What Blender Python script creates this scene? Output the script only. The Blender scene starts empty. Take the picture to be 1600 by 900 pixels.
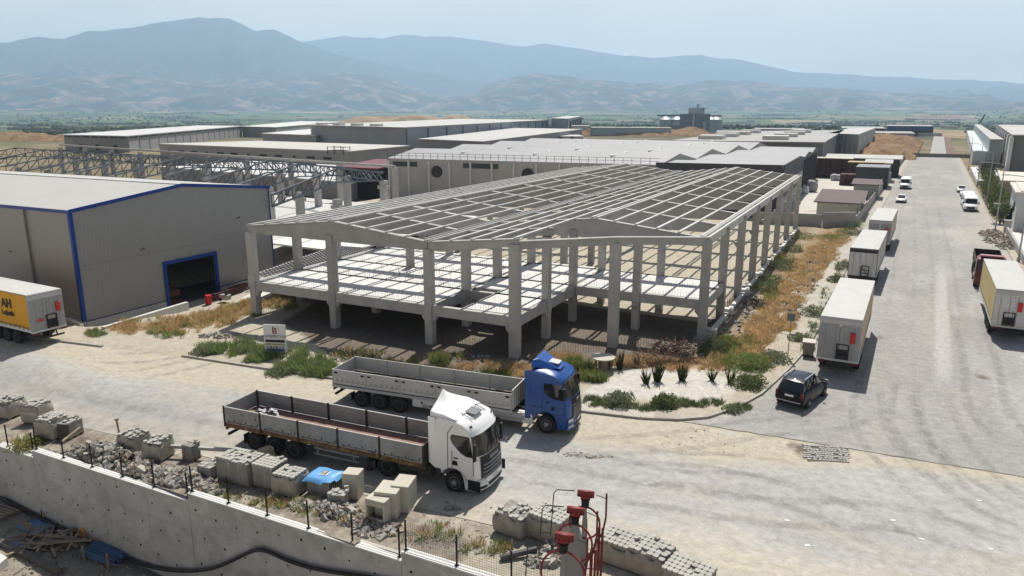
import bpy, math, random
from math import sin, cos, pi, radians, sqrt, exp, floor
from mathutils import Vector, Matrix, noise
random.seed(7)
SC = bpy.context.scene
COL = SC.collection

# ---------------------------------------------------------------- camera
CF, CH, CP, CT = 1148.3, 16.84, 0.2347, 0.512
_cy, _sy = cos(-CT), sin(-CT)
FW = Vector((_sy*cos(CP), _cy*cos(CP), -sin(CP)))
RT = Vector((_cy, -_sy, 0))
UP = RT.cross(FW)
cam_d = bpy.data.cameras.new('camera')
cam_d.sensor_width = 36
cam_d.lens = CF/1600*36
cam_d.clip_start = 0.5
cam_d.clip_end = 80000
cam = bpy.data.objects.new('camera', cam_d)
COL.objects.link(cam)
cam.matrix_world = Matrix(((RT.x, UP.x, -FW.x, 0), (RT.y, UP.y, -FW.y, 0), (RT.z, UP.z, -FW.z, CH), (0, 0, 0, 1)))
SC.camera = cam

# ---------------------------------------------------------------- sky, sun, exposure
SUN = Vector((-0.75, 2.55, 4.0)).normalized()
elev = math.asin(SUN.z)
azim = math.atan2(SUN.x, SUN.y)
w = bpy.data.worlds.new('World')
SC.world = w
w.use_nodes = True
nt = w.node_tree
bg = nt.nodes['Background']
sky = nt.nodes.new('ShaderNodeTexSky')
sky.sky_type = 'NISHITA'
sky.sun_disc = False
sky.sun_elevation = elev
sky.sun_rotation = azim
sky.altitude = 200
sky.air_density = 1.0
sky.dust_density = 2.2
sky.ozone_density = 1.0
# thin high cloud veil mixed over the clear sky
tc = nt.nodes.new('ShaderNodeTexCoord')
mp = nt.nodes.new('ShaderNodeMapping')
mp.inputs['Scale'].default_value = (1.2, 1.2, 5.0)
nz = nt.nodes.new('ShaderNodeTexNoise')
nz.inputs['Scale'].default_value = 2.2
nz.inputs['Detail'].default_value = 7
nz.inputs['Roughness'].default_value = 0.55
cr = nt.nodes.new('ShaderNodeValToRGB')
cr.color_ramp.elements[0].position = 0.36
cr.color_ramp.elements[0].color = (0.62, 0.62, 0.62, 1)
cr.color_ramp.elements[1].position = 0.72
cr.color_ramp.elements[1].color = (0.98, 0.98, 0.98, 1)
mx = nt.nodes.new('ShaderNodeMixRGB')
mx.inputs[2].default_value = (16.6, 15.2, 13.2, 1)
nt.links.new(tc.outputs['Generated'], mp.inputs[0])
nt.links.new(mp.outputs[0], nz.inputs['Vector'])
nt.links.new(nz.outputs['Fac'], cr.inputs[0])
# the veil is a low haze layer: thick near the horizon, thin overhead
sx_ = nt.nodes.new('ShaderNodeSeparateXYZ'); nt.links.new(tc.outputs['Generated'], sx_.inputs[0])
mr_ = nt.nodes.new('ShaderNodeMapRange'); mr_.inputs[1].default_value = 0.02; mr_.inputs[1].default_value = 0.14; mr_.inputs[2].default_value = 0.34; mr_.inputs[3].default_value = 1.0; mr_.inputs[4].default_value = 0.06
nt.links.new(sx_.outputs[2], mr_.inputs[0])
mm_ = nt.nodes.new('ShaderNodeMath'); mm_.operation = 'MULTIPLY'; nt.links.new(cr.outputs[0], mm_.inputs[0]); nt.links.new(mr_.outputs[0], mm_.inputs[1])
nt.links.new(mm_.outputs[0], mx.inputs[0])
nt.links.new(sky.outputs[0], mx.inputs[1])
nt.links.new(mx.outputs[0], bg.inputs['Color'])
bg.inputs['Strength'].default_value = 0.05
sd = bpy.data.lights.new('sun', 'SUN')
sd.energy = 5.0
sd.angle = radians(0.6)
sd.color = (1.0, 0.955, 0.88)
so = bpy.data.objects.new('sun', sd)
COL.objects.link(so)
so.rotation_euler = SUN.to_track_quat('Z', 'Y').to_euler()
so.location = (0, 0, 60)
SC.view_settings.view_transform = 'Standard'
SC.view_settings.look = 'None'
SC.view_settings.exposure = 0.36
SC.view_settings.gamma = 1
SC.render.engine = 'CYCLES'
SC.cycles.use_denoising = True
SC.cycles.max_bounces = 6
SC.cycles.diffuse_bounces = 3
SC.cycles.glossy_bounces = 2
SC.cycles.transmission_bounces = 4
SC.cycles.transparent_max_bounces = 12
SC.cycles.volume_bounces = 1
SC.cycles.caustics_reflective = False
SC.cycles.caustics_refractive = False

# ---------------------------------------------------------------- measuring helpers
def bp(px, py, z=0.0):
    d = FW + RT*((px-800)/CF) - UP*((py-450)/CF)
    t = (z-CH)/d.z
    return Vector((d.x*t, d.y*t, z))
def onwall(px, py, A, B):
    d = FW + RT*((px-800)/CF) - UP*((py-450)/CF)
    n = Vector((B[1]-A[1], A[0]-B[0], 0))
    t = n.dot(Vector((A[0], A[1], 0)))/n.dot(d)
    return Vector((d.x*t, d.y*t, CH+d.z*t))
def atdist(px, py, r):
    d = FW + RT*((px-800)/CF) - UP*((py-450)/CF)
    t = r/sqrt(d.x*d.x+d.y*d.y)
    return Vector((d.x*t, d.y*t, CH+d.z*t))
def sm(a, b, x):
    t = max(0.0, min(1.0, (x-a)/(b-a)))
    return t*t*(3-2*t)
def lerp(a, b, t): return a+(b-a)*t
def interp(P, x):
    if x <= P[0][0]: return P[0][1]
    for (a, b), (c, d) in zip(P, P[1:]):
        if x <= c: return lerp(b, d, (x-a)/(c-a))
    return P[-1][1]
def fbm(x, y, s, o=4): return noise.fractal(Vector((x/s, y/s, 3.7)), 1.0, 2.0, o)

# ---------------------------------------------------------------- materials
MATS = {}
def L(c): return (c[0], c[1], c[2], 1)
def mat(name, col, rough=0.8, var=0.12, scale=3.0, metal=0.0, bump=0.0, bscale=40.0, spec=0.3, col2=None, thr=None, coord='Object', wave=None, brick=None, alpha=None, objr=0.03):
    """procedural material: base colour broken up by two noise layers, optional second colour in patches, bump, ribs or bricks"""
    if name in MATS: return MATS[name]
    m = bpy.data.materials.new(name); m.use_nodes = True
    N = m.node_tree.nodes; K = m.node_tree.links.new
    b = N['Principled BSDF']
    b.inputs['Roughness'].default_value = rough
    b.inputs['Metallic'].default_value = metal
    b.inputs['Specular IOR Level'].default_value = spec
    t = N.new('ShaderNodeTexCoord')
    geo = N.new('ShaderNodeNewGeometry')
    src = geo.outputs['Position'] if coord == 'World' else t.outputs[coord]
    n1 = N.new('ShaderNodeTexNoise'); n1.inputs['Scale'].default_value = 1.0/scale; n1.inputs['Detail'].default_value = 6; n1.inputs['Roughness'].default_value = 0.62
    K(src, n1.inputs['Vector'])
    mr = N.new('ShaderNodeMapRange'); mr.inputs[1].default_value = 0.28; mr.inputs[2].default_value = 0.72
    mr.inputs[3].default_value = 1-var; mr.inputs[4].default_value = 1+var
    K(n1.outputs['Fac'], mr.inputs[0])
    hs = N.new('ShaderNodeHueSaturation'); hs.inputs['Color'].default_value = L(col)
    oi = N.new("ShaderNodeObjectInfo"); ro = N.new('ShaderNodeMapRange'); ro.inputs[3].default_value = 1-objr; ro.inputs[4].default_value = 1+objr; K(oi.outputs['Random'], ro.inputs[0])
    mo = N.new('ShaderNodeMath'); mo.operation = 'MULTIPLY'; K(mr.outputs[0], mo.inputs[0]); K(ro.outputs[0], mo.inputs[1]); K(mo.outputs[0], hs.inputs['Value'])
    out = hs.outputs[0]
    if brick:
        bt = N.new('ShaderNodeTexBrick'); bt.inputs['Color1'].default_value = L(col); bt.inputs['Color2'].default_value = L([c*brick.get('v', .85) for c in col])
        bt.inputs['Mortar'].default_value = L([c*brick.get('m', .6) for c in col]); bt.inputs['Scale'].default_value = 1.0
        bt.inputs['Brick Width'].default_value = brick['w']; bt.inputs['Row Height'].default_value = brick['h']; bt.inputs['Mortar Size'].default_value = brick.get('g', .01)
        bt.offset = brick.get('o', .5)
        K(src, bt.inputs['Vector']); K(bt.outputs['Color'], hs.inputs['Color'])
    if col2:
        n2 = N.new('ShaderNodeTexNoise'); n2.inputs['Scale'].default_value = 1.0/(scale*0.6); n2.inputs['Detail'].default_value = 8; n2.inputs['Roughness'].default_value = 0.68
        ad = N.new('ShaderNodeVectorMath'); ad.operation = 'ADD'; ad.inputs[1].default_value = (13.1, 5.2, 2.3)
        K(src, ad.inputs[0]); K(ad.outputs[0], n2.inputs['Vector'])
        r2 = N.new('ShaderNodeMapRange'); a = thr or (0.5, 0.62); r2.inputs[1].default_value = a[0]; r2.inputs[2].default_value = a[1]
        K(n2.outputs['Fac'], r2.inputs[0])
        mm = N.new('ShaderNodeMixRGB'); K(r2.outputs[0], mm.inputs[0]); K(out, mm.inputs[1]); mm.inputs[2].default_value = L(col2)
        out = mm.outputs[0]
    K(out, b.inputs['Base Color'])
    h = None
    if bump:
        n3 = N.new('ShaderNodeTexNoise'); n3.inputs['Scale'].default_value = bscale; n3.inputs['Detail'].default_value = 4
        K(src, n3.inputs['Vector']); h = n3.outputs['Fac']
    if wave:
        sx = N.new('ShaderNodeSeparateXYZ'); K(src, sx.inputs[0])
        mu = N.new('ShaderNodeMath'); mu.operation = 'MULTIPLY'; mu.inputs[1].default_value = 2*pi/wave[1]
        K(sx.outputs[wave[0]], mu.inputs[0])
        si = N.new('ShaderNodeMath'); si.operation = 'SINE'; K(mu.outputs[0], si.inputs[0])
        h = si.outputs[0]
    if h is not None:
        bu = N.new('ShaderNodeBump'); bu.inputs['Strength'].default_value = bump or wave[2]; bu.inputs['Distance'].default_value = 0.02 if bump else wave[3]
        K(h, bu.inputs['Height']); K(bu.outputs[0], b.inputs['Normal'])
    if alpha is not None:
        b.inputs['Alpha'].default_value = alpha
    MATS[name] = m
    return m
CON = mat('cast_concrete', (0.385, 0.375, 0.355), 0.9, 0.14, 1.3, bump=0.3, col2=(0.28, 0.27, 0.25), thr=(0.54, 0.8), objr=.13)
CON2 = mat('pale_concrete', (0.56, 0.55, 0.52), 0.9, 0.14, 1.6, bump=0.2, col2=(0.4, 0.39, 0.37), thr=(0.56, 0.8))
WALLC = mat('formed_wall_concrete', (0.39, 0.385, 0.37), 0.85, 0.2, 1.3, bump=0.3, bscale=18, col2=(0.24, 0.235, 0.22), thr=(0.5, 0.78), coord='World')
COPE = mat('wall_top_concrete', (0.62, 0.61, 0.59), 0.9, 0.1, 1.5, bump=0.15)
BLACK = mat('black_paint', (0.012, 0.012, 0.013), 0.5, 0.2)
RUB = mat('tyre_rubber', (0.022, 0.021, 0.02), 0.85, 0.3, 0.3, bump=0.3)
DIRTYBLK = mat('dusty_black_steel', (0.05, 0.047, 0.043), 0.75, 0.35, 0.5, col2=(0.14, 0.115, 0.09), thr=(0.55, 0.75))
GLASS = mat('dark_glass', (0.012, 0.014, 0.016), 0.06, 0.2, 1.0, spec=0.8)
RIM = mat('steel_rim', (0.3, 0.3, 0.3), 0.45, 0.2, 0.3, metal=0.6)
CHROME = mat('dull_metal', (0.45, 0.45, 0.46), 0.35, 0.15, 0.5, metal=0.8)
WHITEP = mat('white_paint', (0.80, 0.80, 0.79), 0.3, 0.04, 1.5, spec=0.5)
WHITED = mat('dusty_white_paint', (0.66, 0.65, 0.62), 0.55, 0.1, 0.8, col2=(0.5, 0.47, 0.42), thr=(0.58, 0.8))
BLUEP = mat('blue_paint', (0.009, 0.065, 0.27), 0.28, 0.1, 1.0, spec=0.6)
REDP = mat('dark_red_paint', (0.15, 0.03, 0.035), 0.4, 0.2, 0.8)
RED = mat('red_plastic', (0.55, 0.03, 0.035), 0.45, 0.1)
WOOD = mat('weathered_wood', (0.26, 0.2, 0.145), 0.9, 0.3, 0.4, bump=0.3)
ALU = mat('aluminium_boards', (0.42, 0.41, 0.385), 0.5, 0.1, 0.8, metal=0.35, wave=(2, 0.2, 0.35, 0.01))
PAVER = mat('stacked_pavers', (0.31, 0.295, 0.265), 0.92, 0.2, 0.5, bump=0.3, brick=dict(w=.2, h=.08, m=.3, g=.006, v=.75))
PAVT = mat('paver_concrete', (0.38, 0.365, 0.33), 0.92, 0.18, 0.6, bump=0.3)
WRAP = mat('dusty_plastic_wrap', (0.31, 0.28, 0.23), 0.55, 0.25, 0.5, bump=0.6, bscale=7, spec=0.5)
ORED = mat('weathered_red_paint', (0.2, 0.03, 0.028), 0.6, 0.3, 0.3, col2=(0.2, 0.07, 0.05), thr=(0.55, 0.7))
GALV = mat('galvanised_steel', (0.36, 0.37, 0.38), 0.45, 0.12, 1.0, metal=0.6)
SOIL = mat('rubble_dust', (0.36, 0.32, 0.27), 0.95, 0.3, 0.6, bump=0.5, bscale=12)

# ---------------------------------------------------------------- mesh builder
class MB:
    def __init__(s, T=None):
        s.v = []; s.f = []; s.m = []; s.T = T
    def add(s, vs, fs, m=0, T=None):
        o = len(s.v)
        for p in vs:
            p = Vector(p)
            if T is not None: p = T @ p
            if s.T is not None: p = s.T @ p
            s.v.append(p)
        for q in fs:
            s.f.append(tuple(i+o for i in q)); s.m.append(m)
    def box(s, c, d, m=0, rz=0.0, rx=0.0, ry=0.0):
        x, y, z = d[0]/2, d[1]/2, d[2]/2
        T = Matrix.Translation(Vector(c)) @ Matrix.Rotation(rz, 4, 'Z') @ Matrix.Rotation(ry, 4, 'Y') @ Matrix.Rotation(rx, 4, 'X')
        s.add([(-x, -y, -z), (x, -y, -z), (x, y, -z), (-x, y, -z), (-x, -y, z), (x, -y, z), (x, y, z), (-x, y, z)],
              [(3, 2, 1, 0), (4, 5, 6, 7), (0, 1, 5, 4), (1, 2, 6, 5), (2, 3, 7, 6), (3, 0, 4, 7)], m, T)
        return s
    def bar(s, a, b, wd, ht, m=0):
        a = Vector(a); b = Vector(b); d = b-a; ln = d.length
        q = d.to_track_quat('X', 'Z').to_matrix().to_4x4()
        T = Matrix.Translation((a+b)/2) @ q
        x, y, z = ln/2, wd/2, ht/2
        s.add([(-x, -y, -z), (x, -y, -z), (x, y, -z), (-x, y, -z), (-x, -y, z), (x, -y, z), (x, y, z), (-x, y, z)],
              [(3, 2, 1, 0), (4, 5, 6, 7), (0, 1, 5, 4), (1, 2, 6, 5), (2, 3, 7, 6), (3, 0, 4, 7)], m, T)
        return s
    def prism(s, poly, a, b, axis='z', m=0, mt=None):
        n = len(poly)
        def P(u, v, h): return (u, v, h) if axis == 'z' else ((u, h, v) if axis == 'y' else (h, u, v))
        vs = [P(u, v, a) for u, v in poly]+[P(u, v, b) for u, v in poly]
        o = len(s.v); s.add(vs, [], m)
        s.f.append(tuple(o+i for i in reversed(range(n)))); s.m.append(m)
        s.f.append(tuple(o+n+i for i in range(n))); s.m.append(m if mt is None else mt)
        for i in range(n):
            j = (i+1) % n
            s.f.append((o+i, o+j, o+n+j, o+n+i)); s.m.append(m)
        return s
    def tube(s, pts, r, n=8, m=0, caps=True):
        pts = [Vector(p) for p in pts]; rs = r if isinstance(r, (list, tuple)) else [r]*len(pts)
        o = len(s.v); ref = None
        for i, p in enumerate(pts):
            d = (pts[min(i+1, len(pts)-1)]-pts[max(i-1, 0)])
            if d.length < 1e-6: d = Vector((0, 0, 1))
            d.normalize()
            if ref is None: ref = d.orthogonal().normalized()
            u = (ref-d*ref.dot(d)).normalized(); ref = u; v = d.cross(u)
            s.add([p+(u*cos(2*pi*k/n)+v*sin(2*pi*k/n))*rs[i] for k in range(n)], [], m)
        for i in range(len(pts)-1):
            for k in range(n):
                k2 = (k+1) % n
                s.f.append((o+i*n+k, o+i*n+k2, o+(i+1)*n+k2, o+(i+1)*n+k)); s.m.append(m)
        if caps:
            s.f.append(tuple(o+k for k in reversed(range(n)))); s.m.append(m)
            s.f.append(tuple(o+(len(pts)-1)*n+k for k in range(n))); s.m.append(m)
        return s
    def lathe(s, prof, n=24, T=None, m=0):
        o = len(s.v)
        for r, z in prof:
            s.add([(r*cos(2*pi*k/n), r*sin(2*pi*k/n), z) for k in range(n)], [], m, T)
        for i in range(len(prof)-1):
            for k in range(n):
                k2 = (k+1) % n
                s.f.append((o+i*n+k, o+i*n+k2, o+(i+1)*n+k2, o+(i+1)*n+k)); s.m.append(m)
        s.f.append(tuple(o+k for k in reversed(range(n)))); s.m.append(m)
        s.f.append(tuple(o+(len(prof)-1)*n+k for k in range(n))); s.m.append(m)
        return s
    def grid(s, rows, m=0, flip=False):
        o = len(s.v); n = len(rows[0])
        for r in rows: s.add(r, [], m)
        for i in range(len(rows)-1):
            for k in range(n-1):
                q = (o+i*n+k, o+i*n+k+1, o+(i+1)*n+k+1, o+(i+1)*n+k)
                s.f.append(q[::-1] if flip else q); s.m.append(m)
        return s
    def quad(s, a, b, c, d, m=0):
        s.add([a, b, c, d], [(0, 1, 2, 3)], m); return s
    def rock(s, c, r, rnd, m=0, flat=0.7):
        sx, sy, sz = r*rnd.uniform(.7, 1.3), r*rnd.uniform(.7, 1.3), r*flat*rnd.uniform(.6, 1.2)
        T = Matrix.Translation(Vector(c)) @ Matrix.Rotation(rnd.uniform(0, 6.3), 4, 'Z') @ Matrix.Rotation(rnd.uniform(-.7, .7), 4, 'X') @ Matrix.Rotation(rnd.uniform(-.7, .7), 4, 'Y')
        j = lambda: rnd.uniform(.65, 1.0)
        vs = [(a*sx*j(), b*sy*j(), cc*sz*j()) for cc in (-1, 1) for a, b in ((-1, -1), (1, -1), (1, 1), (-1, 1))]
        s.add(vs, [(3, 2, 1, 0), (4, 5, 6, 7), (0, 1, 5, 4), (1, 2, 6, 5), (2, 3, 7, 6), (3, 0, 4, 7)], m, T)
        return s
    def build(s, name, mats, parent=None, smooth=False, bevel=0, seg=2, label=None, sub=0):
        me = bpy.data.meshes.new(name)
        me.from_pydata([tuple(p) for p in s.v], [], s.f)
        if not isinstance(mats, (list, tuple)): mats = [mats]
        for q in mats: me.materials.append(q)
        if len(mats) > 1: me.polygons.foreach_set('material_index', s.m)
        if smooth: me.polygons.foreach_set('use_smooth', [True]*len(me.polygons))
        me.update()
        o = bpy.data.objects.new(name, me); COL.objects.link(o)
        if parent is not None: o.parent = parent
        if bevel:
            b = o.modifiers.new('bevel', 'BEVEL'); b.width = bevel; b.segments = seg; b.limit_method = 'ANGLE'; b.angle_limit = radians(35)
            me.polygons.foreach_set('use_smooth', [True]*len(me.polygons))
            e = o.modifiers.new('wn', 'WEIGHTED_NORMAL'); e.keep_sharp = False
        if label: o['label'] = label
        return o
def tag(o, label=None, cat=None, group=None, kind=None):
    if label: o['label'] = label
    if cat: o['category'] = cat
    if group: o['group'] = group
    if kind: o['kind'] = kind
    return o
def thing(name, label, cat, loc=(0, 0, 0), rz=0.0, group=None):
    o = bpy.data.objects.new(name, None); COL.objects.link(o)
    o.location = loc; o.rotation_euler = (0, 0, rz); o.empty_display_size = 0.3
    return tag(o, label, cat, group)
def kids(o): return [c for c in bpy.data.objects if c.parent == o]
def copy_tree(o, loc=None, rz=None, label=None, parent=None):
    c = o.copy(); COL.objects.link(c); c.parent = parent
    if loc is not None: c.location = loc
    if rz is not None: c.rotation_euler = (0, 0, rz)
    if label: c['label'] = label
    for k in kids(o): copy_tree(k, parent=c)
    return c
def struct(o): o['kind'] = 'structure'; return o
def text(body, size, T, m, parent=None, name='lettering', bold=0.0, depth=0.004, align='CENTER', space=1.0):
    cu = bpy.data.curves.new('t', 'FONT'); cu.body = body; cu.size = size; cu.align_x = align; cu.align_y = 'CENTER'
    cu.extrude = depth; cu.offset = bold; cu.space_character = space
    ob = bpy.data.objects.new('t', cu); COL.objects.link(ob)
    dg = bpy.context.evaluated_depsgraph_get(); dg.update()
    me = bpy.data.meshes.new_from_object(ob.evaluated_get(dg))
    bpy.data.objects.remove(ob); bpy.data.curves.remove(cu)
    me.materials.clear(); me.materials.append(m)
    o = bpy.data.objects.new(name, me); COL.objects.link(o)
    me.transform(T)
    if parent is not None: o.parent = parent
    return o
def Tm(loc, xdir, updir):
    x = Vector(xdir).normalized(); u = Vector(updir).normalized(); n = x.cross(u)
    return Matrix(((x.x, u.x, n.x, loc[0]), (x.y, u.y, n.y, loc[1]), (x.z, u.z, n.z, loc[2]), (0, 0, 0, 1)))
# ================================================================ vehicles
def wheel(parent, x, y, r=0.5, wd=0.3, rim=RIM, name='wheel', loc_z=None, front=False):
    sgn = 1 if y > 0 else -1
    T = Matrix.Translation((x, y, r if loc_z is None else loc_z)) @ Matrix.Rotation(-sgn*pi/2, 4, 'X')
    h = wd/2
    t = MB(); t.lathe([(r*.56, -h), (r*.93, -h), (r, -h*.7), (r, h*.7), (r*.93, h), (r*.6, h), (r*.56, h*.8)], 28, T)
    o = t.build(name, RUB, parent, smooth=False)
    d = MB(); c = h*.85 if front else -h*.1
    d.lathe([(r*.58, h*.2), (r*.58, h*.85), (r*.52, h*.85), (r*.47, c-.02 if not front else h*.45), (r*.28, c), (r*.24, c+.07), (r*.12, c+.09), (.001, c+.09)], 24, T)
    for k in range(10):
        a = 2*pi*k/10
        d.lathe([(.018, c), (.018, c+.035)], 6, T @ Matrix.Translation((cos(a)*r*.36, sin(a)*r*.36, 0)))
    d.build('rim', rim, o)
    return o
def arc(cx, cz, r, a0, a1, n):
    return [(cx+r*cos(radians(lerp(a0, a1, i/n))), cz+r*sin(radians(lerp(a0, a1, i/n)))) for i in range(n+1)]
class Cab:
    """cab shell lofted from a side profile; front corners and roof edges drawn in towards the sides"""
    def __init__(s, prof, hw, front_x, setb, zroof):
        s.p = prof; s.hw = hw; s.fx = front_x; s.sb = setb; s.zr = zroof
    def P(s, x, z, y, out=0.0):
        k = min(1, abs(y)/s.hw)
        wf = max(0.0, min(1.0, (x-(s.fx-1.1))/1.0))
        dx = s.sb*wf*(k**3.2)
        wz = sm(s.zr-.55, s.zr, z)
        dz = 0.16*wz*(k**5)
        wn = max(0.0, (z-1.9))/1.8
        yy = y*(1-0.035*wn)
        return Vector((x-dx+out, yy, z-dz))
    def shell(s, m):
        b = MB(); ys = [-1, -.96, -.86, -.7, -.4, 0, .4, .7, .86, .96, 1]
        rows = [[s.P(x, z, y*s.hw) for x, z in s.p] for y in ys]
        n = len(s.p); o = 0
        for r in rows: b.add(r, [], 0)
        for i in range(len(ys)-1):
            for k in range(n):
                k2 = (k+1) % n
                b.f.append((i*n+k, i*n+k2, (i+1)*n+k2, (i+1)*n+k)); b.m.append(0)
        b.f.append(tuple(range(n))[::-1]); b.m.append(0)
        b.f.append(tuple((len(ys)-1)*n+k for k in range(n))); b.m.append(0)
        return b
    def front(s, x0, z0, x1, z1, ya, yb, out=.012, nz=6, ny=14):
        rows = [[s.P(lerp(x0, x1, i/nz), lerp(z0, z1, i/nz), lerp(ya, yb, k/ny))+Vector((out, 0, 0)) for k in range(ny+1)] for i in range(nz+1)]
        return rows
    def side(s, poly, sgn, out=.008):
        b = MB(); vs = []
        for x, z in poly:
            p = s.P(x, z, s.hw*sgn); p.y += out*sgn; vs.append(p)
        q = list(range(len(vs)))
        b.add(vs, [tuple(q) if sgn < 0 else tuple(q[::-1])])
        return b
def chassis(t, xs, front_x, paint_tank=CHROME, side=True):
    f = MB()
    for y in (-.42, .42): f.box(((xs+front_x)/2, y, .86), (front_x-xs, .09, .27))
    for x in (xs+.05, xs+1.2, 1.2, 2.4): f.box((x, 0, .86), (.09, .8, .22))
    f.box((xs+.06, 0, .62), (.1, 2.3, .12)); f.box((0, 0, .55), (.25, 1.9, .25)); f.box((3.7, 0, .55), (.18, 1.9, .2))
    f.build('chassis', DIRTYBLK, t)
    f = MB()
    for sg in (-1, 1):
        f = MB(); f.lathe([(.3, -.9), (.31, -.88), (.31, .88), (.3, .9)], 20, Matrix.Translation((1.55, sg*.95, .72)) @ Matrix.Rotation(pi/2, 4, 'Y'))
        f.build('fuel_tank', paint_tank, t)
    f = MB()
    f.lathe([(.5, 0), (.52, .04), (.5, .07)], 24, Matrix.Translation((.45, 0, 1.08)))
    f.build('fifth_wheel', DIRTYBLK, t)
    for sg in (-1, 1):
        f = MB()
        pts = arc(0, .52, .63, 20, 160, 9)
        f.grid([[(x, sg*.72, z) for x, z in pts], [(x, sg*1.24, z) for x, z in pts]])
        f.box((-.62, sg*.98, .52), (.03, .5, .5))
        f.build('mudguard', BLACK, t)
        w_ = wheel(t, 0, sg*.98, .52, .56); 
        wheel(t, 3.7, sg*1.08, .52, .32, front=True)
def white_tractor(loc, rz):
    t = thing('truck_tractor', 'white tractor unit with tall curved roof deflector and black grille, nearest the wall', 'truck', loc, rz)
    chassis(t, -.95, 4.9, DIRTYBLK)  # tanks coloured dark to stand in for the shade under the chassis
    fx = 5.12
    prof = [(fx-.06, .34), (fx, .62), (fx, 1.0), (fx-.02, 1.5), (fx-.07, 1.98), (fx-.225, 2.45), (fx-.36, 2.92), (fx-.5, 3.2), (fx-.8, 3.46), (fx-1.3, 3.62), (fx-1.75, 3.68), (fx-2.33, 3.66),
            (fx-2.36, 3.3), (fx-2.36, 2.2), (fx-2.36, 1.12), (fx-2.1, 1.08)] + arc(3.7, .56, .66, 158, 10, 9)[0:] + [(fx-.72, .34)]
    c = Cab(prof, 1.25, fx, .34, 3.68)
    body = c.shell(WHITEP).build('cab', WHITEP, t, smooth=True)
    body.modifiers.new('e', 'EDGE_SPLIT').split_angle = radians(38)
    g = MB(); g.grid(c.front(fx-.07, 1.99, fx-.36, 2.9, -1.2, 1.2, .025)); g.build('windscreen', GLASS, t, smooth=True)
    g = MB(); g.grid(c.front(fx-.36, 2.92, fx-.43, 3.05, -1.22, 1.22, .06, 2)); g.build('sun_visor', WHITEP, t, smooth=True)
    g = MB(); g.grid(c.front(fx, .92, fx-.06, 1.94, -1.0, 1.0, .035)); g.build('grille', BLACK, t, smooth=True)
    g = MB()
    for z in (.98, 1.16, 1.34, 1.52):
        g.grid(c.front(fx, z-.03, fx, z+.03, -.95+.12*(z-1), .95-.12*(z-1), .045, 1))
        g.grid(c.front(fx, z+.03, fx-.03, z+.05, -.95+.12*(z-1), .95-.12*(z-1), .045, 1))
    g.build('grille_bars', mat('grey_bar', (.16, .16, .165), .4), t)
    text('SCANIA', .2, Tm(c.P(fx-.035, 1.74, 0)+Vector((.03, 0, 0)), (0, 1, 0), (-.1, 0, 1)), CHROME, t, bold=.006, depth=.01, space=1.15)
    g = MB(); g.grid(c.front(fx-.01, .36, fx, .88, -1.25, 1.25, .05, 3)); g.build('bumper', WHITEP, t, smooth=True)
    g = MB(); g.grid(c.front(fx, .45, fx, .62, -.62, .62, .07, 1)); g.build('air_intake', BLACK, t)
    pass
    for sg in (-1, 1):
        g = MB(); ya, yb = (sg*.72, sg*1.22)
        if ya > yb: ya, yb = yb, ya
        g.grid(c.front(fx, .66, fx, .86, ya, yb, .07, 2, 6)); g.build('headlight', mat('lamp_lens', (.5, .52, .55), .12, .1, spec=.8), t)
        g = MB(); g.grid(c.front(fx, .42, fx, .54, ya, yb, .07, 1, 5)); g.build('fog_light', BLACK, t)
        g = MB(); ya, yb = sorted((sg*.95, sg*1.1))
        g.grid(c.front(fx-.55, 3.26, fx-.62, 3.36, ya, yb, .03, 1, 3)); g.build('roof_lamp', BLACK, t)
        c.side([(fx-.08, 1.95), (fx-.62, 1.95), (fx-1.0, 2.06), (fx-1.46, 2.42), (fx-1.6, 2.7), (fx-1.5, 2.88), (fx-.37, 2.9)], sg).build('side_window', GLASS, t)
        c.side([(fx-1.5, 1.42), (fx-1.2, 1.42), (fx-1.24, 1.62), (fx-1.44, 1.66)], sg).build('side_marker', BLACK, t)
        g = MB(); w2 = 1.26*sg
        for a, b in (((fx-1.72, 1.2), (fx-1.72, 2.9)), ((fx-1.72, 2.9), (fx-1.45, 3.3)), ((fx-.42, 1.1), (fx-.42, 1.98)), ((fx-1.5, 1.3), (fx-1.5, 2.1))):
            g.bar((a[0], w2*.997, a[1]), (b[0], w2*(.997 if b[1] < 2.2 else .975), b[1]), .02, .018)
        g.build('door_seam', BLACK, t)
        g = MB(); g.box((fx-.3, sg*1.33, 2.35), (.12, .18, .62), rz=sg*-.1); g.box((fx-.3, sg*1.33, 1.94), (.12, .18, .16)); g.bar((fx-.4, sg*1.15, 2.55), (fx-.3, sg*1.33, 2.55), .06, .05); g.bar((fx-.4, sg*1.15, 2.1), (fx-.3, sg*1.33, 2.1), .06, .05)
        g.build('mirror', BLACK, t, bevel=.03)
        # side fairing behind cab and step panel
        g = MB(); g.prism([(fx-2.36, 1.05), (fx-2.36, 3.55), (fx-2.72, 3.5), (fx-2.72, 1.3)], sg*1.19, sg*1.24, 'y'); g.build('side_deflector', WHITEP, t)
        pts = arc(3.7, .56, .7, 170, 15, 10)
        g = MB(); g.grid([[(x, sg*1.255, z) for x, z in arc(3.7, .56, .66, 170, 15, 10)], [(x, sg*1.275, z) for x, z in pts]]); g.build('arch_trim', BLACK, t)
        g = MB(); g.box((fx-.38, sg*1.262, .62), (.62, .02, .5)); g.build('step_panel', BLACK, t)
    # roof deflector: a scooped wing rising to the rear
    rows = []
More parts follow.
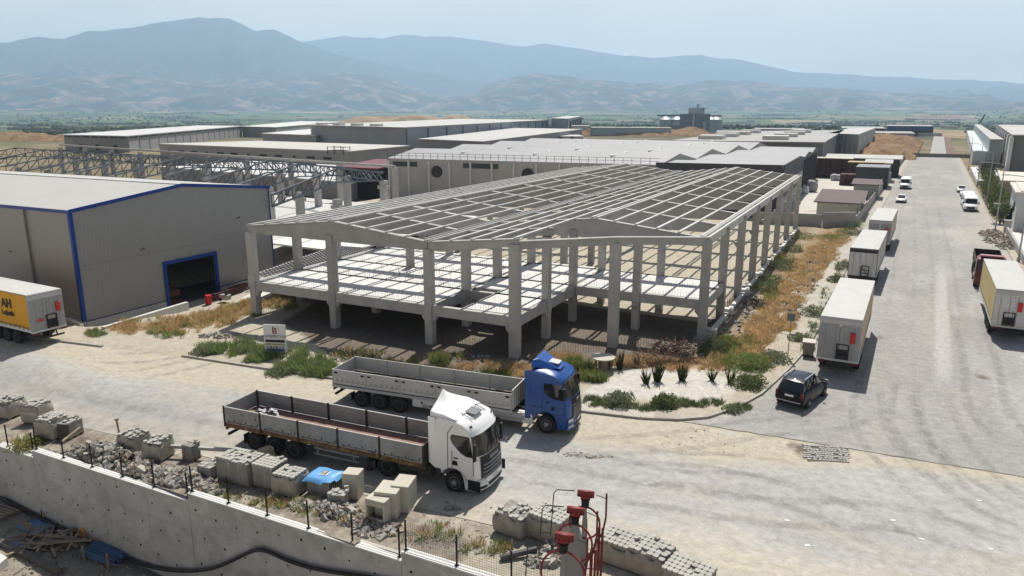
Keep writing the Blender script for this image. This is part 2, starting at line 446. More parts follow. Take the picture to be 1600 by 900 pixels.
    for k in range(9):
        y = -1.14+2.28*k/8; q = abs(y)/1.14
        rows.append([(fx-1.2-.1*q, y, 3.66-.1*q**4), (fx-1.55, y, 3.74-.12*q**4), (fx-2.0, y, 3.86-.14*q), (fx-2.35, y, 4.06-.34*q**.9), (fx-2.62, y*.97, 4.42-.66*q**.8), (fx-2.66, y*.97, 4.4-.66*q**.8), (fx-2.66, y*.98, 3.5)])
    g = MB(); g.grid(rows); 
    for r in (rows[0], rows[-1]): g.add(r, [tuple(range(len(r)))])
    o = g.build('roof_deflector', WHITEP, t, smooth=True); o.modifiers.new('e', 'EDGE_SPLIT').split_angle = radians(40)
    g = MB(); g.box((fx-1.12, 0, 3.63), (.72, .72, .07), ry=.1); g.build('roof_hatch', mat('grey_hatch', (.2, .21, .22), .25), t, bevel=.03)
    g = MB()
    for sg in (-1, 1): g.bar((fx-.75, sg*.62, 3.49), (fx-1.35, sg*.62, 3.69), .03, .03)
    g.build('roof_rail', BLACK, t)
    for y in (-.55, .35):
        g = MB(); q = c.P(fx-.1, 2.03, y); g.bar(q+Vector((.04, 0, 0)), c.P(fx-.2, 2.45, y+.35)+Vector((.05, 0, 0)), .03, .02); g.build('wiper', BLACK, t)
    g = MB(); g.grid(c.front(fx, .66, fx, .78, -.27, .27, .09, 1)); g.build('number_plate', WHITED, t)
    for sg in (-1, 1): g = MB(); g.box((fx-1.3, sg*1.262, 1.78), (.2, .03, .05)); g.build('door_handle', BLACK, t)
    for y in (-.3, 0, .3):
        g = MB(); g.tube([(fx-2.6, y, 1.7), (fx-2.75, y*1.5, 1.25), (fx-3.0, y, 1.35), (fx-3.2, y, 1.5)], .03, 6); g.build('air_hose', mat('hose_red' if y < 0 else 'hose_yellow', (.3, .02, .02) if y < 0 else (.35, .25, .02), .5), t)
    g = MB(); g.box((fx-2.5, 0, 2.0), (.22, 2.0, 2.1)); g.box((fx-2.62, 0, 1.2), (.3, 1.5, .5)); g.build('rear_wall', BLACK, t)
    return t
def blue_tractor(loc, rz):
    t = thing('truck_tractor', 'blue tractor unit with angular roof spoiler in front of the pale grey open trailer', 'truck', loc, rz)
    chassis(t, -.95, 4.8, mat('tank_steel', (.4, .4, .4), .4, metal=.4))
    fx = 5.08
    prof = [(fx-.03, .4), (fx, .7), (fx, 1.2), (fx-.03, 1.8), (fx-.08, 2.05), (fx-.25, 2.5), (fx-.4, 2.95), (fx-.5, 3.15), (fx-.95, 3.42), (fx-1.5, 3.55), (fx-2.25, 3.6), (fx-2.28, 3.2), (fx-2.28, 1.05), (fx-2.02, .8)] + arc(3.7, .58, .68, 160, 8, 9) + [(fx-.66, .4)]
    c = Cab(prof, 1.24, fx, .22, 3.6)
    body = c.shell(BLUEP).build('cab', BLUEP, t, smooth=True); body.modifiers.new('e', 'EDGE_SPLIT').split_angle = radians(38)
    g = MB(); g.grid(c.front(fx-.09, 2.1, fx-.4, 2.96, -1.14, 1.14, .03)); g.build('windscreen', GLASS, t, smooth=True)
    g = MB(); g.grid(c.front(fx-.4, 3.0, fx-.45, 3.08, -1.15, 1.15, .1, 2)); g.build('sun_visor', GLASS, t, smooth=True)
    g = MB(); g.grid(c.front(fx, .88, fx-.08, 2.0, -.78, .78, .035)); g.build('grille', BLACK, t, smooth=True)
    g = MB()
    for z in (.95, 1.08, 1.21, 1.34, 1.47): g.grid(c.front(fx, z-.02, fx, z+.02, -.72, .72, .04, 1))
    g.grid(c.front(fx, 1.66, fx, 1.7, -.85, .85, .05, 1)); g.build('grille_bars', CHROME, t)
    text('MAN', .2, Tm(c.P(fx-.03, 1.82, 0)+Vector((.04, 0, 0)), (0, 1, 0), (-.08, 0, 1)), CHROME, t, bold=.008, depth=.01, space=1.1)
    g = MB(); g.grid(c.front(fx-.01, .36, fx, .84, -1.24, 1.24, .05, 3)); g.build('bumper', BLUEP, t, smooth=True)
    g = MB(); g.grid(c.front(fx, .42, fx, .62, -.6, .6, .07, 1)); g.build('air_intake', BLACK, t)
    g = MB(); g.grid(c.front(fx, .66, fx, .78, -.27, .27, .09, 1)); g.build('number_plate', WHITEP, t)
    for sg in (-1, 1):
        ya, yb = sorted((sg*.8, sg*1.2))
        g = MB(); g.grid(c.front(fx, .8, fx, .98, ya, yb, .065, 2, 6)); g.build('headlight', mat('lamp_lens', (.5, .52, .55)), t)
        g = MB(); g.grid(c.front(fx, .5, fx, .6, ya, yb, .065, 1, 5)); g.build('fog_light', mat('lamp_lens', (.5, .52, .55)), t)
        c.side([(fx-.16, 2.02), (fx-.8, 2.02), (fx-1.35, 2.2), (fx-1.52, 2.36), (fx-1.52, 2.86), (fx-.44, 2.88)], sg).build('side_window', GLASS, t)
        c.side([(fx-1.1, 1.4), (fx-.85, 1.4), (fx-.85, 1.62), (fx-1.1, 1.62)], sg).build('door_step', BLACK, t)
        g = MB(); w2 = 1.243*sg
        for a, b in (((fx-1.6, 1.1), (fx-1.6, 2.95)), ((fx-.35, 1.1), (fx-.35, 2.0)), ((fx-2.2, 1.5), (fx-1.65, 1.5)), ((fx-2.25, 1.08), (fx-.4, 1.2))):
            g.bar((a[0], w2, a[1]), (b[0], w2*(1 if b[1] < 2.2 else .975), b[1]), .018, .014)
        g.build('door_seam', mat('seam_navy', (.004, .02, .08), .5), t)
        g = MB(); g.box((fx-.36, sg*1.33, 2.42), (.14, .18, .66), rz=sg*-.1); g.bar((fx-.45, sg*1.15, 2.68), (fx-.36, sg*1.33, 2.68), .06, .05); g.bar((fx-.45, sg*1.15, 2.2), (fx-.36, sg*1.33, 2.2), .06, .05)
        g.build('mirror', BLACK, t, bevel=.03)
        g = MB(); g.prism([(fx-2.28, .75), (fx-2.28, 3.5), (fx-2.6, 3.45), (fx-2.6, .75)], sg*1.19, sg*1.235, 'y'); g.build('side_deflector', BLUEP, t)
        g = MB(); g.box((1.05+.55, sg*1.16, .7), (1.2, .12, .55)); g.build('side_box', mat('tank_steel', (.4, .4, .4)), t, bevel=.03)
        g = MB(); g.box((2.6, sg*1.18, .72), (.65, .1, .6)); g.build('battery_box', WHITED, t, bevel=.02)
    g = MB()
    vs = [(fx-.85, -.5, 3.5), (fx-.85, .5, 3.5), (fx-2.3, 1.1, 3.62), (fx-2.3, -1.1, 3.62), (fx-1.45, -.42, 3.72), (fx-1.45, .42, 3.72), (fx-2.3, .95, 3.98), (fx-2.3, -.95, 3.98), (fx-2.05, .7, 4.02), (fx-2.05, -.7, 4.02)]
    g.add(vs, [(0, 1, 5, 4), (4, 5, 8, 9), (9, 8, 6, 7), (1, 2, 6, 8, 5), (0, 4, 9, 7, 3), (3, 7, 6, 2)]); g.build('roof_spoiler', BLUEP, t, bevel=.04)
    g = MB(); g.box((fx-1.3, 0, 3.735), (.55, .62, .05), ry=.12); g.build('roof_hatch', mat('pale_hatch', (.55, .56, .55), .3), t)
    for y in (-.5, .3):
        g = MB(); q = c.P(fx-.12, 2.12, y); g.bar(q+Vector((.05, 0, 0)), c.P(fx-.22, 2.5, y+.35)+Vector((.05, 0, 0)), .03, .02); g.build('wiper', BLACK, t)
    for sg in (-1, 1): g = MB(); g.box((fx-1.3, sg*1.255, 1.82), (.2, .03, .05)); g.build('door_handle', BLACK, t)
    g = MB(); g.box((fx-2.4, 0, 2.0), (.2, 2.0, 2.2)); g.build('rear_wall', BLACK, t)
    return t
def running_gear(t, axles, leg_x, ln, wd=2.5, frame_m=DIRTYBLK):
    f = MB()
    for y in (-.5, .5): f.box((ln/2+.1, y, 1.02), (ln-.6, .1, .26))
    for k in range(int(ln/1.3)): f.box((.5+k*1.3, 0, 1.1), (.08, wd-.2, .1))
    f.box((.1, 0, .55), (.1, 2.2, .12))
    for y in (-.6, .6): f.bar((.35, y, 1.0), (.1, y, .55), .08, .08)
    for x in axles: f.box((x, 0, .5), (.16, 1.9, .16)); f.box((x, .5, .7), (.5, .1, .12)); f.box((x, -.5, .7), (.5, .1, .12))
    f.build('chassis', frame_m, t)
    for x in axles:
        for sg in (-1, 1):
            wheel(t, x, sg*1.04, .5, .38, rim=mat('dull_rim', (.16, .155, .15), .6, .2, .3))
    for sg in (-1, 1):
        g = MB(); g.box((leg_x, sg*.85, .62), (.14, .14, .8)); g.box((leg_x, sg*.85, .17), (.3, .26, .06)); g.bar((leg_x+.1, sg*.85, .9), (leg_x+.7, sg*.6, 1.0), .05, .05)
        g.build('landing_leg', frame_m, t)
    for sg in (-1, 1):
        g = MB(); g.box((axles[0]-.62, sg*1.04, .55), (.03, .42, .5)); g.build('mud_flap', BLACK, t)
def dropside(loc, rz, ln, label, bays, old):
    t = thing('flatbed_trailer', label, 'trailer', loc, rz)
    bm_ = mat('worn_grey_boards', (.27, .275, .27), .6, .22, .9, col2=(.1, .075, .055), thr=(.62, .66), wave=(2, .22, .5, .012)) if old else mat('pale_metal_boards', (.5, .49, .455), .5, .1, 1.2, wave=(2, .22, .35, .01))
    bi = mat('worn_grey_boards', (.3, .3, .3)) if old else mat('grey_inner_boards', (.36, .38, .4), .5, .08, 1.5)
    post = mat('rusty_dark_posts', (.03, .027, .025), .8, .3, .4, col2=(.12, .05, .03), thr=(.6, .7)) if old else mat('grey_posts', (.4, .4, .39), .5, .1)
    wd = 2.5; zb, zt = 1.25, 2.12
    f = MB(); f.box((ln/2, 0, zb-.03), (ln-.06, wd-.08, .06))
    f.build('deck', mat('rusty_plank_deck', (.3, .17, .13), .85, .3, .5, brick=dict(w=.42, h=9, m=.5, g=.012, v=.8, o=0), col2=(.1, .09, .085), thr=(.55, .75)) if old else mat('dark_deck', (.05, .045, .04), .8, .3), t)
    f = MB()
    for sg in (-1, 1): f.box((ln/2, sg*(wd/2-.03), zb-.14), (ln, .05, .17))
    f.box((.02, 0, zb-.14), (.05, wd-.1, .17))
    f.build('side_rail', mat('rusty_rail', (.13, .075, .04), .8, .3, .5, col2=(.3, .2, .08), thr=(.52, .6)) if old else post, t)
    bl = (ln-.14)/bays
    for sg in (-1, 1):
        for k in range(bays):
            x0 = .07+bl*k
            g = MB(); g.box((x0+bl/2, sg*(wd/2-.02), (zb+zt)/2), (bl-.1, .035, zt-zb-.04)); 
            o = g.build('drop_side', [bm_, bi], t)
            if not old:
                g = MB()
                for q in (.22, bl-.22): g.box((x0+q, sg*(wd/2+.004), zt-.17), (.2, .03, .1))
                g.build('latch', BLACK, o)
                g = MB()
                for q in range(int(bl/.36)): g.box((x0+.3+q*.36, sg*(wd/2+.002), zb+.28), (.03, .02, .16))
                g.box((x0+bl/2, sg*(wd/2+.001), zb+.2), (bl-.3, .012, .012)); g.build('strap_hooks', mat('dark_hooks', (.2, .2, .19), .6), o)
            else:
                g = MB()
                for q in range(6): g.box((x0+.3+q*(bl-.5)/5, sg*(wd/2+.005), zb+.1+.1*(q % 2)), (.05, .02, .09))
                g.box((x0+bl/2, sg*(wd/2), zb+.1), (bl-.4, .02, .02)); g.build('hinge_bar', post, o)
        for k in range(bays+1):
            g = MB(); xx = .07+bl*k
            g.box((xx, sg*(wd/2-.035), (zb+zt)/2-.08), (.12 if old else .07, .075, zt-zb+.22)); g.build('stanchion', post, t)
        g = MB(); g.box((ln/2, sg*(wd/2-.03), zt+.005), (ln-.1, .05, .03)); g.build('top_rail', mat('light_edge', (.55, .54, .52), .5), t)
    g = MB(); g.box((.02, 0, (zb+zt)/2), (.04, wd-.12, zt-zb-.04)); g.build('tail_board', bm_, t)
    g = MB(); g.box((ln-.02, 0, (zb+zt)/2+(.05 if old else .12)), (.05, wd-.1, zt-zb+(.1 if old else .25)))
    if not old:
        for k in range(8): g.box((ln+.02, -1.1+k*.315, (zb+zt)/2+.12), (.05, .05, zt-zb+.25))
    g.build('head_board', bm_ if not old else post, t)
    ax = (1.9, 3.15, 4.4)
    running_gear(t, ax, ln-3.3, ln)
    if old:
        for sg in (-1, 1):
            g = MB()
            for z in (.55, .85): g.bar((5.6, sg*1.12, z), (8.2, sg*1.12, z), .04, .09)
            for x in (5.8, 7.9): g.box((x, sg*1.1, .85), (.06, .06, .6))
            g.build('side_guard', mat('pale_guard', (.25, .25, .25), .6), t)
    else:
        for sg in (-1, 1):
            g = MB(); g.box((6.6, sg*1.16, .78), (2.6, .05, .46)); o = g.build('side_panel', WHITED, t, bevel=.015)
            g = MB()
            for x in (5.9, 7.4): g.box((x, sg*1.19, .84), (.12, .02, .12))
            g.build('panel_latch', BLACK, o)
        g = MB()
        for x, z, a_, b_ in ((6.1, .74, .2, .02), (6.1, .6, .2, .02), (6.1, .67, .2, .02), (6.0, .67, .02, .16), (6.2, .67, .02, .16)): g.box((x, -1.192, z), (a_, .01, b_))
        for i, hh in enumerate((.13, .1, .14, .09, .11, .08, .1)): g.box((6.35+i*.09, -1.192, .62+hh/2), (.055, .01, hh))
        g.build('small_emblem', BLACK, o)
    for sg in (-1, 1): g = MB(); g.box((.0, sg*.95, .86), (.06, .35, .14)); g.build('tail_light', mat('tail_red', (.12, .012, .012), .3), t)
    return t
TARP = mat('white_tarpaulin_roof', (.46, .45, .43), .75, .06, 1.5, bump=.35, bscale=2.5, col2=(.36, .345, .32), thr=(.55, .85))
def box_trailer(loc, rz, label, ln=13.2, side=(.5, .4, .26), rear='ribbed', letters=None, top=4.0, rear_text=None):
    t = thing('box_trailer', label, 'trailer', loc, rz, 'long box trailers parked along the roads')
    W_ = 2.52; zb = 1.22; h = W_/2
    g = MB(); g.box((ln/2, 0, top-.04), (ln, W_, .08)); g.build('roof', TARP, t, bevel=.03)
    sm_ = mat('tarpaulin_%d_%d_%d' % tuple(int(c*100) for c in side), side, .6, .1, 1.6, bump=.5, bscale=1.6, col2=[c*.82 for c in side], thr=(.6, .85))
    for sg in (-1, 1):
        o = None; g = MB(); n = 44; rows = []
        for i in range(n+1):
            x = .12+(ln-.24)*i/n; rows.append([(x, sg*(h-.02+.012*sin(i*1.9)+.008*sin(i*.7)), z) for z in (zb+.2, zb+.8, 2.6, top-.42, top-.1)])
        g.grid(rows, flip=sg > 0); o = g.build('side_curtain', sm_, t, smooth=True)
        g = MB()
        for i in range(22): g.box((.35+i*(ln-.7)/21, sg*(h+.006), zb+.17), (.05, .02, .3))
        g.box((ln/2, sg*(h+.004), zb+.3), (ln-.6, .01, .025)); g.build('curtain_strap', mat('dark_strap', (.08, .075, .07), .7), o)
        g = MB(); g.box((ln/2, sg*(h-.02), zb+.04), (ln, .06, .24)); g.build('side_rail', WHITED, t)
        for x in (.06, ln-.06):
            g = MB(); g.box((x, sg*(h-.05), (zb+top)/2), (.12, .1, top-zb-.09)); g.build('corner_post', mat('dark_frame', (.03, .03, .03), .5) if rear == 'black' else GALV, t)
    fm = mat('dark_frame', (.03, .03, .03), .5) if rear == 'black' else mat('rear_trim', (.5, .5, .49), .5)
    door_m = {'ribbed': mat('ribbed_rear_doors', (.36, .365, .37), .5, .1, 1, metal=.2), 'black': mat('white_rear_door', (.6, .6, .6), .5, .06), 'plain': mat('scuffed_rear_door', (.6, .59, .57), .55, .1, .8, col2=(.4, .38, .35), thr=(.6, .75))}[rear]
    for sg in (-1, 1):
        g = MB(); g.box((.0, sg*.615, (zb+top-.42)/2+.03), (.05, 1.2, top-.42-zb))
        if rear == 'ribbed':
            for k in range(9): g.box((-.03, sg*(.1+k*.125), (zb+top-.42)/2+.03), (.03, .05, top-.5-zb))
        o = g.build('rear_door', door_m, t)
        g = MB()
        for y in (.25, .85): g.tube([(-.055, sg*y, zb+.05), (-.055, sg*y, top-.5)], .015, 6)
        g.build('lock_rod', GALV, o)
    g = MB(); g.box((0, 0, top-.25), (.09, W_, .36)); 
    o = g.build('rear_header', fm if rear == 'black' else mat('rear_trim', (.5, .5, .49)), t)
    g = MB()
    for k in range(16): g.box((-.055, -1.15+k*.153, top-.12), (.02, .05, .035))
    g.build('eyelets', BLACK if rear != 'black' else WHITED, o)
    g = MB(); g.box((-.01, 0, zb-.06), (.1, W_, .16)); g.build('rear_sill', fm, t)
    ly = -.25 if rear != 'plain' else .2
    g = MB()
    for y in (-.35, .35): g.box((-.09, ly+y, zb+.52), (.06, .07, 1.05))
    for z in (.05, .35, .65, 1.02): g.box((-.09, ly, zb+z), (.06, .75, .05))
    g.box((-.06, ly, zb+.35), (.02, .6, .5)) if rear != 'black' else g.bar((-.09, ly-.3, zb+.1), (-.09, ly+.3, zb+.95), .03, .03)
    g.build('rear_ladder', BLACK, t)
    if rear != 'black':
        g = MB(); g.box((-.13, -.78 if rear == 'ribbed' else -.4, 2.75), (.16, .3, .7)); g.build('extinguisher_box', RED, t, bevel=.04)
    for sg in (-1, 1): g = MB(); g.box((-.05, sg*1.0, zb-.22), (.08, .36, .12)); g.build('tail_light', mat('tail_red', (.12, .012, .012)), t)
    running_gear(t, (2.3, 3.6, 4.9), ln-3.2, ln)
    if letters:
        for s_, size, x, z, m_, sg in letters:
            text(s_, size, Tm((x, sg*(h+.02), z), (sg*-1, 0, 0), (0, 0, 1)), m_, t, bold=size*.03, depth=.006, space=1.05, align='RIGHT')
    if rear_text: text(rear_text, .34, Tm((-.05, .62, zb+.75), (0, -1, 0), (0, 0, 1)), RED, t, bold=.01)
    return t
def red_truck(loc, rz):
    t = thing('dump_truck', 'dark red dump truck with a faded pinkish roof visor, parked ahead of the cream trailer', 'truck', loc, rz)
    chassis(t, -1.6, 4.9)
    fx = 5.0
    prof = [(fx-.03, .45), (fx, .8), (fx, 1.7), (fx-.12, 2.1), (fx-.3, 2.75), (fx-.45, 2.95), (fx-1.0, 3.1), (fx-2.0, 3.1), (fx-2.1, 3.0), (fx-2.1, 1.0)] + arc(3.7, .56, .66, 158, 10, 8) + [(fx-.6, .45)]
    c = Cab(prof, 1.24, fx, .2, 3.1); b = c.shell(REDP).build('cab', REDP, t, smooth=True); b.modifiers.new('e', 'EDGE_SPLIT').split_angle = radians(38)
    g = MB(); g.grid(c.front(fx-.12, 2.1, fx-.3, 2.78, -1.1, 1.1)); g.build('windscreen', GLASS, t, smooth=True)
    for sg in (-1, 1):
        c.side([(fx-.35, 2.0), (fx-1.3, 2.0), (fx-1.3, 2.75), (fx-.5, 2.75)], sg).build('side_window', GLASS, t)
        g = MB(); g.box((fx-.1, sg*1.4, 2.4), (.14, .2, .6)); g.build('mirror', BLACK, t)
    for x in (-3.2, -4.5):
        for sg in (-1, 1): wheel(t, x, sg*.98, .5, .5)
    g = MB(); g.box((fx-1.0, 0, 3.2), (.7, 2.0, .14)); g.build('roof_visor', mat('faded_pink_red', (.42, .2, .22), .5, .15), t, bevel=.04)
    g = MB()
    for y in (-1.2, 1.2): g.box((-1.6, y, 1.75), (8.6, .06, 1.1))
    for x in (-5.9, 2.7): g.box((x, 0, 1.75), (.06, 2.4, 1.1))
    g.box((-1.6, 0, 1.24), (8.6, 2.4, .06)); g.build('tipper_body', mat('dark_tipper', (.05, .025, .025), .7, .3), t)
    return t
def suv(loc, rz):
    t = thing('parked_car', 'black SUV with silver roof rails parked by the curved kerb', 'car', loc, rz)
    P_ = mat('black_car_paint', (.006, .007, .009), .3, .1, spec=.25)
    # body: lower shell and upper glasshouse lofted along x (forward)
    secs = [(-2.15, .45, .95, .80), (-2.1, .35, 1.05, .86), (-1.5, .3, 1.06, .9), (0, .28, 1.03, .91), (1.0, .3, 1.02, .9), (1.85, .35, .95, .86), (2.12, .42, .8, .76)]
    g = MB(); rows = []
    for x, z0, z1, hw in secs:
        rows.append([(x, -hw+.04, z0), (x, -hw, z0+.2), (x, -hw, z1-.18), (x, -hw+.07, z1), (x, 0, z1+.03), (x, hw-.07, z1), (x, hw, z1-.18), (x, hw, z0+.2), (x, hw-.04, z0), (x, -hw+.04, z0)])
    g.grid(rows); g.add(rows[0][:-1], [tuple(range(9))]); g.add(rows[-1][:-1], [tuple(range(9))[::-1]])
    g.build('body', P_, t, smooth=True).modifiers.new('s', 'SUBSURF').render_levels = 1
    g = MB(); rows = []
    for x, z1, hw in ((-2.05, 1.05, .8), (-1.8, 1.5, .7), (-1.6, 1.66, .66), (-.6, 1.7, .66), (.2, 1.66, .66), (.95, 1.04, .78)):
        rows.append([(x, -hw-.0, 1.0), (x, -hw+.02, max(1.02, z1-.08)), (x, -hw+.12, z1), (x, 0, z1+.03), (x, hw-.12, z1), (x, hw-.02, max(1.02, z1-.08)), (x, hw, 1.0)])
    g.grid(rows); g.build('glasshouse', GLASS, t, smooth=True)
    g = MB(); rows = [[(x, y, z+.02-.05*abs(y/.62)**3) for y in (-.62, -.4, 0, .4, .62)] for x, z in ((-1.72, 1.62), (-1.5, 1.69), (-.6, 1.73), (.15, 1.69))]
    g.grid(rows); g.build('roof', mat('dark_roof_paint', (.012, .016, .024), .2, .1, spec=.5), t, smooth=True)
    for sg in (-1, 1):
        g = MB(); g.bar((-1.5, sg*.6, 1.78), (.05, sg*.6, 1.78), .04, .045); g.bar((-1.5, sg*.6, 1.7), (-1.5, sg*.6, 1.78), .05, .05); g.bar((.05, sg*.6, 1.68), (.05, sg*.6, 1.78), .05, .05)
        g.build('roof_rail', CHROME, t)
        g = MB(); g.box((-2.13, sg*.72, .92), (.08, .16, .3)); g.build('tail_light', mat('car_red_lamp', (.16, .02, .02), .2), t)
        g = MB(); g.box((2.08, sg*.62, .72), (.1, .3, .18)); g.build('headlight', mat('lamp_lens', (.5, .52, .55)), t)
        g = MB(); g.box((.7, sg*.98, 1.08), (.12, .2, .14)); g.build('mirror', BLACK, t, bevel=.03)
        for x in (-1.33, 1.33): wheel(t, x, sg*.8, .34, .22, front=True)
        for x in (-1.05, -.1, .85):
            pass
        g = MB()
        for a, b in (((-1.72, 1.02), (-1.35, 1.63)), ((-.75, 1.02), (-.72, 1.66)), ((.1, 1.02), (.0, 1.62))): g.bar((a[0], sg*.79, a[1]), (b[0], sg*.655, b[1]), .06, .05)
        g.build('window_pillar', P_, t)
    g = MB(); g.box((-2.16, 0, .86), (.02, .5, .12)); g.build('number_plate', WHITEP, t)
    g = MB(); g.box((-2.14, 0, .5), (.06, 1.4, .05)); g.build('bumper_trim', CHROME, t)
    return t
def small_car(loc, rz, label, white=True, group=None, ln=4.2):
    t = thing('parked_car', label, 'car', loc, rz, group)
    P_ = WHITEP; s = ln/4.2
    g = MB(); rows = []
    for x, z0, z1, hw in [(-2.1, .45, .75, .72), (-2.0, .35, .9, .8), (-1.2, .3, .92, .84), (1.0, .3, .88, .84), (1.8, .35, .78, .8), (2.05, .45, .62, .68)]:
        rows.append([(x*s, -hw, z0), (x*s, -hw, z1-.1), (x*s, -hw+.1, z1), (x*s, hw-.1, z1), (x*s, hw, z1-.1), (x*s, hw, z0), (x*s, -hw, z0)])
    g.grid(rows); g.add(rows[0][:-1], [tuple(range(6))]); g.add(rows[-1][:-1], [tuple(range(6))[::-1]])
    g.build('body', P_, t, smooth=True, bevel=.04)
    g = MB(); rows = []
    for x, z, hw in ((-1.75, .9, .7), (-1.2, 1.34, .62), (-.2, 1.4, .62), (.35, 1.34, .62), (1.1, .88, .7)):
        rows.append([(x*s, -hw, .85), (x*s, -hw+.1, z), (x*s, hw-.1, z), (x*s, hw, .85)])
    g.grid(rows); g.build('glasshouse', GLASS, t)
    g = MB(); g.box((-.45*s, 0, 1.4), (1.35*s, 1.12, .05)); g.build('roof', P_, t, bevel=.02)
    for sg in (-1, 1):
        for x in (-1.25, 1.25): wheel(t, x*s, sg*.76, .3, .2, front=True)
        g = MB(); g.box((2.0*s, sg*.5, .66), (.08, .28, .12)); g.build('headlight', mat('lamp_lens', (.5, .52, .55)), t)
    g = MB(); g.box((2.05*s, 0, .45), (.06, 1.0, .14)); g.build('bumper', BLACK, t)
    return t
def van(loc, rz, label, group=None):
    t = thing('delivery_van', label, 'van', loc, rz, group)
    prof = [(2.9, .4), (2.92, .9), (2.6, 1.2), (2.2, 1.35), (1.65, 2.25), (1.3, 2.45), (.8, 2.55), (-2.8, 2.55), (-2.9, 2.4), (-2.9, .4)]
    c = Cab(prof, 1.0, 2.92, .25, 2.55); b = c.shell(WHITEP).build('body', WHITEP, t, smooth=True); b.modifiers.new('e', 'EDGE_SPLIT').split_angle = radians(35)
    g = MB(); g.grid(c.front(2.2, 1.4, 1.7, 2.2, -.85, .85, .02)); g.build('windscreen', GLASS, t)
    g = MB(); g.grid(c.front(2.92, .55, 2.88, .95, -.6, .6, .03)); g.build('grille', BLACK, t)
    g = MB(); g.grid(c.front(2.91, .3, 2.92, .5, -.95, .95, .04)); g.build('bumper', BLACK, t)
    for sg in (-1, 1):
        c.side([(1.9, 1.4), (.7, 1.4), (.7, 2.1), (1.45, 2.1)], sg).build('side_window', GLASS, t)
        for k in range(3): c.side([(.5-k*1.05, 1.45), (-.4-k*1.05, 1.45), (-.4-k*1.05, 2.05), (.5-k*1.05, 2.05)], sg).build('side_window', GLASS, t)
        ya, yb = sorted((sg*.62, sg*.92))
        g = MB(); g.grid(c.front(2.9, .75, 2.8, 1.0, ya, yb, .04, 1, 3)); g.build('headlight', mat('lamp_lens', (.5, .52, .55)), t)
        g = MB(); g.box((2.0, sg*1.15, 1.5), (.12, .2, .35)); g.build('mirror', BLACK, t)
        for x in (-1.7, 1.85): wheel(t, x, sg*.88, .36, .24)
    return t
white_tractor((-20.9, 26.1, 0), radians(4.0))
dropside((-30.45, 24.75, 0), radians(6.2), 11.9, 'open trailer with battered grey boards, black stanchions and rusty plank deck behind the white tractor', 5, True)
blue_tractor((-20.2, 33.55, 0), radians(8.0))
dropside((-29.55, 31.75, 0), radians(8.6), 11.4, 'open trailer with clean pale grey dropsides and dark deck behind the blue tractor', 5, False)
def place_trailer(x, y, th, **k):
    """x, y = rear left corner; th clockwise from +Y"""
    d = Vector((sin(th), cos(th))); n = Vector((cos(th), -sin(th)))
    c = Vector((x, y))+n*1.26
    return box_trailer((c.x, c.y, 0), pi/2-th, **k)
C2 = Matrix.Rotation(0, 2)
def rot(x, y): return (x*cos(CT)-y*sin(CT), x*sin(CT)+y*cos(CT))
for (x, y, th, kw) in ((20.07, 46.07, .5015-CT, dict(ln=12.9, label='box trailer with ribbed grey rear doors and tan side curtain, nearest the black SUV', rear='ribbed', side=(.5, .38, .23))),
                       (33.10, 70.87, .5205-CT, dict(ln=13.2, label='box trailer with a white rear door in a black frame, second from the SUV', rear='black', side=(.5, .47, .43))),
                       (43.98, 89.92, .519-CT, dict(ln=13.4, label='box trailer with tan curtain and grey rear, farthest of the three on the left kerb', rear='ribbed', side=(.5, .42, .3))),
                       (36.31, 53.57, .4964-CT, dict(ln=13.2, label='box trailer with cream yellow curtain and scuffed rear door, nearest the dark red dump truck', rear='plain', side=(.55, .43, .2)))):
    X, Y = rot(x, y)
    place_trailer(X, Y, th, **kw)
BLKT = mat('black_lettering', (.02, .02, .02), .6)
box_trailer((-55.75, 28.9, 0), radians(180.5), 'box trailer with a bright yellow lettered side curtain in front of the grey hall', 13.2, (.72, .36, .015), 'ribbed', letters=(('AH', .95, 2.15, 3.05, BLKT, 1), ('Lojistik', .52, 2.0, 2.32, BLKT, 1)), rear_text='ABB')
red_truck((6.4, 88.4, 0), radians(-91))
suv((-5.15, 44.9, 0), radians(78))
small_car((-4.0, 160, 0), radians(-92), 'small white car driving down the road behind the left row of trailers')
van((-4.3, 190, 0), radians(-91), 'white minibus coming down the left lane of the far road')
van((7.0, 152.5, 0), radians(-89), 'white van with a dark windscreen at the near end of the right kerb row', 'vans parked on the right kerb')
van((6.9, 159.8, 0), radians(-89), 'white van parked close behind the nearest van on the right kerb', 'vans parked on the right kerb')
small_car((7.0, 178, 0), radians(-89), 'white car parked behind the two vans on the right kerb', group='cars at the far right kerb')
small_car((6.6, 187, 0), radians(-89), 'white car parked last in the row on the right kerb', group='cars at the far right kerb')
# ================================================================ ground, roads, terrain
def wall_y(x): return 18.93+(x+39.4)*0.052
def gz_wall(x): return max(-1.3, min(.7, 0.0345*(x+21.5)))
KERB = [(-95, 24.5), (-62, 28.4), (-55.3, 29.5), (-50.5, 30.5), (-44.0, 31.8), (-38.2, 32.6), (-31.7, 33.6), (-24, 35.0), (-15.7, 36.5), (-12.6, 37.2), (-10.7, 38.0), (-9.3, 39.2), (-8.2, 41.5), (-7.4, 44.3), (-6.7, 50), (-6.3, 55.4), (-6.3, 62), (-6.5, 71.4), (-6.7, 85), (-6.7, 103), (-6.7, 160), (-6.9, 325)]
KN = KERB[:11]
def kerb_y(x): return interp(KN, x)
KM = sorted([(y, x) for x, y in KERB[9:]])
def kerb_x(y): return interp(KM, y)
def inside(x, y, P):
    c = False; j = len(P)-1
    for i in range(len(P)):
        xi, yi = P[i]; xj, yj = P[j]
        if (yi > y) != (yj > y) and x < (xj-xi)*(y-yi)/(yj-yi)+xi: c = not c
        j = i
    return c
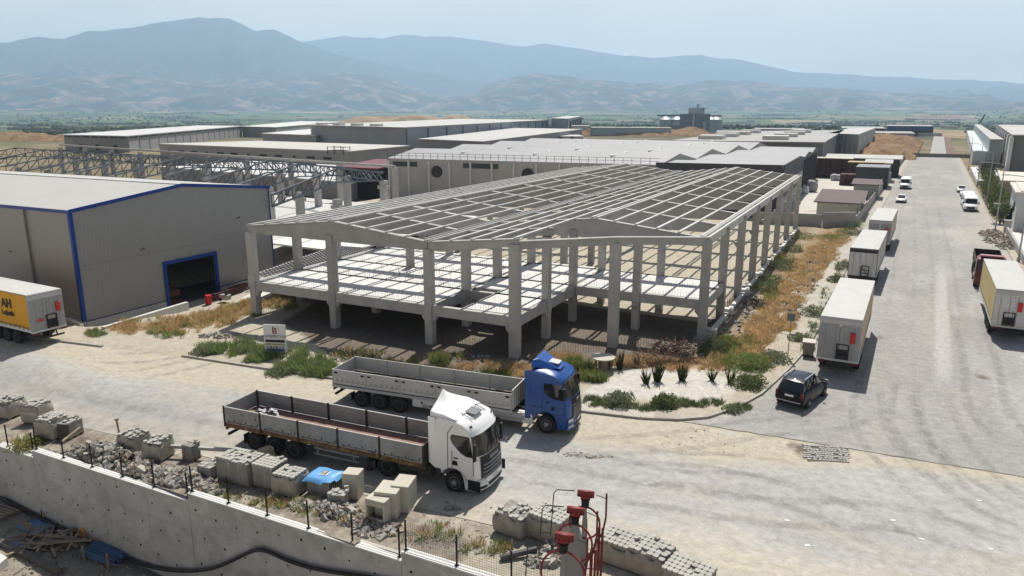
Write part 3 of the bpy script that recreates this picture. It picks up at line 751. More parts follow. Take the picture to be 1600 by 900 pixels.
def pdist(x, y, P, closed=True):
    d = 1e9; n = len(P)
    for i in range(n if closed else n-1):
        x0, y0 = P[i]; x1, y1 = P[(i+1) % n]; vx, vy = x1-x0, y1-y0
        t = max(0, min(1, ((x-x0)*vx+(y-y0)*vy)/(vx*vx+vy*vy+1e-9)))
        d = min(d, (x-x0-t*vx)**2+(y-y0-t*vy)**2)
    return sqrt(d)
def reg(x, y, P, s=1.0):
    d = pdist(x, y, P); d = d if inside(x, y, P) else -d
    return sm(-s, s, d)
def pp(L_, z=0): return [tuple(bp(x, y, z)[:2]) for x, y in L_]
LIME = pp([(912, 612), (960, 590), (1010, 572), (1080, 575), (1130, 590), (1150, 612), (1120, 628), (1020, 628), (960, 622), (912, 634)])
DARK = pp([(440, 505), (520, 560), (600, 590), (790, 600), (960, 575), (1090, 556), (1130, 540), (1110, 500), (900, 470), (500, 470)])  # dirt under the frame; its colour also carries some of the shade there
DRYS = pp([(1060, 582), (1150, 560), (1210, 480), (1290, 405), (1340, 355), (1290, 350), (1250, 380), (1215, 430), (1170, 500), (1120, 550), (940, 575)])
TRENCH = [(-66, 31.5), (-60.5, 32.4), (-57.4, 33.2), (-56.4, 36), (-55.0, 41), (-52.5, 46), (-50, 52), (-52, 62), (-66, 62), (-70, 34)]
DRIVE = pp([(330, 490), (440, 452), (520, 436), (560, 447), (450, 462), (380, 480), (340, 494)], -.5)
def gheight(x, y):
    if y < wall_y(x)+.2: y = wall_y(x)+.2
    k = sm(3.2, 8.0, y-wall_y(x)); z = gz_wall(x)*(1-k)-.03*(1-k)
    ky = kerb_y(x) if x < -10.7 else 1e9
    off = (x < -10.7 and y > ky) or (x >= -10.7 and x < kerb_x(y) and y > 38)
    if off: z += .09*sm(0, .25, min(y-ky if x < -10.7 else 9, 9) if x < -10.7 else kerb_x(y)-x)
    t = reg(x, y, TRENCH, .5) if (x < -50 and y < 64) else 0
    z -= 1.15*t
    if off:
        z += .06*fbm(x, y, 2.5)
        if -16 < x < -6 and 46 < y < 125: z += reg(x, y, DRYS, 1.5)*(.25*fbm(x, y, 3.5)-.1)
        if -45 < x < -28 and 35 < y < 41: z += .35*sm(.1, .9, fbm(x+9, y, 3))
    z += .012*fbm(x, y, .7)
    return z
def paint(me, fn):
    ca = me.color_attributes.new('zone', 'FLOAT_COLOR', 'POINT')
    buf = []
    for v in me.vertices: buf.extend(fn(v.co.x, v.co.y))
    ca.data.foreach_set('color', buf)
def gridmesh(name, xs, ys, hf, m, parent=None, skip=None):
    nx = len(xs); vs = [(x, y, hf(x, y)) for y in ys for x in xs]; fs = []
    for j in range(len(ys)-1):
        for i in range(nx-1):
            if skip and skip((xs[i]+xs[i+1])/2, (ys[j]+ys[j+1])/2): continue
            a = j*nx+i; fs.append((a, a+1, a+nx+1, a+nx))
    me = bpy.data.meshes.new(name); me.from_pydata(vs, [], fs); me.materials.append(m)
    me.polygons.foreach_set('use_smooth', [True]*len(fs)); me.update()
    o = bpy.data.objects.new(name, me); COL.objects.link(o); o['kind'] = 'structure'
    return o
def frange(a, b, s):
    n = max(1, int(round((b-a)/s))); return [a+(b-a)*i/n for i in range(n+1)]
# materials driven by the painted zones: R sand, G dark soil (toned down further for the shade under the frame), B lime/pale, A dry ochre soil
def zonemat(name, base, brick=None, blue=(.56, .53, .47), bsoft=.22, sand=(.50, .435, .33)):
    m = bpy.data.materials.new(name); m.use_nodes = True; N = m.node_tree.nodes; K = m.node_tree.links.new
    b = N['Principled BSDF']; b.inputs['Roughness'].default_value = .93; b.inputs['Specular IOR Level'].default_value = .2
    geo = N.new('ShaderNodeNewGeometry'); P = geo.outputs['Position']
    at = N.new('ShaderNodeVertexColor'); at.layer_name = 'zone'
    sp = N.new('ShaderNodeSeparateColor'); K(at.outputs['Color'], sp.inputs[0])
    def noise_(sc, det=7, ro=.65, off=0, strx=1, stry=1):
        mpn = N.new('ShaderNodeMapping'); mpn.inputs['Location'].default_value = (off, off*1.7, 0); mpn.inputs['Scale'].default_value = (strx, stry, 1); K(P, mpn.inputs[0])
        n = N.new('ShaderNodeTexNoise'); n.inputs['Scale'].default_value = sc; n.inputs['Detail'].default_value = det; n.inputs['Roughness'].default_value = ro
        K(mpn.outputs[0], n.inputs['Vector']); return n.outputs['Fac']
    def mrange(v, a, c, d=0, e=1):
        r = N.new('ShaderNodeMapRange'); r.inputs[1].default_value = a; r.inputs[2].default_value = c; r.inputs[3].default_value = d; r.inputs[4].default_value = e; K(v, r.inputs[0]); return r.outputs[0]
    def math_(op, a, c):
        q = N.new('ShaderNodeMath'); q.operation = op
        for i, v in enumerate((a, c)):
            if isinstance(v, (int, float)): q.inputs[i].default_value = v
            else: K(v, q.inputs[i])
        return q.outputs[0]
    def mixc(f, a, c):
        q = N.new('ShaderNodeMixRGB'); 
        if isinstance(f, (int, float)): q.inputs[0].default_value = f
        else: K(f, q.inputs[0])
        for i, v in ((1, a), (2, c)):
            if isinstance(v, (tuple, list)): q.inputs[i].default_value = L(v)
            else: K(v, q.inputs[i])
        return q.outputs[0]
    big = noise_(.12, 6, .6); mid = noise_(.9, 8, .7, 4); fine = noise_(9, 6, .7, 9); streak = noise_(.5, 8, .72, 3, .25, 2.2)
    col = mixc(mrange(big, .35, .65), base, [c*.86 for c in base])
    h = fine
    if brick:
        bt = N.new('ShaderNodeTexBrick'); bt.inputs['Scale'].default_value = 1; bt.inputs['Brick Width'].default_value = brick[0]; bt.inputs['Row Height'].default_value = brick[1]; bt.inputs['Mortar Size'].default_value = .012
        bt.inputs['Color1'].default_value = (1, 1, 1, 1); bt.inputs['Color2'].default_value = (.88, .88, .88, 1); bt.inputs['Mortar'].default_value = (.62, .62, .62, 1)
        K(P, bt.inputs['Vector'])
        q = N.new('ShaderNodeMixRGB'); q.blend_type = 'MULTIPLY'; K(mrange(mid, .4, .6, .85, .25), q.inputs[0]); K(col, q.inputs[1]); K(bt.outputs['Color'], q.inputs[2]); col = q.outputs[0]
    def zone(ch, colr, soft=.14, n=None):
        nonlocal col
        v = math_('ADD', sp.outputs[ch] if isinstance(ch, str) else ch, math_('MULTIPLY', math_('SUBTRACT', n or mid, .5), 1.3))
        f = mrange(v, .5-soft, .5+soft)
        c2 = mixc(mrange(fine, .35, .65), colr, [c*.8 for c in colr]); col = mixc(f, col, c2); return f
    fs_ = zone('Red', sand, .42, streak)
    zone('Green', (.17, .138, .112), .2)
    zone('Blue', blue, bsoft, noise_(1.6, 9, .75, 31))
    zone(at.outputs['Alpha'], (.3, .21, .12), .2)
    fd = mrange(noise_(2.2, 8, .75, 21), .36, .7, .78, 1.14)
    hs = N.new('ShaderNodeHueSaturation'); K(fd, hs.inputs['Value']); K(col, hs.inputs['Color'])
    K(hs.outputs[0], b.inputs['Base Color'])
    bu = N.new('ShaderNodeBump'); bu.inputs['Strength'].default_value = .5; bu.inputs['Distance'].default_value = .04
    K(math_('ADD', fine, math_('MULTIPLY', mid, 2.0)), bu.inputs['Height']); K(bu.outputs[0], b.inputs['Normal'])
    return m
GROUND = zonemat('sandy_site_ground', (.43, .385, .31))
def zone_ground(x, y):
    r = .25; g = 0; b = 0; a = 0
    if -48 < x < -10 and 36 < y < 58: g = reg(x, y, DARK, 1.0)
    if -20 < x < -6 and 36 < y < 50: b = reg(x, y, LIME, .8)
    if y < 130 and x > -20: a = reg(x, y, DRYS, 1.6)*.85
    if x < -43 and 33 < y < 52: a = max(a, sm(2.2, .6, pdist(x, y, pp([(190, 515), (330, 500), (400, 478), (470, 458)]), False))*.8)
    if -20 < x < -4 and 50 < y < 122:
        lx_ = (x+23.9)*cos(radians(2.5))+(y-42.95)*sin(radians(2.5))
        if 10.4 < lx_ < 15: g = max(g, .72*sm(14.6, 12.0, lx_)+.25*fbm(x, y, 3)); a = max(a, .5*sm(15, 13, lx_))
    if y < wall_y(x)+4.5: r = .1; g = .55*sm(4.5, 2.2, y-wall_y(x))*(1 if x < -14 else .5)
    return (r, g, b, a)
xs = frange(-95, -62, 1.5)[:-1]+frange(-62, 12, .42)[:-1]+frange(12, 45, 1.5)
ys = frange(15.5, 56, .42)[:-1]+frange(56, 140, .9)
def ghx(x, y): return gheight(x, y) if y > wall_y(x)+.15 else gheight(x, wall_y(x)+.15)
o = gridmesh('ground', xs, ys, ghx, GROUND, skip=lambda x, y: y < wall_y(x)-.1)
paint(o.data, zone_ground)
# roads
ROAD = zonemat('dusty_paver_road', (.45, .435, .41), (.2, .1), (.47, .46, .43), .3, (.49, .435, .345))
ROAD2 = zonemat('far_paver_road', (.36, .345, .325), (.4, .2), (.47, .455, .43), .3, (.45, .415, .36))
SANDN = [tuple(bp(x, y)[:2]) for x, y in ((0, 566), (100, 575), (180, 600), (320, 640), (420, 650), (520, 640), (560, 640))]
def zone_street(x, y):
    ky = kerb_y(x) if x < -10.7 else 38.3
    d = ky-y; ds = y-wall_y(x)
    r = 0
    # sand drift along the north kerb, wide on the left and east of the blue truck
    wdt = interp([(-60, 1.5), (-52, 3.0), (-46, 4.4), (-40, 4.0), (-30, 3.2), (-20, 2.2), (-14, 4.0), (-8, 4.6), (-3, 2.2), (1, .2), (8, -1)], x)
    r = max(r, sm(wdt+1.5, wdt-1.0, d)*.9)
    w2 = interp([(-60, 4.0), (-45, 4.6), (-30, 5.2), (-16, 5.6), (-5, 6.5), (10, 7)], x)
    r = max(r, sm(w2+1.2, w2-1.2, ds)*.6)
    r = max(r, .3*sm(.05, .5, fbm(x, y*2.4, 7)))
    g = .0; g = max(g, .75*reg(x, y, pp([(1225, 690), (1330, 705), (1325, 722), (1250, 718)]), .5)) if -6 < x < 0 and 34 < y < 40 else 0
    b = .42*sm(.1, .6, fbm(x+30, y*2, 5))
    return (r, g, b, 0)
def st_top(x):
    return kerb_y(x) if x <= -10.7 else (38.0+(x+10.7)*.1)
NX = frange(-95, 48, .45); rows = []
me_v = []; me_f = []; NT = 46
for x in NX:
    y0 = wall_y(x)+3.1; y1 = st_top(x)
    for k in range(NT+1):
        y = lerp(y0, y1, k/NT); me_v.append((x, y, gheight(x, y)*(1 if y < wall_y(x)+8.2 else 0)+.02 if y < wall_y(x)+8.2 else .02))
for i in range(len(NX)-1):
    for k in range(NT): a = i*(NT+1)+k; me_f.append((a, a+NT+1, a+NT+2, a+1))
me = bpy.data.meshes.new('street'); me.from_pydata(me_v, [], me_f); me.materials.append(ROAD); me.polygons.foreach_set('use_smooth', [True]*len(me_f))
o = bpy.data.objects.new('street', me); COL.objects.link(o); struct(o); paint(me, zone_street)
def zone_main(x, y):
    r = max(.0, .4*sm(.1, .5, fbm(x*1.6, y*.5, 8)))
    r = max(r, .7*reg(x, y, pp([(1450, 360), (1540, 352), (1575, 375), (1560, 392), (1500, 380)]), 2.5)) if y > 90 else r
    r = max(r, .6*sm(1.0, .2, x-kerb_x(y)))
    r = max(r, .75*sm(7.4, 9.2, x))
    b = .78*sm(.8, .25, abs(x-2.35))*sm(48, 56, y)*sm(105, 85, y)
    b = max(b, .45*sm(.1, .6, fbm(x*2, y*.7, 6)))
    g = .75*sm(.9, .2, sqrt((x-4.6)**2+(y-54.5)**2)); g = max(g, .6*sm(1.1, .3, sqrt((x-7.8)**2*.5+(y-53)**2*2)), .5*sm(1.0, .2, sqrt((x-.8)**2+(y-84)**2*.4)), .5*sm(.8, .2, sqrt((x+1.8)**2+(y-61)**2*.5)))
    return (r, g, b, 0)
me_v = []; me_f = []; NT = 42; YS = frange(38.0, 70, .45)[:-1]+frange(70, 330, 1.6)
for y in YS:
    xl = kerb_x(y) if y > 38.2 else -10.7; xr = interp([(38, 48), (44, 24), (50, 13), (60, 9.6), (330, 9.8)], y)
    for k in range(NT+1):
        x = lerp(xl, xr, k/NT); me_v.append((x, max(y, st_top(x)), .021))
for i in range(len(YS)-1):
    for k in range(NT): a = i*(NT+1)+k; me_f.append((a, a+1, a+NT+2, a+NT+1))
me = bpy.data.meshes.new('road'); me.from_pydata(me_v, [], me_f); me.materials.append(ROAD2); me.polygons.foreach_set('use_smooth', [True]*len(me_f))
o = bpy.data.objects.new('road', me); COL.objects.link(o); struct(o); paint(me, zone_main)
# joint between the two roads, kerbs
g = MB(); A_ = Vector((-10.2, 38.0, .032)); rnd = random.Random(3)
P_ = [Vector((x, 38.0+(x+10.7)*.1-.04+.05*rnd.uniform(-1, 1), .0)) for x in frange(-10.4, 12, .5)]
for a, b in zip(P_, P_[1:]): g.bar(a, b, .05+.05*rnd.random(), .06)
struct(g.build('road_joint', mat('joint_dark', (.1, .085, .07), .9)))
KC = mat('kerb_concrete', (.36, .33, .29), .9, .2, .5, bump=.3)
g = MB()
def kline(P, w_, h_, g, z0=0.0, step=1.0, gap=.012):
    for (x0, y0), (x1, y1) in zip(P, P[1:]):
        ln = sqrt((x1-x0)**2+(y1-y0)**2); n = max(1, int(ln/step)); 
        for i in range(n):
            a = Vector((lerp(x0, x1, i/n), lerp(y0, y1, i/n), z0+h_/2)); b = Vector((lerp(x0, x1, (i+1)/n), lerp(y0, y1, (i+1)/n), z0+h_/2)); d = (b-a).normalized()*gap
            g.bar(a+d, b-d, w_, h_)
KP = list(KERB[1:-1])
kline([KERB[1], KERB[2], (-51.6, 30.25)], .18, .15, g); kline([(-44.6, 31.7)]+KERB[4:-1], .18, .15, g); kline([(9.75, 52), (9.75, 325)], .16, .14, g, step=3)
struct(g.build('kerb', KC))
# left pavement strip beside the main road kerb, and pavers on the island edge
g = MB()
for y0, y1 in ((58, 140), (140, 325)): g.quad((-8.6, y0, .125), (-6.72, y0, .125), (-6.72, y1, .125), (-8.6, y1, .125))
struct(g.build('pavement', mat('pavement_blocks', (.42, .4, .36), .9, .15, 2, brick=dict(w=.4, h=.4, m=.7, g=.02, v=.92, o=0), coord='World', col2=(.36, .31, .23), thr=(.45, .6))))
g = MB(); rows = [[(x, kerb_y(x)+.1+d, .125) for x in frange(-16.5, -10.8, .6)] for d in (0, .9)]; g.grid(rows)
struct(g.build('footpath', mat('footpath_blocks', (.5, .46, .4), .9, .15, 1, brick=dict(w=.3, h=.15, m=.6, g=.02, v=.85), coord='World')))
# pit in front of the retaining wall
PITM = zonemat('pit_floor_soil', (.2, .18, .155))
def pith(x, y): return interp([(-52, -3.9), (-43, -4.1), (-35, -4.75), (-28, -5.1), (-10, -5.2)], x)+.05*fbm(x, y, 1.2)
o = gridmesh('pit_floor', frange(-75, 25, .7), frange(2, 22, .7), pith, PITM, skip=lambda x, y: y > wall_y(x)+.6)
paint(o.data, lambda x, y: (.3, .1, 0, 0))
# far terrain: one sheet to the horizon, dropping to a broad plain
def sinhr(n, k, s): 
    return [s*math.sinh(k*(i/n*2-1)) for i in range(n+1)]
def terr(x, y):
    d = sqrt(x*x+y*y); 
    if d < 300 and y > 10: base = -.05
    else: base = -.05
    z = base-14*sm(450, 1900, d)+44*sm(2600, 6600, d)
    z += 5*sm(350, 900, d)*fbm(x, y, 420, 3)
    if y < 330: z -= .25*(1-sm(120, 260, max(abs(x+30), y)))
    z -= 6*sm(-60, -400, y)*0
    return z
def fieldmat():
    m = bpy.data.materials.new('farmland_plain'); m.use_nodes = True; N = m.node_tree.nodes; K = m.node_tree.links.new
    b = N['Principled BSDF']; b.inputs['Roughness'].default_value = .95; b.inputs['Specular IOR Level'].default_value = .1
    geo = N.new('ShaderNodeNewGeometry'); P = geo.outputs['Position']
    mpn = N.new('ShaderNodeMapping'); mpn.inputs['Scale'].default_value = (1, .7, 1); mpn.inputs['Rotation'].default_value = (0, 0, .5); K(P, mpn.inputs[0])
    v = N.new('ShaderNodeTexVoronoi'); v.inputs['Scale'].default_value = .0042; K(mpn.outputs[0], v.inputs['Vector'])
    s_ = N.new('ShaderNodeSeparateColor'); K(v.outputs['Color'], s_.inputs[0])
    cr = N.new('ShaderNodeValToRGB'); cr.color_ramp.interpolation = 'CONSTANT'
    for i, (p, c) in enumerate(((0, (.05, .075, .03)), (.25, (.08, .11, .04)), (.45, (.045, .06, .028)), (.62, (.16, .14, .08)), (.74, (.07, .1, .04)), (.86, (.24, .19, .12)), (.93, (.1, .11, .05)))):
        e = cr.color_ramp.elements[i] if i < 2 else cr.color_ramp.elements.new(p)
        e.position = p; e.color = L(c)
    K(s_.outputs[0], cr.inputs[0])
    n = N.new('ShaderNodeTexNoise'); n.inputs['Scale'].default_value = .03; n.inputs['Detail'].default_value = 9; n.inputs['Roughness'].default_value = .7; K(P, n.inputs['Vector'])
    r = N.new('ShaderNodeMapRange'); r.inputs[1].default_value = .35; r.inputs[2].default_value = .65; r.inputs[3].default_value = .6; r.inputs[4].default_value = 1.5; K(n.outputs['Fac'], r.inputs[0])
    hs = N.new('ShaderNodeHueSaturation'); K(r.outputs[0], hs.inputs['Value']); K(cr.outputs[0], hs.inputs['Color'])
    # site soil near, fields far
    ln = N.new('ShaderNodeVectorMath'); ln.operation = 'LENGTH'; K(P, ln.inputs[0])
    n2 = N.new('ShaderNodeTexNoise'); n2.inputs['Scale'].default_value = .012; n2.inputs['Detail'].default_value = 8; K(P, n2.inputs['Vector'])
    ad = N.new('ShaderNodeMath'); ad.operation = 'MULTIPLY_ADD'; K(n2.outputs['Fac'], ad.inputs[0]); ad.inputs[1].default_value = -420; K(ln.outputs['Value'], ad.inputs[2])
    r2 = N.new('ShaderNodeMapRange'); r2.inputs[1].default_value = 250; r2.inputs[2].default_value = 420; K(ad.outputs[0], r2.inputs[0])
    cr2 = N.new('ShaderNodeValToRGB'); n3 = N.new('ShaderNodeTexNoise'); n3.inputs['Scale'].default_value = .05; n3.inputs['Detail'].default_value = 9; n3.inputs['Roughness'].default_value = .7; K(P, n3.inputs['Vector']); K(n3.outputs['Fac'], cr2.inputs[0])
    cr2.color_ramp.elements[0].position = .35; cr2.color_ramp.elements[0].color = (.09, .085, .045, 1); cr2.color_ramp.elements[1].position = .62; cr2.color_ramp.elements[1].color = (.26, .2, .13, 1)
    q = N.new('ShaderNodeMixRGB'); K(r2.outputs[0], q.inputs[0]); K(cr2.outputs[0], q.inputs[1]); K(hs.outputs[0], q.inputs[2]); K(q.outputs[0], b.inputs['Base Color'])
    return m
FIELD = fieldmat()
S_ = sinhr(150, 6.35, 52); Tn = [3.0+44*(math.sinh(6.4*i/110)) for i in range(111)]
vs = []; fs = []
for t_ in Tn:
    for s_ in S_: 
        x = s_; y = wall_y(max(-600, min(600, x)))+t_; vs.append((x, y, terr(x, y)-(1.4 if t_ < 100 and -100 < x < 50 else 0)))
n_ = len(S_)
for j in range(len(Tn)-1):
    for i in range(n_-1): a = j*n_+i; fs.append((a, a+1, a+n_+1, a+n_))
me = bpy.data.meshes.new('terrain'); me.from_pydata(vs, [], fs); me.materials.append(FIELD); me.polygons.foreach_set('use_smooth', [True]*len(fs))
o = bpy.data.objects.new('terrain', me); COL.objects.link(o); struct(o)
# mountains
def mountains(name, R, foot, prof, cols, amp, seed, pw=1.25, depth=1.0, er=1.0, dd=0.0, rough=2.6):
    az = []; nx = 330; nt_ = 64; vs = []; fs = []
    for i in range(nx+1):
        px = lerp(-260, 1860, i/nx); py = interp(prof, px)+rough*noise.fractal(Vector((px/42, seed*3, 0)), 1.0, 2.0, 5)
        top = atdist(px, py, R); dr = Vector((top.x, top.y, 0)).normalized()
        H_ = top.z-20
        for k in range(nt_+1):
            t = k/nt_
            if t <= .8:
                u = t/.8; r = lerp(foot, R, u); q = dr*r
                rn = abs(noise.fractal(Vector((q.x/900*er, q.y/900*er, seed)), 1.0, 2.1, 6))
                e = u**pw; 
                h = H_*e*(1-.75*(1-u)*min(1, rn*1.5))+amp*(1-u)*sm(0, .25, u)*(noise.fractal(Vector((q.x/650*er, q.y/650*er, seed+5)), 1.0, 2.1, 6)-.1)
                h += amp*.03*noise.fractal(Vector((q.x/160, q.y/160, seed+8)), 1.0, 2.0, 4)*min(1, (1-u)*6)
                h = max(h, -6*(1-u))
            else:
                u = (t-.8)/.2; q = dr*lerp(R, R*1.1, u); h = H_*(1-.8*u)
            vs.append((q.x, q.y, h+20))
    for i in range(nx):
        for k in range(nt_): a = i*(nt_+1)+k; fs.append((a, a+nt_+1, a+nt_+2, a+1))
    me = bpy.data.meshes.new(name); me.from_pydata(vs, [], fs)
    me.materials.append(mat(name+'_cover', cols[0], .95, .35, 260, spec=.05, col2=cols[1], thr=cols[2], coord='World'))
    me.polygons.foreach_set('use_smooth', [True]*len(fs)); o = bpy.data.objects.new(name, me); COL.objects.link(o); struct(o)
mountains('mountains', 9600, 7300, [(-300, 95), (-100, 78), (0, 66), (60, 58), (100, 62), (140, 48), (200, 44), (265, 30), (310, 27), (360, 29), (400, 47), (430, 44), (455, 58), (500, 76), (560, 92), (640, 108), (720, 122), (800, 134), (900, 144), (1000, 150), (1900, 172)],
          ((.022, .034, .03), (.07, .07, .055), (.55, .72)), 330, 4.2, 1.15, er=1.3)
mountains('mountains', 12300, 8600, [(-300, 95), (300, 80), (455, 66), (500, 62), (540, 55), (600, 60), (625, 53), (660, 57), (700, 56), (760, 65), (820, 73), (850, 68), (930, 80), (1020, 90), (1090, 86), (1180, 98), (1240, 112), (1330, 117), (1450, 122), (1600, 130), (1900, 140)],
          ((.022, .034, .03), (.07, .07, .055), (.55, .72)), 330, 2.2, 1.15, er=1.3)
mountains('hills', 7600, 5600, [(-300, 122), (0, 118), (70, 110), (150, 108), (220, 111), (300, 128), (360, 122), (420, 118), (500, 119), (545, 112), (590, 119), (640, 134), (700, 150), (730, 146), (760, 132), (800, 120), (850, 114), (930, 125), (980, 128), (1050, 134), (1100, 126), (1170, 125), (1220, 134), (1350, 140), (1500, 151), (1600, 157), (1900, 162)],
          ((.022, .03, .034), (.24, .155, .135), (.5, .62)), 130, 7.7, 1.1, er=1.6)
def mound(name, pts, z0, h, m, seed=1, label=None):
    P = [tuple(p[:2]) for p in pts]; x0 = min(p[0] for p in P); x1 = max(p[0] for p in P); y0 = min(p[1] for p in P); y1 = max(p[1] for p in P)
    w_ = min(x1-x0, y1-y0)
    return gridmesh(name, frange(x0, x1, (x1-x0)/60), frange(y0, y1, (y1-y0)/60), lambda x, y: z0-1+(h+1)*(reg(x, y, P, w_*.22))*(.8+.35*fbm(x+seed*50, y, w_*.3))+.04*h*fbm(x, y, w_*.05), m)
MOUNDM = mat('bare_earth_mound', (.17, .105, .06), .95, .3, 9, spec=.05, col2=(.27, .18, .1), thr=(.45, .6), coord='World', bump=.6, bscale=.6)
TANM = mat('tan_field_hill', (.3, .22, .14), .95, .2, 20, spec=.05, col2=(.3, .2, .12), thr=(.5, .7), coord='World')
mound('earth_mound', [bp(1336, 250), bp(1430, 250), bp(1437, 222), bp(1340, 218)], -.5, 5.2, MOUNDM)
def blob(name, px, py, r, wx, wy, h, m, seed=1):
    c = bp(px, py, -4); mound(name, [(c.x-wx, c.y-wy), (c.x+wx, c.y-wy*.6), (c.x+wx*.8, c.y+wy), (c.x-wx*.7, c.y+wy*.8)], terr(c.x, c.y)-2, h, m, seed)
blob('tan_hill', 640, 196, 0, 130, 90, 24, TANM, 2)
blob('brown_mound', 1010, 214, 0, 60, 40, 9, MOUNDM, 3)
blob('bare_hill', 1405, 180, 0, 160, 160, 26, mat('brown_hill', (.2, .13, .09), .95, .2, 40, coord='World'), 4)
blob('bare_hill', 1470, 184, 0, 120, 100, 20, mat('brown_hill', (.2, .13, .09)), 5)
blob('left_hill', 60, 226, 0, 90, 30, 6, MOUNDM, 6)

# tyre tracks: soft-edged darker ribbons of polished dust a few millimetres above the road
def trackmat():
    m = bpy.data.materials.new('tyre_track_dust'); m.use_nodes = True; N = m.node_tree.nodes; K = m.node_tree.links.new; b = N['Principled BSDF']
    b.inputs['Base Color'].default_value = (.25, .24, .225, 1); b.inputs['Roughness'].default_value = .9; b.inputs['Specular IOR Level'].default_value = .2
    at = N.new('ShaderNodeVertexColor'); at.layer_name = 'zone'; sp = N.new('ShaderNodeSeparateColor'); K(at.outputs['Color'], sp.inputs[0])
    geo = N.new('ShaderNodeNewGeometry'); n = N.new('ShaderNodeTexNoise'); n.inputs['Scale'].default_value = 1.1; n.inputs['Detail'].default_value = 8; n.inputs['Roughness'].default_value = .75; K(geo.outputs['Position'], n.inputs['Vector'])
    r = N.new('ShaderNodeMapRange'); r.inputs[1].default_value = .38; r.inputs[2].default_value = .68; r.inputs[3].default_value = 0; r.inputs[4].default_value = .36; K(n.outputs['Fac'], r.inputs[0])
    q = N.new('ShaderNodeMath'); q.operation = 'MULTIPLY'; K(r.outputs[0], q.inputs[0]); K(sp.outputs[0], q.inputs[1]); K(q.outputs[0], b.inputs['Alpha']); return m
TRK = trackmat(); tvs = []; tfs = []; tcol = []
def track(px, wd_=.3, strength=1.0, pair=2.0):
    P = [bp(x, y, 0) for x, y in px]; Q = []
    for i in range(len(P)-1):
        a = P[max(0, i-1)]; b_ = P[i]; c = P[i+1]; d = P[min(len(P)-1, i+2)]
        for k in range(10):
            t = k/10; Q.append(.5*((2*b_)+(c-a)*t+(2*a-5*b_+4*c-d)*t*t+(3*b_-a-3*c+d)*t**3))
    Q.append(P[-1])
    for off in ((-pair/2, pair/2) if pair else (0,)):
        o = len(tvs); n = len(Q)
        for i, p in enumerate(Q):
            d = (Q[min(i+1, n-1)]-Q[max(i-1, 0)]).normalized(); nn = Vector((-d.y, d.x, 0)); e = min(1, i/5, (n-1-i)/5)
            for u, al in ((-1, 0), (-.45, 1), (.45, 1), (1, 0)): v = p+nn*(off+u*wd_); tvs.append((v.x, v.y, .03+len(tvs)*1e-7)); tcol.extend((al*e*strength, 0, 0, 1))
        for i in range(n-1):
            for k in range(3): a = o+i*4+k; tfs.append((a, a+1, a+5, a+4))
for tr in (([(1385, 560), (1362, 640), (1385, 700), (1470, 780), (1600, 850)], .3), ([(1450, 610), (1475, 680), (1530, 750), (1600, 800)], .34), ([(1400, 590), (1420, 680), (1500, 760), (1600, 815)], .3), ([(1600, 700), (1545, 640), (1530, 560), (1500, 470)], .35),
           ([(560, 700), (800, 735), (1000, 770), (1200, 800), (1400, 810), (1600, 870)], .4), ([(0, 590), (200, 640), (420, 690)], .4), ([(0, 620), (160, 655), (330, 690)], .35), ([(150, 560), (260, 555), (380, 515), (470, 500)], .4), ([(200, 590), (330, 560), (420, 520)], .4), ([(900, 700), (1050, 690), (1180, 670), (1290, 660), (1350, 640)], .35),
           ([(950, 740), (1100, 745), (1280, 790), (1420, 860)], .35), ([(1450, 300), (1470, 400), (1480, 520)], .3, .5), ([(1420, 300), (1415, 400), (1400, 520)], .3, .45), ([(930, 690), (1040, 720), (1150, 725), (1250, 740)], .3)):
    track(*tr)
me = bpy.data.meshes.new('tyre_tracks'); me.from_pydata(tvs, [], tfs); me.materials.append(TRK); ca = me.color_attributes.new('zone', 'FLOAT_COLOR', 'POINT'); ca.data.foreach_set('color', tcol)
o = bpy.data.objects.new('tyre_tracks', me); COL.objects.link(o); struct(o)
g = MB()
for px, py in ((1230, 813), (1395, 813), (1262, 852), (1440, 842), (1298, 874), (1548, 858), (1530, 782)):
    p = bp(px, py, .03); g.box((p.x, p.y, .034), (.2, .12, .006), rz=.3)
struct(g.build('paint_dabs', mat('pale_dab', (.62, .6, .58), .8)))
# ================================================================ the unfinished concrete frame
BA = radians(2.5)
bf = thing('concrete_frame_building', 'unfinished two-bay precast concrete frame with open roof purlins and a white mezzanine slab', 'building', (-23.9, 42.95, 0), BA)
RW = [0, 5.3, 10.6, 17.4, 25.3, 33.3, 41.5, 50.9, 61, 71.5]
EZ, RZ = 7.8, 8.72
XL, X1, XV, X2, XR = -24.5, -15.7, -7.0, 1.8, 10.65
def rz_at(x): return interp([(XL, EZ), (X1, RZ), (XV, EZ), (X2, RZ), (XR, EZ)], x)
def column(x, y, top, s=.62, corb=(), base=-1.0):
    g = MB(); g.box((x, y, (top+base)/2), (s, s, top-base))
    for (dx, dy, z) in corb:
        if dx: g.prism([(x+dx*s/2, z-.55), (x+dx*(s/2+.3), z-.2), (x+dx*(s/2+.3), z), (x+dx*s/2, z)], y-.2, y+.2, 'y')
        if dy: g.prism([(y+dy*s/2, z-.55), (y+dy*(s/2+.3), z-.2), (y+dy*(s/2+.3), z), (y+dy*s/2, z)], x-.2, x+.2, 'x')
    g.build('column', CON, bf, bevel=.02, seg=1)
MZ = 3.05
for i, y in enumerate(RW):
    corb_l = [(1, 0, MZ-.75)] if i < 5 else []
    column(XL, y, EZ-.62, corb=corb_l+[(0, 1, MZ-.75)] if i < 4 else [])
    column(XV, y, EZ-.55, corb=[(1, 0, MZ-.75), (-1, 0, MZ-.75)] if i < 4 else [])
    if i >= 2: column(XR, y, EZ-.1, corb=[(-1, 0, MZ-.75)] if i < 4 else [(-1, 0, 5.2)])
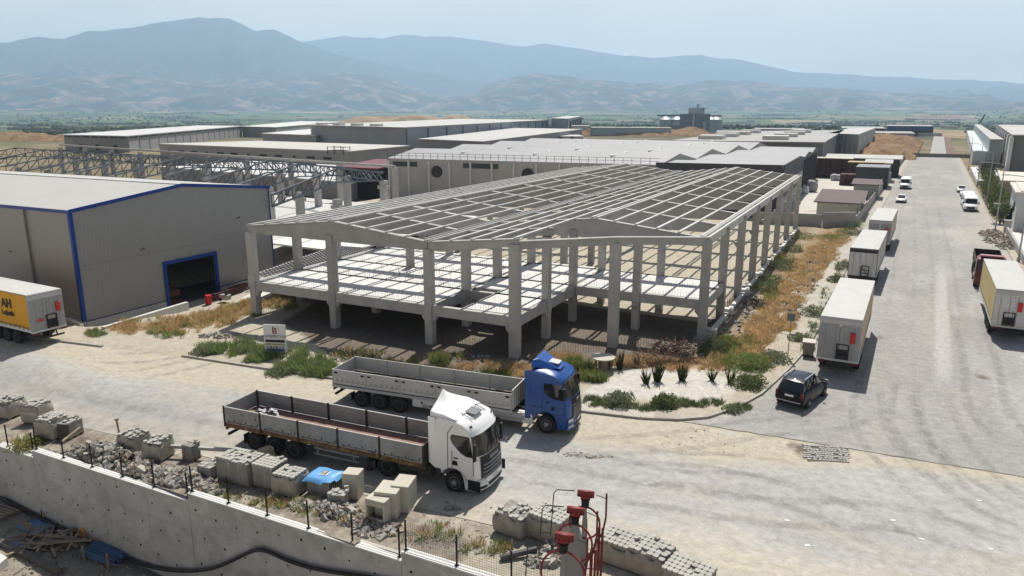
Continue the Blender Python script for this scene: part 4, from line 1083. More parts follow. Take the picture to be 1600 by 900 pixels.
# mezzanine columns stop at the slab, the outer ones run to the roof
column(-16.0, 0, 7.62, corb=[(1, 0, MZ-.75), (-1, 0, MZ-.75)])
column(0, 0, 8.15, .68, corb=[(-1, 0, MZ-.75), (0, 1, MZ-.75)])
column(5.35, 5.3, 7.85, .68, base=-1)
for (x, y, tp) in ((-16, 5.3, MZ-.3), (-16, 10.6, MZ-.3), (-16, 17.4, MZ-.3), (0, 5.3, 7.9), (0, 10.6, 7.7), (5.4, 10.6, 7.5), (0, 17.4, 7.3), (5.4, 17.4, 7.3), (-16, 10.6, 5.4), (-16, 17.4, 7.8)):
    column(x, y, tp, .58, corb=[(0, -1, MZ-.75), (0, 1, MZ-.75)] if tp > 4 and x > -10 else [])
def gable(y, xa, xb, peak, base_z=EZ, cut=None):
    """tapered precast gable beam; follows both roof slopes"""
    g = MB(); P = [(xa, rz_at(xa)-.62), (xa+1.0, rz_at(xa)-.66), (xb-1.0, rz_at(xb)-.66), (xb, rz_at(xb)-.62), (xb, rz_at(xb)-.12)]
    if xa < peak < xb: P.append((peak, RZ-.12))
    P.append((xa, rz_at(xa)-.12)); g.prism(P, y-.17, y+.17, 'y')
    Q = [(xa, rz_at(xa)-.12), (xb, rz_at(xb)-.12)] if not xa < peak < xb else [(xa, EZ-.12), (peak, RZ-.12), (xb, EZ-.12)]
    for (a, b), (c, d) in zip(Q, Q[1:]): g.bar((a, y, b+.07), (c, y, d+.07), .46, .1)
    g.build('gable_beam', CON, bf)
for i, y in enumerate(RW):
    gable(y, XL, XV, X1)
    if i >= 2: gable(y, XV, XR, X2)
gable(0.0, XV+.1, 0.25, X2); gable(5.3, XV+.1, .5, X2)
# purlins: long precast ribs down each slope
def purlin(x, y0, y1, z, w_=.1, h_=.15, nm='purlin'):
    g = MB(); ys = [y0]+[q for q in RW if y0 < q < y1]+[y1]
    for a, b in zip(ys, ys[1:]):
        g.box((x, (a+b)/2, z), (w_, b-a-.08, h_)); g.box((x, (a+b)/2, z+h_/2-.03), (w_+.12, b-a-.1, .05))
    g.build(nm, mat('bright_purlin_concrete', (.52, .51, .485), .9, .1, 1.5), bf)
for k in range(11):
    x = lerp(XL+.15, XV-.15, k/10); purlin(x if k != 5 else x-.2, -.25, 71.8, rz_at(x)+.03)
    if k == 5: purlin(x+.2, -.25, 71.8, rz_at(x)+.03)
for k in range(11):
    x = lerp(XV+.3, XR-.45, k/10); ys = max(-.25, 0 if x < .3 else (x if x < 10.6 else 10.6))
    ys = -.25 if x <= .6 else 10.4
    purlin(x if k != 5 else x-.2, ys, 71.8, rz_at(x)+.03)
    if k == 5: purlin(x+.2, ys, 71.8, rz_at(x)+.03)
# valley gutter and right edge gutter beam, chamfer beams
g = MB(); g.box((XV, 35.8, EZ-.12), (.5, 71.8, .2)); g.box((XV-.24, 35.8, EZ+.08), (.07, 71.8, .3)); g.box((XV+.24, 35.8, EZ+.08), (.07, 71.8, .3)); g.build('valley_gutter', CON, bf)
g = MB(); g.box((XR, 41.1, EZ-.3), (.3, 61.4, .55)); g.box((XR+.2, 41.1, EZ+.03), (.1, 61.6, .22)); g.box((XR-.22, 41.1, EZ+.03), (.1, 61.6, .22)); g.build('edge_gutter', CON2, bf)
g = MB(); g.box((XL-.12, 35.8, EZ-.15), (.3, 71.8, .4)); g.build('edge_beam', CON, bf)
g = MB(); g.bar((0.1, .05, 8.05), (5.35, 5.3, 7.95), .34, .5); g.bar((0.1, .05, 8.33), (5.35, 5.3, 8.23), .5, .08); g.build('chamfer_beam', CON, bf)
g = MB(); g.bar((5.35, 5.3, 7.95), (XR, 10.6, 7.55), .34, .5); g.bar((5.35, 5.3, 8.23), (XR, 10.6, 7.83), .5, .08); g.build('chamfer_beam', CON, bf)
# mezzanine slab with a stair opening, beams under it, starter bars
SLAB = mat('mezzanine_slab_top', (.58, .57, .55), .9, .08, 2.5, bump=.1, col2=(.5, .48, .45), thr=(.6, .8))
def slab(x0, x1, y0, y1, nm='floor_slab'):
    g = MB(); g.box(((x0+x1)/2, (y0+y1)/2, MZ-.1), (x1-x0, y1-y0, .2)); o_ = g.build(nm, CON, bf)
    g = MB(); g.box(((x0+x1)/2, (y0+y1)/2, MZ+.01), (x1-x0-.02, y1-y0-.02, .02)); g.build('slab_top', SLAB, o_)  # pale colour on top only; darker underside deepens the shade below
slab(XL+.3, XV, .3, 18.2); slab(XV+.01, -4.2, 6.4, 18.2); slab(-4.19, 0, .35, 18.2); slab(.01, XR, 10.85, 17.7)
def beam(a, b, d=.75, w_=.4, z=MZ):
    g = MB(); g.bar((a[0], a[1], z-d/2+.02), (b[0], b[1], z-d/2+.02), w_, d); g.build('floor_beam', CON, bf)
for y in (0, 5.3, 10.6, 17.4):
    beam((XL+.32, y), (XV-.32, y), .78 if y == 0 else .9)
    beam((XV+.32, y), (-.32, y))
for y in (10.6, 17.4): beam((.32, y), (XR-.32, y))
for x in (XL, XV, 0): beam((x, .32), (x, 17.1), .8)
beam((-4.3, .3), (-4.3, 6.3), .5, .2); beam((XV+.3, 6.4), (-4.3, 6.4), .5, .2)
beam((XR, 10.9), (XR, 17.1), .8)
g = MB(); rnd = random.Random(5)
for x0, x1, y in ((XL+.5, XV-.4, .55), (XL+.5, XV-.4, 5.5), (XL+.5, XV-.4, 10.8), (-4, -.4, .7), (-4, -.4, 5.4), (.4, XR-.5, 11.0), (-6.5, -.4, 10.8), (-4, -.4, 14.0), (XL+.6, XV-.5, 14.2), (.4, XR-.5, 14.2), (-4.0, -.4, 3.0)):
    n = int((x1-x0)/.22)
    for k in range(n):
        x = x0+k*.22; hh = .42*rnd.uniform(.6, 1.25); g.bar((x, y+rnd.uniform(-.05, .05), MZ), (x+rnd.uniform(-.05, .05), y+rnd.uniform(-.07, .07), MZ+hh), .014, .014)
for k in range(120):
    x = -14+rnd.gauss(0, 2.2); y = 8+rnd.gauss(0, 1.3); g.bar((x, y, MZ), (x+rnd.uniform(-.2, .2), y+rnd.uniform(-.2, .2), MZ+rnd.uniform(.2, .6)), .014, .014)
tag(g.build('starter_bars', mat('rusty_rebar', (.09, .05, .035), .85, .3), bf), kind='stuff')
# strip plinths between columns along the right edge
g = MB()
for k in range(2, 9):
    y0, y1 = RW[k], RW[k+1]; g.box((XR+.45, (y0+y1)/2, .1), (.35, (y1-y0)*.92, .5)); g.box((XR+.5, y0+1.0, .25), (.8, .7, .7))
g.build('edge_footing', CON2, bf)
g = MB()
for a, b in (((XL, 0), (-16, 0)), ((-16, 0), (XV, 0)), ((XV, 0), (0, 0)), ((0, 0), (5.35, 5.3)), ((5.35, 5.3), (XR, 10.6))): g.bar((a[0], a[1], -.15), (b[0], b[1], -.15), .5, .34)
for x, y in ((XL, 0), (-16, 0), (XV, 0), (0, 0), (5.35, 5.3), (XR, 10.6)): g.box((x, y, -.12), (1.1, 1.1, .36))
g.build('ground_beam', CON, bf)
# rebar sticking up along the front ground beams and left edge
g = MB()
for (a, b, n, hh) in (((0.3, .1), (5.2, 5.0), 34, 1.0), ((5.6, 5.4), (XR-.3, 10.2), 30, .8), ((XV+.3, -.05), (-.4, -.05), 36, 1.0), ((XL, .8), (XL, 17), 60, 1.1), ((XR, 11), (XR, 26), 60, 1.0)):
    for k in range(n):
        t = k/n; x = lerp(a[0], b[0], t); y = lerp(a[1], b[1], t); g.bar((x, y, -.1), (x+rnd.uniform(-.05, .05), y+rnd.uniform(-.05, .05), hh*rnd.uniform(.6, 1.1)), .02, .02)
tag(g.build('starter_bars', mat('rusty_rebar', (.09, .05, .035)), bf), kind='stuff')

# ================================================================ grey hall with blue trim
HA = radians(3.0); HX, HY = -60.4, 34.2
hall = thing('metal_clad_hall', 'grey profiled-metal hall with bright blue corner and eave trim and an open dark doorway', 'hall', (HX, HY, 0), HA)
CLAD = mat('grey_profiled_cladding', (.275, .27, .265), .45, .04, 6, metal=.15, wave=(1, .3, .6, .02))
CLADX = mat('grey_profiled_cladding_front', (.285, .28, .272), .45, .04, 6, metal=.15, wave=(0, .3, .6, .02))
HBLUE = mat('hall_blue_trim', (.006, .04, .24), .4, .05)
HD, HLn, HE, HR = 22.0, 62, 9.0, 10.15
zb = -.25; ya, yb = 8.35, 14.0; dh = 3.05
g = MB(); g.prism([(0, zb), (ya, zb), (ya, dh), (yb, dh), (yb, zb), (HD, zb), (HD, HE), (HD/2, HR), (0, HE)], -.12, 0, 'x'); g.build('gable_wall', CLAD, hall)
g = MB(); g.box((-HLn/2-.06, .06, (HE+zb)/2), (HLn-.12, .12, HE-zb)); g.build('front_wall', CLADX, hall)
g = MB(); g.box((-HLn/2-.06, HD-.06, (HE+zb)/2), (HLn-.12, .12, HE-zb)); g.box((-HLn, HD/2, (HE+zb)/2), (.1, HD, HE-zb)); g.build('back_wall', CLADX, hall)
g = MB()
for s0, s1 in ((0, 1), (1, 0)):
    y0, y1 = (-.15, HD/2) if s0 == 0 else (HD/2, HD+.15); z0, z1 = (HE+.03, HR+.05) if s0 == 0 else (HR+.05, HE+.03)
    g.add([(.12, y0, z0), (.12, y1, z1), (-HLn-.1, y1, z1), (-HLn-.1, y0, z0), (.12, y0, z0+.1), (.12, y1, z1+.1), (-HLn-.1, y1, z1+.1), (-HLn-.1, y0, z0+.1)], [(0, 1, 2, 3), (7, 6, 5, 4), (0, 4, 5, 1), (1, 5, 6, 2), (2, 6, 7, 3), (3, 7, 4, 0)])
g.build('roof', mat('pale_sheet_roof', (.41, .4, .375), .55, .05, 5, wave=(0, .5, .35, .03)), hall)
g = MB(); g.bar((.14, -.16, HE+.03), (.14, HD/2, HR+.07), .06, .3); g.bar((.14, HD/2, HR+.07), (.14, HD+.16, HE+.03), .06, .3)
g.box((.02, -.04, (HE+zb)/2), (.26, .3, HE-zb)); g.box((.02, HD-.03, (HE+zb)/2), (.12, .1, HE-zb)); g.box((-HLn/2, -.1, HE-.02), (HLn, .14, .26)); g.build('blue_trim', HBLUE, hall)
g = MB(); g.box((.03, ya-.15, dh/2-.5), (.2, .3, dh+1.2)); g.box((.03, yb+.15, dh/2-.3), (.2, .3, dh+.9)); g.box((.03, (ya+yb)/2, dh+.15), (.2, yb-ya+.6, .3)); g.build('door_frame', HBLUE, hall)
g = MB(); g.box((-.06, ya/2, -.75), (.16, ya-.3, 1.1)); g.box((-.06, (yb+HD)/2, -.75), (.16, HD-yb-.3, 1.1)); g.box((-HLn/2, .02, -.75), (HLn, .16, 1.1)); g.build('plinth', mat('whitewashed_plinth', (.5, .5, .48), .9, .12, 1.2, col2=(.36, .35, .33), thr=(.5, .7)), hall)
g = MB(); g.box((.03, ya/2, zb-.03), (.14, ya-.4, .08)); g.box((.03, (yb+HD)/2, zb-.03), (.14, HD-yb-.4, .08)); g.build('drip_flashing', mat('navy_flashing', (.02, .03, .09), .5), hall)
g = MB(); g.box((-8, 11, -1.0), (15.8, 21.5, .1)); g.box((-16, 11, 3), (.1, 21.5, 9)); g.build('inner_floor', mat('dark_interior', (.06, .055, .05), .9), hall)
g = MB()
for k in range(5): g.box((-3-k*.9, 11+.3*k, -.6), (.5, 1.6, .6+.15*k))
g.build('stored_parts', mat('dim_rust_parts', (.3, .1, .05), .8), hall)
for k in range(1, 4):
    g = MB(); g.bar((.004, 0.3, 9.0-2.3*k), (.004, HD-.3, 9.0-2.3*k), .01, .02) if k == 2 else None
    if k == 2: g.build('sheet_overlap', mat('overlap_dark', (.1, .1, .1), .6), hall)
for y, z in ((6.2, 4.9), (17.5, 6.3)): g = MB(); g.box((.03, y, z), (.05, .5, .04), rx=.2); g.box((.03, y+.1, z+.06), (.04, .12, .12)); g.build('wall_bracket', BLACK, hall)
g = MB(); g.box((-9, -.03, 5.0), (.5, .05, .05)); g.build('wall_bracket', BLACK, hall)
for x in (-6, -22, -38): g = MB(); g.box((x, -.12, 4.4), (.14, .14, 9.0)); g.build('downpipe', mat('grey_downpipe', (.2, .2, .2), .5), hall)
g = MB(); g.box((-HLn/2, HD/2, HR+.17), (HLn, .6, .05)); g.build('ridge_cap', mat('ridge_cap_pale', (.5, .49, .46), .5), hall)
# yard between hall and drive
def prop(mb, name, m, label, cat, group=None, **k): return tag(mb.build(name, m, **k), label, cat, group)
g = MB(); a = bp(162, 520, -.2); b = bp(293, 480, -.2); g.bar((a.x, a.y, -.35), (b.x, b.y, -.35), .35, 1.3); prop(g, 'retaining_wall', CON2, 'low concrete wall with a sunlit top in front of the grey hall', 'wall')
g = MB(); a = bp(104, 500, -.1); b = bp(128, 510, -.1); g.bar((a.x, a.y, -.35), (b.x, b.y, -.35), .3, .9); prop(g, 'retaining_wall', CON2, 'short stub of low concrete wall beside the yellow trailer rear', 'wall')
dv = [bp(q[0], q[1], -.45) for q in ((328, 492), (395, 457), (530, 425), (600, 428), (520, 462), (445, 462), (385, 480))]
g = MB(); g.prism([(v.x, v.y) for v in dv], -1.2, -.42); struct(g.build('driveway', mat('driveway_concrete', (.55, .54, .5), .9, .1, 2)))
def steel_pile(px0, px1, z, n, nm, label, m, wd_=1.2, h_=.18):
    t = thing(nm, label, 'steel beams', (0, 0, 0)); a = bp(*px0, z); b = bp(*px1, z); d = (b-a).normalized(); nrm = Vector((-d.y, d.x, 0))
    for k in range(n):
        o_ = nrm*((k % 4)*wd_/4)+Vector((0, 0, (k//4)*h_)); g = MB(); g.bar(a+o_+d*random.uniform(0, .6), b+o_-d*random.uniform(0, .6), .16, h_*.9); g.build('beam', m, t)
steel_pile((205, 492), (288, 470), -.85, 8, 'beam_stack', 'stack of dark red steel beams between the low wall and the hall', mat('red_oxide_steel', (.09, .022, .02), .7, .25))
steel_pile((332, 468), (388, 448), -.75, 10, 'beam_stack', 'stack of red oxide beams right of the hall doorway', mat('red_oxide_steel', (.09, .022, .02)))
g = MB(); c = bp(182, 497, -1.0); g.box((c.x, c.y, -.55), (1.6, 1.2, .9), rz=.1); g.box((c.x, c.y, -.08), (1.7, 1.3, .06), rz=.1); prop(g, 'wrapped_pallet', mat('white_wrap', (.5, .52, .55), .5, .1), 'pale wrapped pallet load against the hall plinth', 'pallet', bevel=.03)
g = MB(); c = bp(326, 474, -.95); g.lathe([(.28, 0), (.3, .1), (.3, .8), (.27, .86)], 14, Matrix.Translation((c.x, c.y, -1.0))); prop(g, 'barrel', RED, 'red barrel at the right side of the hall doorway', 'barrel')
t = thing('generator', 'small grey machine standing by the beams right of the hall doorway', 'machine', (bp(352, 468, -.8)[0], bp(352, 468, -.8)[1], -.9), .2)
g = MB(); g.box((0, 0, .35), (1.0, .6, .5)); g.build('housing', GALV, t, bevel=.04)
g = MB(); g.lathe([(.16, 0), (.16, .5), (.05, .6)], 10, Matrix.Translation((.2, 0, .55))); g.build('motor', DIRTYBLK, t)
for y in (-.3, .3): g = MB(); g.lathe([(.16, -.05), (.16, .05)], 12, Matrix.Translation((-.3, y, .16)) @ Matrix.Rotation(pi/2, 4, 'X')); g.build('wheel', RUB, t)

# ================================================================ steel truss yard behind the hall
TR = mat('blue_grey_truss_steel', (.09, .11, .13), .6, .2, 1)
ty = thing('truss_frame_building', 'half-built hall frame of blue-grey steel roof trusses on concrete columns behind the grey hall', 'building')
def truss(parent, a, b, zc, rise, n=14, nm='roof_truss'):
    g = MB(); a = Vector(a); b = Vector(b); lo = []; hi = []
    for k in range(n+1):
        t = k/n; p = a.lerp(b, t); r = rise*(1-abs(2*t-1)); lo.append(Vector((p.x, p.y, zc+r*.72))); hi.append(Vector((p.x, p.y, zc+1.25+r)))
    for L_ in (lo, hi):
        for p, q in zip(L_, L_[1:]): g.bar(p, q, .2, .17)
    for k in range(n+1): g.bar(lo[k], hi[k], .09, .09)
    for k in range(n): g.bar(lo[k] if k < n/2 else lo[k+1], hi[k+1] if k < n/2 else hi[k], .09, .09)
    g.build(nm, TR, parent)
TX = [(-61.0, 56), (-71.5, 60), (-80.5, 63), (-90, 64), (-99.5, 63.4), (-109, 64), (-120, 64.5), (-131, 65), (-143, 66), (-155, 67)]
TEND = []
for i, (x, y) in enumerate(TX):
    e = Vector((x-9.5-.3*i, y+30.5, 0)); TEND.append(e)
    truss(ty, (x, y, 0), e, 7.0, 1.6)
    for q, c_ in (((x, y), 7.0), (tuple(e[:2]), 7.2))[0 if i else 1:]:
        g = MB(); g.box((q[0], q[1], 3.5), (.9, .9, 7.0)); g.box((q[0], q[1], c_-1.2), (1.5, 1.1, .5)); g.build('column', CON, ty)
    g = MB(); q = Vector((x, y, 0)).lerp(e, .5); g.box((q.x, q.y, 3.0), (.9, .9, 6.0)); g.box((q.x, q.y, 5.0), (1.5, 1.0, .45)); g.build('column', CON, ty)
for i in range(len(TX)-1):
    truss(ty, TEND[i], TEND[i+1], 6.8, 0, 7, 'edge_truss')
a = onwall(40, 230, (-170, 112), (-80, 96)); 
g = MB(); A2, B2 = Vector((-205, 116, 8.3)), Vector((-79, 100, 7.9)); g.bar(A2, B2, .4, .4); g.build('tie_beam', CON, ty)
for k in range(10):
    q = A2.lerp(B2, k/9); g = MB(); g.box((q.x, q.y, 3.8), (.8, .8, 7.8)); g.build('column', CON, ty)
g = MB(); g.prism([(-66, 60), (-79, 101), (-128, 104), (-124, 62)], -.1, 1.1); g.build('floor_slab', mat('yard_slab', (.5, .49, .46), .9, .12, 3), ty)
g = MB(); g.prism([(-54.5, 60), (-57, 92), (-75, 95), (-66.5, 60)], 1.8, 2.0); g.build('slab_deck', mat('slab_deck_pale', (.62, .61, .58), .9, .1, 3), ty)
t = thing('rebar_mesh_stack', 'field of dark reinforcing mesh laid out on the deck left of the concrete frame', 'reinforcement')
g = MB()
for k in range(30):
    u = k/29; a_ = Vector((-54, 46.5, 2.05)).lerp(Vector((-58, 62, 2.05)), u); g.bar(a_, a_+Vector((7.0, 1.2, 0)), .07, .06)
for k in range(14):
    u = k/13; a_ = Vector((-54, 46.5, 2.12)).lerp(Vector((-47, 47.7, 2.12)), u); g.bar(a_, a_+Vector((-4, 15.5, 0)), .05, .05)
g.build('bars', mat('dark_rebar', (.05, .05, .055), .7, .3), t)
g = MB(); g.prism([(-54.2, 46.2), (-47.2, 47.4), (-51, 63.2), (-58.3, 62.2)], 1.0, 1.98); g.build('deck', mat('yard_slab', (.5, .49, .46)), t)

# ================================================================ warehouses
def quadb(name, label, NL, NR, FL, FR, h, wall, roofm, cat='warehouse', z0=-1, gables=0, gh=1.4, par=.0, over=.15, axis='v'):
    """box on an arbitrary four-cornered plan; gables = number of pitched bays"""
    t = thing(name, label, cat); P = [Vector((p[0], p[1], 0)) for p in (NL, NR, FR, FL)]
    g = MB(); g.prism([(p.x, p.y) for p in P], z0, h); g.build('wall', wall, t)
    def uv(u, v): return P[0].lerp(P[1], u).lerp(P[3].lerp(P[2], u), v)
    g = MB()
    if gables:
        n = gables*2; rows = []
        for k in range(n+1):
            z = h+.05+(gh if k % 2 else 0)
            a, b = (uv(-.004, k/n), uv(1.004, k/n)) if axis == 'v' else (uv(k/n, -.004), uv(k/n, 1.004))
            rows.append([Vector((a.x, a.y, z)), Vector((b.x, b.y, z))])
        g.grid(rows)
        for e in (0, 1):
            ge = MB()
            for k in range(gables):
                a, b, c = rows[2*k][e], rows[2*k+1][e], rows[2*k+2][e]
                ge.add([a, b, c, (c.x, c.y, h-.5), (a.x, a.y, h-.5)], [(0, 1, 2, 3, 4)])
            ge.build('gable_end', wall, t)
    else:
        c = sum(P, Vector())/4; Q = [c+(p-c)*(1+over/10) for p in P]; g.prism([(p.x, p.y) for p in Q], h+.005, h+.35)
    g.build('roof', roofm, t)
    return t, P, uv
SHW = mat('white_sheet_roof', (.29, .29, .295), .6, .06, 12, coord='World', brick=dict(w=40, h=5.2, m=.62, g=.1, v=.94, o=0))
GW = mat('grey_panel_wall', (.28, .28, .28), .85, .1, 6, brick=dict(w=6, h=1.6, m=.8, g=.04, v=.94, o=0), coord='World')
PALE = mat('pale_flat_roof', (.42, .41, .39), .8, .08, 14, coord='World')
LGW = mat('blue_grey_panel_wall', (.3, .32, .34), .8, .07, 12, coord='World')
t, P, uv = quadb('sawtooth_warehouse', 'long warehouse with a white many-gabled sheet roof and roof-edge railing', (-94, 117), (-41, 125), (-104, 206), (-38, 206), 7.9, mat('beige_grey_panel_wall', (.4, .385, .36), .9, .1, 5), SHW, gables=4, gh=1.5)
NLp, NRp = P[0], P[1]; dW = (NRp-NLp); nW = Vector((dW.y, -dW.x, 0)).normalized()
def onf(u, z, off=.0): q = NLp+dW*u+nW*off; return Vector((q.x, q.y, z))
g = MB()
for k in range(34):
    a = onf(k/34, 8.0, .1); g.bar(a, a+Vector((0, 0, 1.1)), .07, .07)
for z in (8.55, 9.05): g.bar(onf(0, z, .1), onf(1, z, .1), .06, .06)
g.build('roof_railing', mat('dark_railing', (.1, .1, .1), .6), t)
for u0, u1 in ((.02, .12), (.305, .44)):
    g = MB(); g.bar(onf(u0, 6.9, .05), onf(u1, 6.9, .05), .12, .9); g.build('strip_window', mat('dull_green_glass', (.04, .05, .05), .2), t)
for u in (.2, .55, .8):
    q = onf(u, 5.6, .08); T = Matrix.Translation(q) @ Matrix.Rotation(math.atan2(dW.y, dW.x), 4, 'Z') @ Matrix.Rotation(pi/2, 4, 'X')
    g = MB(); g.lathe([(1.15, -.05), (1.15, .12), (1.0, .14)], 20, T); g.build('round_vent', mat('dark_vent', (.03, .03, .03), .6), t)
for k in range(13):
    g = MB(); a = onf(k/12*.99+.005, 0, .12); g.bar(a, a+Vector((0, 0, 7.6)), .5, .35); g.build('wall_pilaster', CON2, t)
for k in range(3):
    for v in (.1, .35, .62, .86):
        a = uv(.22+.28*k+.02, v-.03); b = uv(.22+.28*k+.02, v+.07); g = MB(); g.bar(Vector((a.x, a.y, 9.0)), Vector((b.x, b.y, 9.3)), .35, .25); g.build('roof_upstand', mat('bright_flashing', (.7, .7, .7), .5), t)
DK = mat('anthracite_cladding', (.055, .057, .062), .5, .08, 5, wave=(2, .5, .3, .02))
t, P, uv = quadb('dark_fronted_warehouse', 'warehouse wing with anthracite cladding, white sheet roof and grey loading doors facing the yard', (-40.5, 122), (-20.5, 125.5), (-41, 206), (-25.5, 206), 7.7, DK, SHW, gables=4, gh=.7)
g = MB(); a, b, c = P[0], P[1], P[2]
g.bar(Vector((a.x, a.y-.12, 7.9)), Vector((b.x, b.y-.12, 7.9)), .25, 1.4); g.bar(Vector((b.x+.12, b.y, 7.9)), Vector((lerp(b.x, c.x, .35)+.12, lerp(b.y, c.y, .35), 7.9)), .25, 1.4); g.build('parapet', DK, t)
dE = (c-b); nE = Vector((dE.y, -dE.x, 0)).normalized()
for k in range(9):
    u0 = .02+k*.05; g = MB(); p = b+dE*u0+nE*.1; q = b+dE*(u0+.038)+nE*.1
    g.bar(Vector((p.x, p.y, 4.6)), Vector((q.x, q.y, 4.6)), .1, 1.5); g.bar(Vector((p.x, p.y, 1.6)), Vector((q.x, q.y, 1.6)), .1, 3.0); g.build('loading_door', mat('grey_white_door', (.36, .37, .38), .6), t)
for k in range(8):
    u0 = .5+k*.06; g = MB(); p = b+dE*u0+nE*.1; g.bar(Vector((p.x, p.y, 0)), Vector((p.x, p.y, 7.2)), .5, .3); g.build('pier', DK, t)
t, P, uv = quadb('flat_roof_warehouse', 'large warehouse with a grey flat roof and rows of box rooflights', (-66, 213), (-26, 220), (-72, 330), (-36, 372), 8.6, mat('mid_grey_wall', (.2, .2, .2), .8), mat('grey_membrane_roof', (.34, .33, .31), .9, .08, 20, coord='World'))
for i in range(2):
    for k in range(4):
        p = uv(.2+.45*i, .12+.2*k); g = MB(); g.box((p.x, p.y, 9.5), (7, 9, 1.2), rz=.1); g.build('rooflight', CON2, t)
t, P, uv = quadb('tall_panel_warehouse', 'tall pale grey panelled building end left of the road beyond the yard', (-36, 318), (-24.2, 305), (-38, 420), (-27, 440), 8.6, mat('pale_panel_wall', (.42, .43, .43), .8, .06, 9, coord='World'), PALE)
for k in range(7):
    p = P[0].lerp(P[1], k/6); g = MB(); g.box((p.x+.1, p.y-.2, 4.2), (.5, .5, 8.2)); g.build('pier', mat('pale_pier', (.42, .43, .44), .8), t)
t, P, uv = quadb('panel_warehouse', 'wide blue-grey panelled warehouse with plain windowless left block', (-291, 298), (-207, 271), (-420, 640), (-300, 600), 10, LGW, PALE)
for k in range(12):
    p = P[1].lerp(P[2], k/12); g = MB(); g.box((p.x+.3, p.y, 4.8), (.35, .35, 9.4)); g.build('downpipe', mat('dark_pipe', (.05, .05, .06), .6), t)
for k in range(4):
    p = P[0].lerp(P[1], .04+.2*k); g = MB(); g.box((p.x+3, p.y+3, 10.9), (5, 4, 1.2)); g.build('roof_unit', CON2, t)
t, P, uv = quadb('panel_warehouse', 'far grey warehouse end with T-shaped dark brackets over its tall doors', (-292, 590), (-262, 560), (-440, 930), (-402, 900), 11.5, LGW, PALE)
for k in range(6):
    p = P[1].lerp(P[2], .08+k*.16); g = MB(); g.box((p.x+.6, p.y, 4.5), (1.2, 2.6, 9)); g.box((p.x+.8, p.y, 9.3), (1.2, 14, .9)); g.build('door_bracket', BLACK, t)
t, P, uv = quadb('low_warehouse', 'low grey warehouse with pale roof in front of the blue-grey panelled one', (-190, 258), (-152, 248), (-262, 470), (-205, 460), 5.6, mat('mid_grey_panels', (.25, .25, .26), .85, .1, 8, coord='World'), PALE)
t, P, uv = quadb('clerestory_warehouse', 'far left concrete warehouse with a white roof and dark clerestory slots', (-347, 199), (-304, 201.5), (-492, 384), (-446, 386), 6.7, mat('plain_concrete_wall', (.32, .31, .3), .9, .1, 8, coord='World'), mat('bright_flat_roof', (.5, .5, .49), .8, .05, 20), over=.3)
for (A3, B3, n) in ((P[0], P[1], 7), (P[1], P[2], 17)):
    d3 = (B3-A3); n3 = Vector((d3.y, -d3.x, 0)).normalized()
    for k in range(n):
        p = A3+d3*((k+.1)/n)+n3*.1; q = A3+d3*((k+.85)/n)+n3*.1; g = MB(); g.bar(Vector((p.x, p.y, 6.1)), Vector((q.x, q.y, 6.1)), .1, .6); g.build('clerestory_window', BLACK, t)
        p = A3+d3*((k+.0)/n)+n3*.1; g = MB(); g.bar(Vector((p.x, p.y, 0)), Vector((p.x, p.y, 6.6)), .12, .3); g.build('pier', CON, t)
for u in (.25, .52, .8):
    p = P[0].lerp(P[1], u)+Vector((0, -.2, 0)); g = MB(); g.box((p.x, p.y, 1.6), (2.2, .2, 2.6)); g.build('door', BLACK, t)
t, P, uv = quadb('flat_roof_warehouse', 'grey warehouse with a long pale flat roof and small high windows right behind the trusses', (-232, 165), (-141.4, 158.8), (-222, 200), (-148.5, 195.4), 6, mat('plain_concrete_wall', (.32, .31, .3)), mat('warm_pale_roof', (.45, .435, .4), .8, .06, 14, coord='World'))
for k in range(12):
    u = .06+k*.077; p = P[0].lerp(P[1], u)+Vector((0, -.1, 0)); g = MB(); g.box((p.x, p.y, 4.1), (3.2 if k % 3 else 1.0, .12, .6), rz=-.07); g.build('high_window', BLACK, t)
g = MB()
for z in (6.4, 7.3): g.box((-146, 160, z), (6, 3, .08))
for x in (-149, -146.5, -143.2): g.box((x, 158.6, 6.4), (.15, .15, 2.2)); g.box((x, 161.4, 6.4), (.15, .15, 2.2))
g.build('roof_cage', DIRTYBLK, t)
quadb('low_roof_building', 'pale low building roof left of the long blue-grey warehouse', (-330, 300), (-280, 290), (-400, 420), (-330, 410), 5, mat('plain_concrete_wall', (.32, .31, .3)), mat('bright_flat_roof', (.62, .62, .6)))
quadb('long_white_roof_shed', 'far long shed with a bright white roof behind the clerestory warehouse', (-445, 386), (-400, 376), (-640, 640), (-560, 620), 6.5, mat('plain_concrete_wall', (.32, .31, .3)), mat('bright_flat_roof', (.62, .62, .6)))
quadb('low_white_roof', 'bright white low roof seen through the steel trusses', (-172, 122), (-100, 112), (-168, 150), (-112, 146), 3.0, mat('plain_concrete_wall', (.32, .31, .3)), mat('bright_flat_roof', (.62, .62, .6)))
quadb('dark_open_shed', 'dark open-fronted shed with a maroon fascia behind the steel trusses', (-107, 116), (-96, 116), (-116, 140), (-104, 142), 5.6, mat('shed_dark', (.012, .012, .013), .9), mat('maroon_fascia', (.12, .02, .03), .6))
